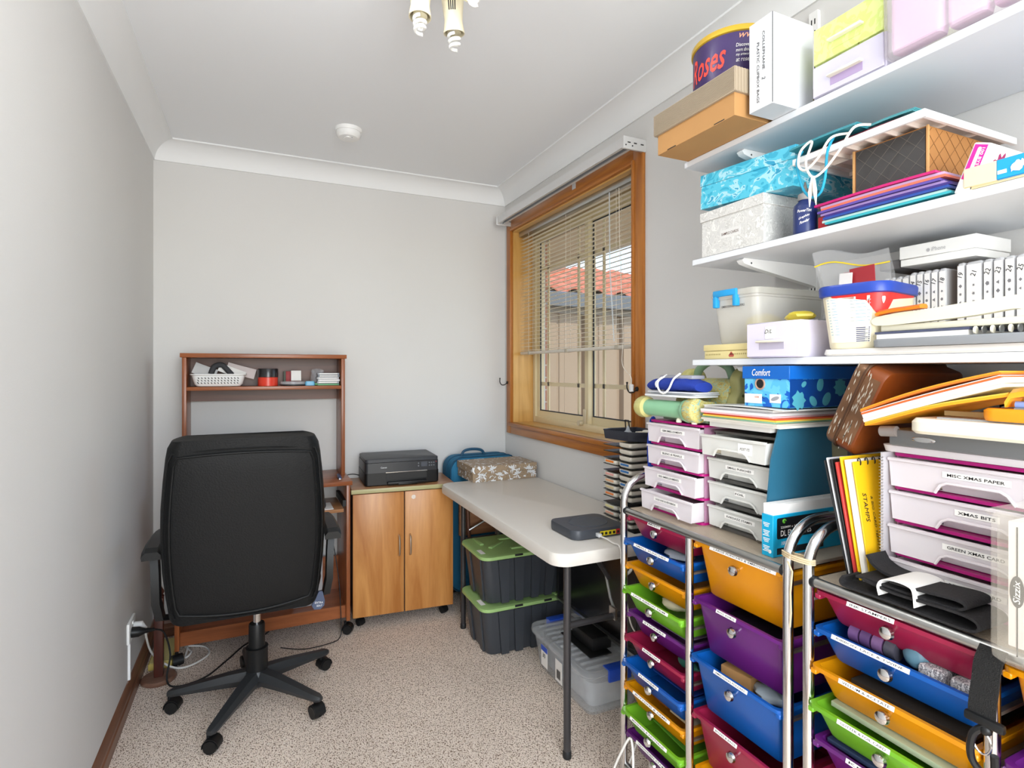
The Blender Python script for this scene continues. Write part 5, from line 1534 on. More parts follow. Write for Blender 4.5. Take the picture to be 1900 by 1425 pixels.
bt = single('glue_bottle', MB().lathe([(.016, 0), (.017, .004), (.016, .02), (.008, .028), (.006, .036), (.002, .044), (.001, .046)], (1.262, 1.715, 1.041), 16), clear('bottle_clear', '#cfd6dc', .6, .2), 'small clear glue bottle in the navy tray on the ink rack', 'bottle')
build('grey_base_band', MB().lathe([(.0165, .001), (.0175, .004), (.0168, .014)], (1.262, 1.715, 1.041), 16), mat('slate_plastic', '#707786', .4), bt)
single('eraser', MB().box(1.275, 1.305, 1.655, 1.69, 1.041, 1.066, .003), CREAMP, 'cream block in the navy tray on the ink rack', 'eraser')
single('foam_piece', MB().box(1.31, 1.335, 1.65, 1.69, 1.041, 1.070, .004).xf(about((1.32, 1.67, 1.04), rot('Z', 25))), mat('white_foam', '#e8e4da', .8), 'white foam piece in the navy tray on the ink rack', 'foam')
single('pen_stick', MB().cyl((1.30, 1.635, 1.041), (1.315, 1.628, 1.125), .004, n=10), CREAMP, 'cream stick standing in the navy tray on the ink rack', 'stick')

# ------------------------------------------------------------------ modem and its lead
md = thing('modem', 'dark grey modem router with yellow sockets on the folding table', 'modem', (1.09, 1.73, TZ))
MDM = mat('modem_grey', '#3f434a', .45)
def mring(k, z, r=.03):
    return rr(1.085, 1.722, .215 * k, .185 * k, r, z, 6)
build('case', MB().rings([mring(.95, TZ + .001), mring(.99, TZ + .004), mring(1.0, TZ + .012), mring(1.0, TZ + .030), mring(.985, TZ + .034)]), MDM, md)
build('grille', MB().rings([[(1.09 + .072 * math.cos(a) * k, 1.722 + .062 * math.sin(a) * k, TZ + z) for a in [2 * PI * q / 32 for q in range(32)]] for k, z in ((1.04, .033), (1.03, .0356), (.99, .0362), (.965, .0350), (.9, .0348))]), mat('modem_grille', '#4a4f57', .5, bump=.6, bscale=700), md)
my = 1.722 - .0925
YEL = mat('socket_yellow', '#e8d21c', .4)
for k in range(4):
    s_ = build('socket', MB().box(1.082 + k * .0165, 1.0978 + k * .0165, my - .0012, my + .004, TZ + .008, TZ + .024), YEL, md, False)
    build('port', MB().box(1.085 + k * .0165, 1.0945 + k * .0165, my - .0018, my - .0011, TZ + .011, TZ + .020), BLACKM, s_, False)
s_ = build('red_socket', MB().box(1.149, 1.164, my - .0012, my + .004, TZ + .008, TZ + .025), mat('socket_red', '#c8242c', .4), md, False)
build('port', MB().box(1.152, 1.161, my - .0018, my - .0011, TZ + .011, TZ + .020), BLACKM, s_, False)
pl = build('white_plug', MB().box(1.064, 1.077, my - .02, my + .002, TZ + .009, TZ + .022, .002), clear('plug_clear', '#eef0f2', .8, .2), md)
ld_ = catmull([(1.070, my - .018, TZ + .014), (1.076, my - .05, TZ + .012), (1.082, my - .080, TZ + .006), (1.085, 1.521, TZ + .005), (1.088, 1.511, TZ - .03), (1.092, 1.505, TZ - .075), (1.100, 1.505, TZ - .16), (1.118, 1.503, TZ - .25), (1.15, 1.50, TZ - .31), (1.165, 1.495, TZ - .40), (1.15, 1.49, TZ - .52), (1.12, 1.47, .10), (1.06, 1.46, .006)], 7)
single('network_cable', MB().tube(ld_, .0026, 7), CABW, 'white network cable hanging from the modem over the table edge', 'cable')
coil = []
for k in range(50):
    a = 2 * PI * k / 12
    coil.append((1.10 + .018 * math.cos(a), 1.500 + .003 * math.sin(a * 1.3), TZ - .070 + .016 * math.sin(a) + .00016 * k))
single('cable_coil', MB().tube(coil, .0034, 6), CABW, 'small white coil of cable hanging at the near table edge', 'cable')
single('floor_cable', MB().tube(catmull([(1.03, 1.43, .006), (.965, 1.40, .005), (.955, 1.33, .02), (.972, 1.30, .12), (.99, 1.33, .22), (.972, 1.36, .16), (.962, 1.41, .04), (.985, 1.45, .006), (1.05, 1.46, .005)], 7), .0035, 7), CABW, 'white cable looped around the foot of the far cart', 'cable')

# ------------------------------------------------------------------ near cart top: notebooks, folders, strap
def notebook(y, th, x0, x1, z1, col, lab, cat='notebook', lean=12, zoff=0, name='notebook', wire=None, rough=.5):
    """book standing upright, cover facing the camera side, leaning away at the top"""
    M_ = about((x0, y, TOPZ), rot('X', -lean))
    o = single(name, MB().box(x0, x1, y, y + th, TOPZ + .0005 + th * math.sin(math.radians(lean)), z1, .0012, 1).xf(M_), mat('cover_' + col.strip('#') + str(rough), col, rough), lab, cat)
    if wire:
        m = MB()
        for k in range(7):
            xx = x0 + .02 + k * .022
            m.tube([M_ @ Vector((xx, y - .002 + .0058 * (1 - math.cos(a)) * .5, z1 - .001 + .007 * math.sin(a))) for a in [PI * q / 8 * 2 for q in range(9)]], .0012, 5)
        build('wire_binding', m, BLACKM, o)
    return o, M_
nbx, M_ = notebook(.671, .003, 1.052, 1.20, 1.118, '#eebc12', 'yellow spiral notebook marked STAMPS beside the christmas drawer tower', wire=True, lean=9)
lettering(nbx, 'STAMPS', M_ @ Vector((1.070, .6705, 1.03)), M_.to_3x3() @ Vector((0, 0, -1)), M_.to_3x3() @ Vector((1, 0, 0)), .011, INK, .2, 0, .055)
lettering(nbx, '& BIG CARD TEMPLATES', M_ @ Vector((1.090, .6705, .99)), M_.to_3x3() @ Vector((0, 0, -1)), M_.to_3x3() @ Vector((1, 0, 0)), .006, INK, .2, 0, .12)
notebook(.675, .010, 1.048, 1.20, 1.122, '#f3efe4', 'cream paged book between the yellow notebook covers', 'book', 9.3)
notebook(.687, .004, 1.046, 1.20, 1.126, '#f0c21a', 'yellow folder standing left of the cream book', 'folder', 9.8, 0, 'folder')
notebook(.693, .005, 1.044, 1.19, 1.115, '#c23a34', 'red folder standing between the yellow folder and the black binder', 'folder', 10.5, 0, 'folder')
notebook(.700, .006, 1.046, 1.19, 1.12, '#1b1a1c', 'black ring binder standing at the left of the notebooks', 'binder', 11.5, 0, 'binder')
notebook(.7075, .004, 1.048, 1.18, 1.122, '#d9d9dc', 'silver edged display book standing behind the black binder', 'book', 12.2, 0, 'book')
notebook(.713, .004, 1.050, 1.18, 1.116, '#222124', 'black display book furthest left of the standing folders', 'book', 12.8, 0, 'book')
ms = thing('spiral_pad', 'clear spiral pad standing against the christmas drawer tower', 'pad', (1.12, .667, TOPZ))
build('cover', MB().box(1.075, 1.20, .6655, .6695, TOPZ, 1.138), clear('pad_cover', '#e2e0e6', .6, .2), ms, False)
m = MB()
for k in range(40):
    z = TOPZ + .012 + k * .006
    m.tube([(1.073 + .0035 * math.cos(a), .6675 + .0035 * math.sin(a), z + .001 * a / PI) for a in [2 * PI * q / 8 for q in range(9)]], .0006, 4)
build('wire_coil', m, STEEL, ms)
# small cards behind the tin
cdp_ = single('picture_card', MB().box(1.142, 1.23, .800, .8015, 1.124, 1.20).xf(about((1.142, .80, 1.124), rot('Y', 9))), mat('picture_card_stock', '#d8d0c4', .6), 'pale picture card with red mark leaning behind the brown tin', 'card')
# brown tin leaning over toward the camera
TINM = mat('worn_brown_tin', '#7d5a40', .35, .35, vary=.25, vscale=22)
TINF = mat('brown_tin_face', '#7a3c14', .4, .1, vary=.12, vscale=10)
tn = thing('brown_tin', 'worn brown rounded tin leaning over the notebooks under the shelf', 'tin', (1.21, .72, 1.128))
TM = tr(1.215, .754, 1.128) @ rot('X', 25)
def tring(y, k, z0=0):
    return [(p[0], y, p[1]) for p in rr(0, .092, .262 * k, .184 * k, .022, 0, 5)]
build('body', MB().rings([tring(-.018, .94), tring(-.016, .985), tring(-.012, 1.0), tring(.022, 1.0)]).xf(TM), TINF, tn)
build('rolled_seam', MB().tube([TM @ Vector(p) for p in tring(.022, 1.012)], .0028, 8, loop=True), mat('tin_seam', '#5a4130', .35, .6), tn)
build('lid', MB().rings([tring(.0225, 1.01), tring(.040, 1.01), tring(.045, .99), tring(.046, .95)]).xf(TM), TINM, tn)
sc = MB()
rnd = random.Random(11)
for k in range(60):
    z = .012 + rnd.random() * .155; y = -.009 + rnd.random() * .048; L_ = .006 + rnd.random() * .016
    if .017 < y < .026:
        y -= .012
    xx = -.1325 if y < .022 else -.1338
    sc.add([(xx - .0002, y, z), (xx - .0002, y + .0016, z + L_ * .4), (xx - .0002, y + .0012, z + L_), (xx - .0002, y - .0007, z + L_ * .55)], [(0, 1, 2, 3)])
sc.xf(TM)
build('scratches', sc, mat('bare_tin', '#d8cfbe', .3, .5), tn, False)
build('side_band', MB().box(-.1316, -.130, -.012, .021, .022, .162).xf(TM), TINM, tn, False)
# folders and cream cutter above the christmas tower
cs = thing('silver_case', 'flat grey case with clasp lying on the christmas drawer tower', 'case', (1.20, .52, 1.1535))
build('shell', MB().box(1.075, 1.34, .33, .655, 1.1535, 1.184, .004), mat('grey_case', '#76787a', .35, .2), cs)
build('clasp', MB().rings([[(1.0742 - .0008 * q, .595 + .020 * math.cos(a) * k, 1.169 + .005 * math.sin(a) * k) for a in [2 * PI * j / 16 for j in range(16)]] for q, k in ((0, 1), (1, .9))]), CHROME, cs)
build('hinge_roll', MB().cyl((1.075, .640, 1.180), (1.075, .668, 1.178), .010, n=14), mat('cloth_roll', '#8b8583', .6), cs)
ct = thing('paper_cutter', 'cream paper cutter lying on the grey case at the right', 'paper cutter', (1.15, .45, 1.1845))
build('bed', MB().rings([rr(1.17, .443, .29, .29, .02, 1.1848, 5), rr(1.17, .443, .30, .30, .024, 1.190, 5), rr(1.17, .443, .30, .30, .024, 1.205, 5), rr(1.17, .443, .29, .29, .02, 1.211, 5)]), CREAMP, ct)
build('ruler_strip', MB().box(1.05, 1.075, .33, .56, 1.211, 1.2135), mat('ruler_grey', '#a9adb0', .35), ct)
op = thing('orange_punch', 'orange hole punch resting on the cream paper cutter', 'hole punch', (1.06, .42, 1.2135))
ORG = mat('bright_orange_plastic', '#f39a1c', .35)
build('base', MB().rings([rr(1.06, .425, .040, .135, .018, 1.2138, 6), rr(1.06, .425, .044, .14, .02, 1.219, 6), rr(1.06, .425, .044, .14, .02, 1.230, 6), rr(1.06, .425, .036, .13, .016, 1.2335, 6)]), ORG, op)
build('lever', MB().rings([[(1.06 + q[0], y, z + q[1]) for q in ((-.018, -.006), (-.02, .002), (-.010, .008), (.010, .008), (.02, .002), (.018, -.006))] for y, z in ((.462, 1.242), (.455, 1.256), (.42, 1.264), (.37, 1.266))]), ORG, op, True, 40)
build('spring_blue', MB().cyl((1.052, .452, 1.2405), (1.052, .430, 1.2405), .0055, n=12), mat('periwinkle', '#7f95cc', .4), op)
build('spring_white', MB().cyl((1.052, .425, 1.2415), (1.052, .405, 1.2415), .006, n=12), WHITE, op)
build('pins', MB().box(1.045, 1.06, .405, .452, 1.2332, 1.236), STEEL, op)
fo_cols = [('#f5a21a', .004, 'amber folder lowest of the slanting folders'), ('#f0c84a', .003, 'yellow folder second of the slanting folders'), ('#efe6cf', .006, 'cream papers in the slanting folders'), ('#f6f4f0', .009, 'thick white papers in the slanting folders'), ('#e0672a', .003, 'burnt orange card in the slanting folders'), ('#f4f1ea', .002, 'thin white sheet near the top of the slanting folders'), ('#e87a24', .003, 'orange card near the top of the slanting folders'), ('#f7a428', .003, 'bright orange folder topmost of the slanting folders')]
q = 0
FM = tr(1.042, .678, 1.188) @ rot('X', -18.5)
for k, (c, h, nm) in enumerate(fo_cols):
    L_ = .232 - .002 * (k % 3)
    m = MB().grid(lambda u, v: (u * .20, -v * L_, q + .0002 + .020 * max(0, v - .55) * (1 if k < 2 else 0) * -1 + .006 * math.sin(v * PI) * (1 if k > 5 else .3)), 2, 8, h - .0004)
    m.xf(FM @ tr(.002 * (k % 2), 0, 0))
    single('folder', m, mat('slant_' + c.strip('#'), c, .6), nm, 'folder', 'slanting folders')
    q += h
single('open_ring_book', MB().grid(lambda u, v: (1.252 + u * .07, .56 - v * .20, 1.222 + .055 * (1 - (1 - v) ** 2) ), 3, 8, .003), mat('grey_book_cover', '#8d8a86', .5), 'grey curved book cover behind the slanting folders', 'book')
single('black_ring_binder', MB().box(1.33, 1.39, .36, .60, 1.212, 1.275, .004), BLACKM, 'black binder lying at the back of the paper cutter', 'binder')
single('bamboo_ruler', MB().box(1.10, 1.115, .40, .575, 1.2138, 1.222), wood('bamboo', '#e0cf9d', '#cdb77e', 'Y', 1, .5), 'pale wooden ruler on the cream paper cutter', 'ruler')

# black folded strap with paper band
sp = thing('folded_strap', 'black folded fabric strap with a white paper band on the near cart', 'strap', (1.03, .58, TOPZ))
FAB = mat('black_fabric', '#1d1c1e', .85, bump=.4, bscale=300)
def ribbon(pts, w0, w1, th=.004):
    """flat band following points in y,z, width along x"""
    m = MB()
    c = catmull([(0, y, z) for y, z in pts], 6)
    def fn(u, v):
        i = min(int(round(u * (len(c) - 1))), len(c) - 1)
        return (w0 + (w1 - w0) * v, c[i].y, c[i].z)
    return m.grid(fn, len(c) - 1, 3, th)
Z0 = TOPZ + .0045
build('fold', ribbon([(.690, Z0 + .020), (.695, Z0 + .009), (.680, Z0 + .006), (.60, Z0 + .007), (.50, Z0 + .006), (.478, Z0 + .012), (.485, Z0 + .022), (.52, Z0 + .024), (.60, Z0 + .020), (.655, Z0 + .026)], .998, 1.078), FAB, sp, True, 60)
build('fold', ribbon([(.670, Z0 + .030), (.64, Z0 + .031), (.58, Z0 + .030), (.515, Z0 + .031), (.497, Z0 + .037), (.51, Z0 + .042), (.56, Z0 + .038), (.61, Z0 + .036)], 1.003, 1.075), FAB, sp, True, 60)
build('fold', ribbon([(.665, Z0 + .066), (.655, Z0 + .052), (.635, Z0 + .043), (.60, Z0 + .040)], 1.03, 1.082, .005), FAB, sp, True, 60)
build('paper_band', ribbon([(.622, Z0 + .012), (.625, Z0 + .028), (.617, Z0 + .041), (.597, Z0 + .046), (.575, Z0 + .045), (.566, Z0 + .038), (.563, Z0 + .012)], .992, 1.084, .0012), PAPER, sp, True, 60)
# hanging bag strap with clip
hs = thing('bag_strap', 'black webbing strap with plastic clip hanging in front of the near cart', 'bag strap', (.968, .448, .74))
m = MB().grid(lambda u, v: (.986 - .022 * math.sin(min(1, v * 3) * PI / 2) + .004 * math.sin(v * 5), .434 + .034 * u + .003 * v, .8845 - .095 * v), 3, 12, .003)
build('webbing', m, mat('black_webbing', '#0e0e0e', .8, bump=.6, bscale=600), hs, True, 60)
build('bar', MB().box(.955, .966, .425, .475, .776, .790, .004), BLACK, hs)
cl = [(p.x, p.y, p.z) for p in catmull([(.96, .447, .778), (.955, .462, .76), (.955, .464, .725), (.958, .450, .708), (.955, .436, .718), (.952, .434, .745)], 6)]
build('snap_hook', MB().tube(cl, .0052, 8), BLACK, hs)
build('swivel', MB().sphere((.96, .448, .772), .008, 12), BLACK, hs)
build('ring', MB().tube([(.958, .452 + .011 * math.cos(a), .752 + .016 * math.sin(a)) for a in [2 * PI * k / 20 for k in range(20)]], .0016, 6, loop=True), CHROME, hs)
# clear case standing at the right with a white die box
cc = thing('clear_case', 'clear plastic case holding a white box at the right edge', 'clear case', (1.03, .347, .886))
CLR = clear('clear_yellowed_plastic', '#f3ecdc', .13, .1)
def ccr(k, z):
    return rr(1.008, .347, .146 - k, .182 - k, .02, z, 6)
build('shell', MB().rings([ccr(.012, .887), ccr(.002, .892), ccr(0, .905), ccr(0, 1.085), ccr(.004, 1.090), ccr(.010, 1.088), ccr(.010, .905)]), CLR, cc)
build('flange', MB().rings([rr(1.008, .347, .152, .196, .024, 1.0905, 6), rr(1.008, .347, .152, .196, .024, 1.0945, 6), rr(1.008, .347, .132, .176, .018, 1.0945, 6), rr(1.008, .347, .132, .176, .018, 1.0905, 6)], loop=True), CLR, cc)
wb = thing('die_box', 'white box with oval black logo inside the clear case', 'box', (1.03, .335, .893))
build('box', MB().box(.960, 1.06, .285, .4225, .9065, 1.082, .002), mat('pinkish_white_card', '#e5ddd8', .5), wb)
panel(wb, 'edge_line', (.9598, .4115, .985), Y_ * -1, Z_, .0016, .18, BLACKM, .0005)
ov = MB().rings([[(.9595 - .0006 * q, .4115 + .0085 * math.cos(a) * k, .985 + .022 * math.sin(a) * k) for a in [2 * PI * j / 24 for j in range(24)]] for q, k in ((0, 1), (1, .97))])
build('oval_logo', ov, INK, wb, False)
lettering(wb, 'Sizzix', (.9586, .4115, .985), Vector((0, 0, 1)), Vector((0, 1, 0)), .008, PAPER, .2, .004, .032)

# ------------------------------------------------------------------ highest shelf
S1, S2, S3 = 1.8725, 1.5955, 1.3225
kb = thing('cardboard_box', 'brown cardboard box with corrugated grey lid at the end of the highest shelf', 'cardboard box', (1.11, 1.07, S1))
build('body', MB().box(.985, 1.24, .939, 1.205, S1, S1 + .06, .0008, 1), CARD, kb)
RIBM = pattern('corrugated_lid', ['#b9a68c', '#8f7f68', '#b9a68c'], 60, .8, 'wave', (0, 0, 1.1), 0, [0, .5, 1])
ldk = build('lid', MB().box(.978, 1.247, .932, 1.213, S1 + .052, S1 + .108, .001, 1), mat('kraft_grey_card', '#a99a84', .85), kb)
for k in range(17):
    z = S1 + .0545 + k * .0031
    build('flute', MB().box(.9768, .978, .9325, 1.2125, z, z + .0017), MATS['kraft_grey_card'], ldk, False)
for k in range(30):
    x = .9795 + k * .0089
    build('flute', MB().box(x, x + .0045, .9308, .932, S1 + .053, S1 + .107), MATS['kraft_grey_card'], ldk, False)
for yy in (.985, 1.15):
    build('slot', MB().box(.9842, .9852, yy - .016, yy + .016, S1 + .001, S1 + .003), BLACKM, kb, False)
rt = thing('sweets_tub', 'purple round Roses tub with gold rim on the cardboard box', 'tub', (1.125, 1.06, S1 + .109))
PUR = mat('roses_purple', '#3c2a5e', .35)
tcn = (1.118, 1.067, S1 + .1085)
build('drum', MB().lathe([(.100, 0), (.101, .002), (.101, .128)], tcn, 48), PUR, rt)
build('gold_rim', MB().lathe([(.1015, .127), (.105, .129), (.105, .140), (.103, .143), (.09, .143)], tcn, 48), mat('gold_rim', '#d8b23a', .3, .4), rt)
def wrap_text(parent, s, c, R, ang0, z, h, material, shear=0, bold=0, sp=None, tilt=0):
    """letters printed round a drum, centred at angle ang0 (radians), reading as seen from outside"""
    vs_, fs = text_mesh(s, shear, bold)
    ys = [v.y for v in vs_]; xs = [v.x for v in vs_]
    k = h / (max(ys) - min(ys)); mx = (max(xs) + min(xs)) / 2; my_ = (max(ys) + min(ys)) / 2
    kx = k if sp is None else sp / (max(xs) - min(xs))
    m = MB()
    m.add([(c[0] + R * math.cos(ang0 + (v.x - mx) * kx / R), c[1] + R * math.sin(ang0 + (v.x - mx) * kx / R), c[2] + z + (v.y - my_) * k + tilt * (v.x - mx) * kx) for v in vs_], fs)
    return build('lettering', m, material, parent, False)
A0 = math.radians(200)
wrap_text(rt, 'Roses', tcn, .1018, A0 - .32, .074, .062, mat('roses_red', '#ee4433', .4), .35, .012, .112, .08)
for k, s_ in enumerate(('Discover', 'more about', 'my artwork', 'at roses')):
    wrap_text(rt, s_, tcn, .1018, A0 + .62, .094 - k * .012, .0085, PAPER, .2, 0, .034)
wrap_text(rt, 'ww', tcn, .1018, A0 + .70, .116, .011, mat('peach_ink', '#e8a27a', .4), .4, 0)
wx = thing('white_carton', 'tall white carton with handwriting on the highest shelf', 'carton', (1.08, .893, S1))
build('carton', MB().box(1.014, 1.142, .861, .924, S1, S1 + .198, .0006, 1), mat('white_card', '#d9dbde', .6), wx)
build('edge_tape', MB().box(1.0132, 1.0142, .860, .8612, S1 + .001, S1 + .197), DARKGREY, wx, False)
lettering(wx, 'COLLEPHANE', (1.0136, .884, S1 + .125), Z_ * -1, Y_ * -1, .0065, INK, .15, 0, .085)
lettering(wx, '2', (1.0136, .884, S1 + .064), Z_ * -1, Y_ * -1, .009, INK, .2)
lettering(wx, 'PLASTIC CLIPBOX BAGS', (1.0136, .899, S1 + .082), Z_ * -1, Y_ * -1, .0065, INK, .15, 0, .135)
def paper_drawer(label, x0, x1, y0, y1, z0, z1, col, spots=None, material=None):
    t = thing('paper_drawer_box', label, 'drawer box', ((x0 + x1) / 2, (y0 + y1) / 2, z0))
    C_ = material or mat('drawer_card_' + col.strip('#'), col, .5)
    build('shell', MB().box(x0 + .006, x1, y0, y1, z0, z1, .0015, 1), C_, t)
    f_ = build('front', MB().box(x0, x0 + .0055, y0 + .002, y1 - .002, z0 + .002, z1 - .002, .001, 1), C_, t)
    cy, cz = (y0 + y1) / 2, z0 + (z1 - z0) * .42
    build('pull_lip', MB().box(x0 - .012, x0 + .001, cy - .036, cy + .036, cz, cz + .005, .0015, 1), CREAMP, f_)
    build('pull_recess', MB().box(x0 - .0006, x0 + .0004, cy - .034, cy + .034, cz - .016, cz), material or mat('recess_' + col.strip('#'), spots or col, .6), f_, False)
    return t
LIMEP = pattern('lime_print', ['#d3e08c', '#c8d878', '#7c7a3a'], 30, .5, 'noise', (1, 1, 1), 2, [0, .5, .69])
paper_drawer('lilac paper drawer under the lime one on the highest shelf', 1.084, 1.36, .668, .820, S1, S1 + .068, '#c8c4d6', '#a894ba')
paper_drawer('lime patterned paper drawer stacked on the highest shelf', 1.084, 1.36, .668, .818, S1 + .0685, S1 + .148, '#d3e08c', None, LIMEP)
cpk = thing('clear_craft_box', 'clear box of pink folders and scissors at the right of the highest shelf', 'craft box', (1.2, .5, S1))
def cpr(k, z):
    return rr(1.20, .505, .28 - k, .32 - k, .02, z, 5)
CLRP = clear('clear_box_plastic', '#efe9ee', .25, .1)
build('tub', MB().rings([cpr(.016, S1), cpr(.004, S1 + .006), cpr(0, S1 + .15), cpr(.008, S1 + .15), cpr(.012, S1 + .008)]), CLRP, cpk)
for k, (c, y0, y1, x0) in enumerate((('#dcaed0', .565, .652, 1.068), ('#e0b6d4', .50, .56, 1.072), ('#d596c4', .45, .495, 1.070))):
    o = single('pink_pouch', MB().rings([rr(x0 + .02, (y0 + y1) / 2, .03, y1 - y0 - .006, .008, S1 + .009, 4), rr(x0 + .02, (y0 + y1) / 2, .032, y1 - y0, .010, S1 + .02, 4), rr(x0 + .02, (y0 + y1) / 2, .032, y1 - y0, .010, S1 + .135, 4)]), mat('pouch_' + c.strip('#'), c, .3), ('pale pink case at the left in the clear craft box', 'pink case in the middle of the clear craft box', 'deep pink case at the right in the clear craft box')[k], 'case')
scs = thing('scissors', 'grey scissors with red handle in the clear craft box', 'scissors', (1.075, .42, S1 + .03))
build('blade', MB().tube([(1.074, .445, S1 + .04), (1.074, .40, S1 + .12)], [.006, .003], 6), DARKGREY, scs)
build('handle', MB().tube([(1.074, .40 - .012 + .018 * math.cos(a), S1 + .045 + .012 * math.sin(a)) for a in [2 * PI * k / 18 for k in range(18)]], .003, 6, loop=True), mat('scissor_red', '#d8432e', .4), scs)

# ------------------------------------------------------------------ middle shelf
PEARL = pattern('mother_of_pearl', ['#cfcecb', '#d9d8d4', '#c8c7c3', '#e4e3df'], 48, .3, 'noise', (1, 1, 1), 1.5, [0, .44, .52, .60])
sbx = thing('sample_card_box', 'pearly grey lidded box labelled SAMPLE CARDS on the middle shelf', 'box', (1.19, 1.05, S2))
build('body', MB().box(1.088, 1.30, .950, 1.149, S2, S2 + .096), PEARL, sbx, False)
build('lid', MB().box(1.084, 1.304, .946, 1.153, S2 + .092, S2 + .117, .001, 1), PEARL, sbx)
panel(sbx, 'label_card', (1.0878, 1.052, S2 + .046), Y_ * -1, Z_, .066, .022, mat('pale_label_card', '#dcdbd8', .5), .0004)
lettering(sbx, 'SAMPLE CARDS', (1.0876, 1.052, S2 + .046), Y_ * -1, Z_, .0068, mat('brown_ink', '#5a3a2a', .6), 0, .008, .056)
AQUA = pattern('aqua_leaf_paper', ['#35aacb', '#56c2dc', '#a9dcea', '#2c9cc2'], 15, .4, 'noise', (1, 1, 1.6), 2.2, [0, .42, .54, .62])
ab = thing('aqua_box', 'aqua leaf-print box lying on the pearly box', 'box', (1.20, 1.05, S2 + .118), 0)
AM = about((1.2, .946, S2 + .1178), rot('X', 4)) @ tr(1.092, 1.166, S2 + .1178)
# local: x into the shelf, y toward the camera (negative), z up
build('body', MB().box(.003, .295, -.291, -.003, 0, .066).xf(AM), AQUA, ab, False)
build('lid', MB().box(0, .298, -.294, 0, .060, .090, .001, 1).xf(AM), AQUA, ab)
pbn = thing('powder_bottle', 'dark blue graphite powder bottle on the middle shelf', 'bottle', (1.118, .852, S2))
bc = (1.116, .861, S2)
build('body', MB().lathe([(.022, 0), (.0245, .003), (.0245, .058), (.0225, .066), (.014, .074), (.013, .078)], bc, 28), mat('dark_blue_plastic', '#1f2f66', .35), pbn)
build('collar', MB().lathe([(.0148, .077), (.0150, .078), (.0148, .090), (.013, .092)], bc, 24), mat('grey_cap', '#8f8d8c', .5), pbn)
build('nozzle', MB().lathe([(.007, .091), (.005, .100), (.0018, .118), (.001, .119)], bc, 14), mat('nozzle_grey', '#6d6a67', .5), pbn)
wrap_text(pbn, 'PowerTint', bc, .0248, math.radians(214), .050, .0065, PAPER, .2, .01, .030)
wrap_text(pbn, 'Graphite', bc, .0248, math.radians(212), .036, .0065, PAPER, .3, .01, .022, .35)
wrap_text(pbn, 'Powder', bc, .0248, math.radians(214), .026, .0065, PAPER, .3, .01, .020, .35)
single('red_ring_box', MB().box(1.105, 1.155, .800, .822, S2, S2 + .028, .002), mat('red_card', '#b3202a', .5), 'small red box behind the graphite bottle on the middle shelf', 'box')
wal = [('#3aa9b4', 'teal'), ('#bfe3dc', 'mint'), ('#27479a', 'navy'), ('#3f2f7c', 'indigo'), ('#a78bc4', 'lilac'), ('#5c4a9c', 'violet'), ('#e8735a', 'coral'), ('#c7a6cf', 'pale mauve'), ('#c01f6e', 'magenta')]
for k, (c, nm) in enumerate(wal):
    z = S2 + .0005 + k * .0052
    y1 = .796 + .006 * math.sin(k * 1.7) + .0022 * k
    m = MB().grid(lambda u, v: (1.092 + .003 * math.sin(k * 2.1) + u * .20, y1 - v * .235, z + .0045 + .0025 * math.sin(v * PI * .9) * k / 9), 2, 8, .0044)
    single('plastic_wallet', m, mat('wallet_' + c.strip('#'), c, .25), nm + ' plastic wallet in the pile on the middle shelf', 'wallet', 'plastic wallets on the middle shelf')
ZW = S2 + .0525
kx = thing('kraft_box', 'open kraft box with black diamond-print end on the plastic wallets', 'box', (1.26, .683, ZW))
DIAB = mat('charcoal_print', '#3c3a39', .6, vary=.06)
KRAFT = mat('kraft_card', '#a9743e', .8, vary=.05)
build('shell', MB().box(1.122, 1.392, .613, .752, ZW, ZW + .096, .001, 1), KRAFT, kx)
build('black_end', MB().box(1.1206, 1.1222, .617, .748, ZW + .003, ZW + .093), DIAB, kx, False)
LINE = mat('diamond_line', '#5f5a52', .6)
m = MB()
def clip_line(y, s):
    pass
for k in range(-4, 8):
    for s_ in (1, -1):
        pts = []
        for q in range(21):
            z = .003 + .090 * q / 20
            yy = .617 + k * .032 + (s_ * (z - .048) * 1.0) + (0)
            if .617 <= yy <= .748:
                pts.append((1.1203, yy, ZW + z))
        if len(pts) > 2:
            m.tube([pts[0], pts[-1]], .0005, 4)
build('diamond_lines', m, LINE, kx, False)
m = MB()
for k in range(-4, 12):
    for s_ in (1, -1):
        pts = []
        for q in range(31):
            z = .003 + .090 * q / 30
            xx = 1.122 + k * .034 + s_ * (z - .048)
            if 1.124 <= xx <= 1.39:
                pts.append((xx, .6127, ZW + z))
        if len(pts) > 2:
            m.tube([pts[0], pts[-1]], .0005, 4)
build('diamond_lines', m, mat('kraft_line', '#7d5329', .7), kx, False)
build('kraft_edge', MB().box(1.1190, 1.1225, .611, .6145, ZW, ZW + .096).box(1.1190, 1.1225, .7505, .754, ZW, ZW + .096), mat('kraft_pale', '#c99a62', .7), kx, False)
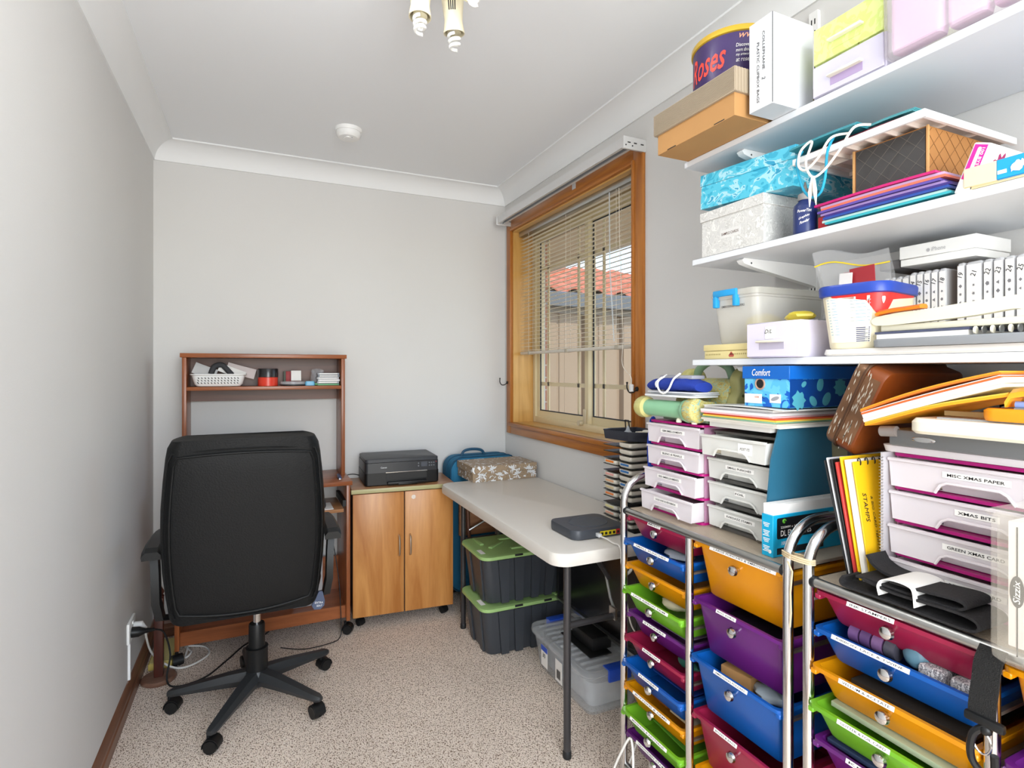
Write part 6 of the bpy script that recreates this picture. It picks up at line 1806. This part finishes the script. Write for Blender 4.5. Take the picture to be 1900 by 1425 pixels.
# letter tray on top of the kraft box
lt_ = thing('letter_tray', 'white plastic letter tray lying on the kraft box', 'letter tray', (1.23, .735, ZW + .0965))
LZ = ZW + .0968
TRW = mat('tray_plastic', '#ecdfd3', .45)
lx0, lx1, ly0, ly1 = 1.078, 1.385, .594, .864
build('deck', MB().box(lx0 + .008, lx1, ly0 + .008, ly1 - .008, LZ + .010, LZ + .0125), TRW, lt_, False)
m = MB().box(lx0, lx0 + .008, ly0, ly1, LZ, LZ + .014, .001, 1).box(lx0 + .008, lx1, ly0, ly0 + .008, LZ, LZ + .014, .001, 1).box(lx0 + .008, lx1, ly1 - .008, ly1, LZ, LZ + .014, .001, 1)
build('rim', m, WHITE, lt_)
for k in range(1, 7):
    yy = ly0 + k * (ly1 - ly0) / 7
    build('rib', MB().box(lx0 + .008, lx1, yy - .0015, yy + .0015, LZ + .001, LZ + .010), TRW, lt_, False)
for xx in (1.16, 1.26):
    build('rib', MB().box(xx - .0015, xx + .0015, ly0 + .008, ly1 - .008, LZ + .001, LZ + .010), TRW, lt_, False)
# folded gift bags and rope handles
GZ = LZ + .0145
for k, (c, nm, y0, y1, x0) in enumerate((('#7a2436', 'wine red folded gift bag beneath the teal one on the letter tray', .64, .845, 1.092), ('#3f8f96', 'teal folded gift bag at the near end of the letter tray', .63, .735, 1.105), ('#2f8794', 'teal folded gift bag over the far end of the letter tray', .715, .862, 1.066))):
    z = GZ + (0 if k == 0 else .0145)
    m = MB()
    for q in range(3):
        m.grid(lambda u, v: (x0 + .004 * q + u * (.20 if k != 1 else .10), y0 + v * (y1 - y0), z + q * .003 + .003 + .002 * math.sin(v * PI) * (1 - u)), 2, 6, .0022)
    gb = single('gift_bag', m, mat('gift_' + c.strip('#'), c, .45), nm, 'gift bag')
    if k == 2:
        rp_ = catmull([(1.075, .872, GZ + .008), (1.060, .874, GZ - .02), (1.062, .862, GZ - .075), (1.066, .845, GZ - .100), (1.064, .822, GZ - .098), (1.060, .808, GZ - .07), (1.060, .803, GZ - .02), (1.075, .80, GZ + .012)], 7)
        rp_ = [p + Vector((0, -.036, 0)) for p in rp_]
        build('blue_rope_handle', MB().tube(rp_, [.0024 + .0006 * (i % 2) for i in range(len(rp_))], 8), mat('turquoise_rope', '#1fa0c4', .6), gb)
    if k == 0:
        rp_ = catmull([(1.085, .775, GZ + .012), (1.052, .79, GZ + .002), (1.048, .815, GZ - .03), (1.050, .845, GZ - .045), (1.050, .862, GZ - .03), (1.052, .858, GZ + .0), (1.056, .835, GZ + .012), (1.052, .846, GZ - .03), (1.050, .830, GZ - .064), (1.050, .805, GZ - .06), (1.050, .77, GZ - .03), (1.056, .745, GZ + .006), (1.09, .735, GZ + .014)], 7)
        rp_ = [p + Vector((0, -.036, 0)) for p in rp_]
        rh = build('white_rope_handle', MB().tube(rp_, .0025, 8), mat('cotton_rope', '#f0e6da', .8), gb)
        build('frayed_end', MB().tube([(1.050, .829, GZ - .064), (1.049, .834, GZ - .095), (1.050, .836, GZ - .125)], [.0028, .0045, .0008], 6).tube([(1.050, .827, GZ - .064), (1.049, .823, GZ - .095), (1.050, .821, GZ - .125)], [.0028, .0045, .0008], 6).xf(tr(0, -.036, 0)), MATS['cotton_rope'], gb)
# packets at the right end of the middle shelf
pkm = thing('seed_packet', 'white and magenta packet leaning on the middle shelf', 'packet', (1.13, .548, S2))
PM = tr(1.088, .555, S2 + .001) @ rot('X', 22) @ rot('Z', 0)
build('carton', MB().box(0, .11, -.026, 0, 0, .083, .002, 1).xf(PM), PAPER, pkm)
build('magenta_face', MB().box(-.0006, .0002, -.0225, -.003, .024, .080).xf(PM), mat('hot_magenta', '#e01c96', .45), pkm, False)
build('white_pill', MB().rings([[PM @ Vector((-.0008 - .0003 * q, p[0], p[1])) for p in rr(-.0125, .058, .0055, .036, .0026, 0, 4)] for q in (0, 1)]), PAPER, pkm, False)
R3 = PM.to_3x3()
lettering(pkm, '100 BYSTEM', PM @ Vector((-.0008, -.0185, .053)), R3 @ Vector((0, 0, -1)), R3 @ Vector((0, -1, 0)), .0045, PAPER, 0, .01, .044)
build('flower_print', MB().rings([[PM @ Vector((.045 + .018 * math.cos(a) * (1 + .25 * math.cos(9 * a)), -.0262 - .0005 * q, .052 + .018 * math.sin(a) * (1 + .25 * math.cos(9 * a)))) for a in [2 * PI * k / 40 for k in range(40)]] for q in (0, 1)]), mat('raspberry_print', '#a8265e', .5), pkm, False)
rb_ = thing('map_box', 'cream and bright blue flat box with map emblem at the right of the middle shelf', 'box', (1.12, .45, S2))
build('cream_part', MB().box(1.084, 1.16, .492, .538, S2 + .004, S2 + .036, .001, 1), mat('pale_cream_card', '#f0deb0', .6), rb_)
build('blue_part', MB().box(1.0838, 1.16, .345, .4918, S2 + .004, S2 + .036, .001, 1), mat('azure_card', '#159be6', .45), rb_)
build('base', MB().box(1.088, 1.155, .35, .53, S2 + .0002, S2 + .0042), mat('pale_cream_side', '#d9c9a0', .7), rb_)
aus = [(0, 0), (.10, .10), (.30, .02), (.52, -.06), (.70, .10), (.74, .30), (1.0, .42), (.98, .70), (.80, .86), (.70, 1.0), (.62, .80), (.50, .96), (.36, .98), (.26, .82), (.06, .66), (-.04, .44), (.0, .2)]
build('map_emblem', MB().rings([[(1.0832 - .0004 * q, .472 - u * .020, S2 + .011 + v * .017) for u, v in aus] for q in (0, 1)]), PAPER, rb_, False)
panel(rb_, 'print_block', (1.0836, .484, S2 + .015), Y_ * -1, Z_, .012, .006, PAPER, .0006)

# ------------------------------------------------------------------ lowest shelf
yt = thing('yellow_tin', 'flat yellow tin with ship print under the clear tub', 'tin', (1.2, 1.06, S3))
YT = mat('pale_yellow_tin', '#e6d69a', .35)
build('body', MB().box(1.100, 1.30, .99, 1.153, S3, S3 + .021, .002), YT, yt)
build('lid', MB().box(1.098, 1.302, .988, 1.155, S3 + .0215, S3 + .038, .002), YT, yt)
build('ship_print', MB().add([(1.0994, 1.066, S3 + .005), (1.0994, 1.052, S3 + .005), (1.0994, 1.050, S3 + .009), (1.0994, 1.068, S3 + .009), (1.0994, 1.059, S3 + .019)], [(0, 1, 2, 3), (3, 2, 4)]), mat('ship_red', '#b8574a', .5), yt, False)
m = MB()
for k in range(26):
    if 8 < k < 14 :
        continue
    yy = 1.148 - k * .006
    m.add([(1.0994, yy, S3 + .012), (1.0994, yy - .0022, S3 + .0145), (1.0994, yy - .0044, S3 + .012), (1.0994, yy - .0022, S3 + .0095)], [(0, 1, 2, 3)])
build('lattice_print', m, mat('tin_brown_ink', '#a4945a', .5), yt, False)
tbx = thing('clear_lidded_tub', 'clear lidded tub with a blue handle clip on the yellow tin', 'tub', (1.22, 1.03, S3 + .0385))
tz0 = S3 + .0385
def tr_(k, z):
    return rr(1.250, 1.068, .272 * k, .150 * k, .020, z, 5)
TUBM = clear('clear_tub_plastic', '#f2efe6', .34, .12)
build('tub', MB().rings([tr_(.86, tz0), tr_(.89, tz0 + .006), tr_(.99, tz0 + .115), tr_(1.03, tz0 + .117), tr_(1.03, tz0 + .122), tr_(.975, tz0 + .12), tr_(.87, tz0 + .008)]), TUBM, tbx)
build('lid', MB().rings([tr_(1.04, tz0 + .1225), tr_(1.05, tz0 + .127), tr_(1.03, tz0 + .138), tr_(.95, tz0 + .141), tr_(.9, tz0 + .139)]), clear('clear_lid_plastic', '#e9e6da', .42, .15), tbx)
hx = 1.250 - .1385
build('blue_handle', MB().box(hx - .011, hx - .003, 1.045, 1.125, tz0 + .124, tz0 + .141, .003).box(hx - .011, hx + .004, 1.045, 1.058, tz0 + .096, tz0 + .126, .003).box(hx - .011, hx + .004, 1.112, 1.125, tz0 + .096, tz0 + .126, .003), mat('sky_blue_plastic', '#2a9bd8', .35), tbx)
lettering(tbx, 'EMBOSSING FOLDERS', (hx + .0035, 1.068, tz0 + .098), Y_ * -1, Z_, .006, INK, 0, .01, .075)
crumple('yellow_packet', (1.22, 1.062, tz0 + .048), (.055, .045, .034), '#e6cf5a', 'crumpled yellow packet inside the clear lidded tub', 'packet', .4, 21)
crumple('cream_packet', (1.32, 1.068, tz0 + .045), (.040, .042, .030), '#e9dfb4', 'cream packet inside the clear lidded tub', 'packet', .6, 22)
dl = paper_drawer('lilac drawer box with a handwritten D/L label on the lowest shelf', 1.072, 1.25, .842, .986, S3, S3 + .082, '#dcd6e8', '#b8b2c6')
panel(dl, 'label_card', (1.0715, .918, S3 + .057), Y_ * -1, Z_, .024, .028, PAPER, .0008)
lettering(dl, 'D/L', (1.0706, .921, S3 + .060), Y_ * -1, Z_, .0095, INK, .35)
crumple('yellow_wrapper', (1.15, .90, S3 + .0965), (.03, .035, .012), '#e8d23c', 'bright yellow wrapper on top of the lilac D/L drawer', 'wrapper', .3, 23)
single('grey_sleeve', MB().box(1.15, 1.24, .855, .90, S3 + .0825, S3 + .0865).xf(about((1.2, .88, S3 + .085), rot('X', 0))), clear('sleeve_film', '#c9ccd0', .6, .2), 'clear sleeve lying on the lilac D/L drawer', 'sleeve')
# ice cream tub
it = thing('ice_cream_tub', 'cream ice cream tub with blue rim and red heart label', 'tub', (1.18, .765, S3 + .014))
iz = S3 + .0145
ICE = mat('ice_cream_tub_plastic', '#efe6c6', .4)
def ir(k, z, r=.035):
    ring = rr(0, 0, .168 * k, .135 * k, r, z, 6)
    M2 = tr(1.165, .752, 0) @ rot('Z', 10)
    return [M2 @ Vector(p) for p in ring]
build('tub', MB().rings([ir(.80, iz), ir(.83, iz + .004), ir(.97, iz + .112), ir(.98, iz + .118)]), ICE, it)
build('blue_rim', MB().rings([ir(1.0, iz + .108), ir(1.035, iz + .110), ir(1.045, iz + .126), ir(1.02, iz + .130), ir(.95, iz + .130), ir(.94, iz + .118), ir(.985, iz + .116)]), mat('rim_blue', '#1f3f9e', .35), it)
def on_tub(u, v, k0=.83, k1=.97, off=.0012):
    """u runs along the outline 0..1 of the near corner region, v up"""
    z = iz + .004 + .108 * v
    ring = ir(k0 + (k1 - k0) * v + off * 12, z)
    n = len(ring)
    f_ = u * n
    i = int(math.floor(f_)) % n
    t_ = f_ - math.floor(f_)
    return ring[i].lerp(ring[(i + 1) % n], t_)
nring = 28
def band(u0, u1, lo, hi, material, name, nu=16, nv=5):
    m = MB().grid(lambda a, b: on_tub(u0 + (u1 - u0) * a, lo(a) + (hi(a) - lo(a)) * b), nu, nv)
    return build(name, m, material, it, True)
# outline order: +x+y corner, -x+y corner, -x-y corner, +x-y corner ; the -x-y corner faces the camera
u_c = (14 + 3) / 28
band(u_c - .16, u_c + .16, lambda a: .99 - .42 * math.exp(-((a - .5) / .33) ** 2), lambda a: .99, mat('label_red', '#d4241f', .4), 'red_heart_label', 24, 4)
band(u_c + .04, u_c + .085, lambda a: .30, lambda a: .60, mat('label_blue', '#2f86bf', .4), 'blue_flash', 4, 3)
band(u_c - .215, u_c - .06, lambda a: .08, lambda a: .92, mat('label_cream', '#f4efdc', .5), 'nutrition_panel', 8, 4)
for k in range(13):
    band(u_c - .205, u_c - .135, lambda a: .885 - k * .055, lambda a: .897 - k * .055, mat('label_blue_text', '#8fb4c9', .5), 'print_line', 4, 1)
for k in range(7):
    band(u_c - .125, u_c - .072, lambda a: .84 - k * .062, lambda a: .852 - k * .062, MATS['label_blue_text'], 'print_line', 4, 1)
for k in range(8):
    band(u_c - .118, u_c - .068, lambda a: .09 + k * .035, lambda a: .108 + k * .035, mat('bar_navy', '#3b3f63', .5), 'barcode_bar', 4, 1)
hp = []
for k in range(28):
    a = 2 * PI * k / 28
    hp.append((.55 * math.sin(a) ** 3, .43 * math.cos(a) - .17 * math.cos(2 * a) - .07 * math.cos(3 * a)))
build('heart_emblem', MB().tube([on_tub(u_c + .012 + x * .018, .84 + y * .13, off=.0022) for x, y in hp], .0009, 5, loop=True).tube([on_tub(u_c + .012 + x * .009, .84 + y * .07, off=.0022) for x, y in hp], .0007, 5, loop=True), PAPER, it)
for k in range(4):
    band(u_c + .11, u_c + .20, lambda a: .52 - k * .05, lambda a: .530 - k * .05, mat('label_tan', '#b79f5c', .5), 'print_line', 3, 1)
# zip bag standing in the tub
zb2 = thing('zip_bag', 'clear zip bag with a yellow seal and red cards standing in the ice cream tub', 'zip bag', (1.19, .79, iz + .02))
BAGF = clear('zip_bag_film', '#e6e7e9', .17, .1)
def bagf(u, v, s=1):
    return (1.165 + .06 * u + .004 * math.sin(5 * v + 3 * u) * s + .028 * v * (.5 - u) * 0 , .862 - .118 * u - .006 * math.sin(v * 4) - .012 * v * (1 - u) * -1, iz + .06 + .165 * v - .010 * u * v + .006 * math.sin(u * 7))
build('front_film', MB().grid(lambda u, v: bagf(u, v), 10, 10), BAGF, zb2, True, 80)
build('back_film', MB().grid(lambda u, v: Vector(bagf(u, v)) + Vector((.014 * math.sin(PI * min(1, v * 1.1)) + .002, .008 * math.sin(PI * u), 0)), 10, 10), BAGF, zb2, True, 80)
build('yellow_seal', MB().tube([Vector(bagf(u / 10, .80 + .03 * math.sin(u / 10 * PI))) + Vector((-.001, 0, 0)) for u in range(11)], .0017, 6), mat('seal_yellow', '#e8c81e', .4), zb2)
for k, (c, x, y0, y1, nm) in enumerate((('#a82f38', 1.190, .745, .800, 'deep red card in the zip bag'), ('#d9a0a4', 1.200, .80, .83, 'pink card in the zip bag'), ('#f0ecec', 1.182, .806, .836, 'white card at the left of the zip bag'))):
    single('card_sleeve', MB().box(x, x + .002, y0, y1, iz + .03, iz + .182 - .006 * k, .0005, 1).xf(about((x, y0, iz), rot('X', 3 * (k - 1)))), mat('bagcard_' + c.strip('#'), c, .5), nm, 'card')
# numbered stamp cases
CASE = clear('stamp_case_film', '#e3e3e6', .7, .15)
CW = mat('case_insert', '#f0eeec', .55)
NUMW = {'8': 'eight', '9': 'nine', '11': 'eleven', '12': 'twelve', '14': 'fourteen', '15': 'fifteen', '16': 'sixteen', '17': 'seventeen', '18': 'eighteen', '19': 'nineteen', '21': 'twenty-one', '22': 'twenty-two', '23': 'twenty-three', '24': 'twenty-four', '25': 'twenty-five'}
def stamp_case(num, y0, y1, lean=0, zt=1.500, x0=1.25):
    t = thing('stamp_case', 'clear stamp case marked %s on the lowest shelf' % NUMW[num], 'stamp case', (x0 + .05, (y0 + y1) / 2, S3 + .055), 0, 'numbered stamp cases')
    zb0 = S3 + .0555
    L_ = about((x0, (y0 + y1) / 2, zb0), rot('X', lean))
    build('case', MB().box(x0 + .002, x0 + .11, y0, y1, zb0, zt, .003, 1).xf(L_), CASE, t)
    build('spine_card', MB().box(x0 + .0005, x0 + .0024, y0 + .0012, y1 - .0012, zb0 + .001, zt - .006).xf(L_), CW, t, False)
    R4 = L_.to_3x3()
    lettering(t, num, L_ @ Vector((x0 + .0002, (y0 + y1) / 2, zt - .024)), R4 @ Vector((0, -.35, 1)), R4 @ Vector((0, 1, .35)), .0085, INK, .1)
    rnd2 = random.Random(int(num))
    m = MB()
    for q in range(3):
        z = zt - .046 - q * .016
        s_ = .0022 + rnd2.random() * .0012
        n = rnd2.choice((4, 5, 6, 10))
        m.add([(x0 + .0001, (y0 + y1) / 2 + s_ * (1 if (k % 2 == 0 or n < 6) else .5) * math.cos(2 * PI * k / n), z + 1.3 * s_ * (1 if (k % 2 == 0 or n < 6) else .5) * math.sin(2 * PI * k / n)) for k in range(n)], [tuple(range(n))])
    m.xf(L_)
    build('stamp_print', m, mat('stamp_grey', '#7d7c80', .6), t, False)
cbx2 = thing('card_organiser', 'brown cardboard organiser holding the numbered stamp cases', 'organiser', (1.3, .68, S3 + .054))
build('base', MB().box(1.255, 1.39, .44, .80, S3 + .0505, S3 + .0553), CARD, cbx2)
build('back_wall', MB().box(1.372, 1.376, .44, .80, S3 + .0555, 1.512), mat('dark_cardboard', '#6b4a2c', .85), cbx2, False)
build('divider', MB().box(1.262, 1.37, .6335, .6365, S3 + .0555, 1.500), CARD, cbx2, False)
single('shelf_riser', MB().box(1.26, 1.39, .43, .81, S3 + .0005, S3 + .050, .002), mat('riser_grey', '#8a8784', .6), 'grey block under the stamp case organiser on the lowest shelf', 'block')
yy = .776
for num, w, ln in (('8', .0125, 0), ('9', .0125, 0), ('11', .0130, 0), ('12', .0135, 0), ('14', .0125, 0), ('15', .0125, 0), ('16', .0125, 0), ('17', .0125, 0), ('18', .0135, 0)):
    zt = 1.494 if int(num) < 13 else 1.498
    stamp_case(num, yy - w, yy - .0006, 0, zt)
    yy -= w + .0012
yy = .6325
for num, w in (('19', .0135), ('21', .027), ('22', .0145), ('23', .0155), ('24', .0155), ('25', .014)):
    stamp_case(num, yy - w, yy - .0006, 0, 1.503)
    yy -= w + .0016
# phone box on top of the organiser
ph = thing('phone_box', 'white phone box lying on top of the numbered stamp cases', 'phone box', (1.32, .67, 1.5125))
build('base', MB().box(1.252, 1.372, .600, .738, 1.5130, 1.528, .001, 1), WHITE, ph)
build('lid', MB().box(1.2505, 1.3735, .5985, .7395, 1.5285, 1.5555, .001, 1), WHITE, ph)
PRT = mat('silver_grey_print', '#b4b3b6', .4)
lettering(ph, 'iPhone', (1.2500, .664, 1.540), Y_ * -1, Z_, .008, PRT, .05, .0, .026)
build('apple_mark', MB().rings([[(1.2502 - .0004 * q, .683 + .0032 * math.cos(a) * (1 - .18 * math.sin(a) ** 8), 1.5395 + .0036 * math.sin(a)) for a in [2 * PI * k / 20 for k in range(20)]] for q in (0, 1)]).add([(1.2497, .683, 1.5435), (1.2497, .6815, 1.5455), (1.2497, .6825, 1.5438)], [(0, 1, 2)]), PRT, ph, False)
single('disc_wallet', MB().box(1.262, 1.37, .745, .79, 1.5130, 1.533, .003), mat('dark_grey_wallet', '#6d6a6c', .5), 'dark grey flat box beside the phone box', 'box')
# slabs, ring book and guillotine trimmer
sw = thing('white_slab', 'pale wide board lying at the bottom of the stack on the lowest shelf', 'board', (1.2, .6, S3))
build('board', MB().rings([rr(1.20, .54, .22, .52, .02, S3 + .0002, 5), rr(1.20, .54, .225, .53, .022, S3 + .004, 5), rr(1.20, .54, .22, .525, .02, S3 + .0138, 5)]), mat('pale_slab', '#e6e2dc', .4), sw)
for o_ in (it,):
    pass
sg = single('grey_laptop', MB().rings([rr(1.165, .50, .17, .38, .015, S3 + .0145, 5), rr(1.165, .50, .172, .385, .016, S3 + .017, 5), rr(1.165, .50, .172, .385, .016, S3 + .028, 5), rr(1.165, .50, .168, .38, .014, S3 + .030, 5)]), mat('slab_grey', '#8e9296', .4), 'grey flat laptop in the stack under the cream trimmer', 'laptop')
rbk = thing('ring_book', 'white ring-bound book under the cream trimmer', 'book', (1.16, .55, S3 + .031))
build('pages', MB().box(1.092, 1.25, .535, .688, S3 + .0305, S3 + .0395), PAPER, rbk, False)
build('cover', MB().box(1.090, 1.252, .533, .690, S3 + .0397, S3 + .0440), mat('slate_cover', '#4a4f66', .5), rbk, False)
m = MB()
for k in range(9):
    y = .526 - k * .012
    build('ring', MB().tube([(1.094 + .0, y + .0, S3 + .038 + .0)] + [(1.094, y + .0075 * 0 - .001 * q, S3 + .038) for q in range(1, 3)], .0068, 10), CREAMP if k % 2 == 0 else STEEL, rbk)
gt = thing('guillotine_trimmer', 'cream guillotine paper trimmer with orange handle on the lowest shelf', 'paper trimmer', (1.15, .58, S3 + .0445))
GC = mat('trimmer_cream', '#e2ddc6', .4)
g0 = S3 + .0447
build('bed', MB().box(1.098, 1.245, .30, .684, g0, g0 + .012, .002), GC, gt)
arm = [(p.x, p.z) for p in catmull([(.690, 0, g0 + .0125), (.62, 0, g0 + .0130), (.53, 0, g0 + .018), (.475, 0, g0 + .024), (.458, 0, g0 + .020), (.44, 0, g0 + .0135), (.41, 0, g0 + .018), (.40, 0, g0 + .034), (.43, 0, g0 + .046), (.50, 0, g0 + .044), (.60, 0, g0 + .036), (.690, 0, g0 + .029)], 4, True)]
build('blade_arm', MB().prism(arm, 'x', 1.094, 1.112), GC, gt)
build('pivot', MB().cyl((1.0915, .447, g0 + .031), (1.0945, .447, g0 + .031), .0065, n=18), STEEL, gt)
build('orange_handle', MB().rings([[(1.10 + q[0], y, z + q[1]) for q in ((-.012, -.003), (-.014, .001), (-.006, .005), (.008, .005), (.012, .001), (.010, -.003))] for y, z in ((.688, g0 + .0335), (.684, g0 + .036), (.66, g0 + .0385), (.62, g0 + .0405), (.608, g0 + .0415))]), mat('handle_orange', '#f2801a', .4), gt, True, 40)
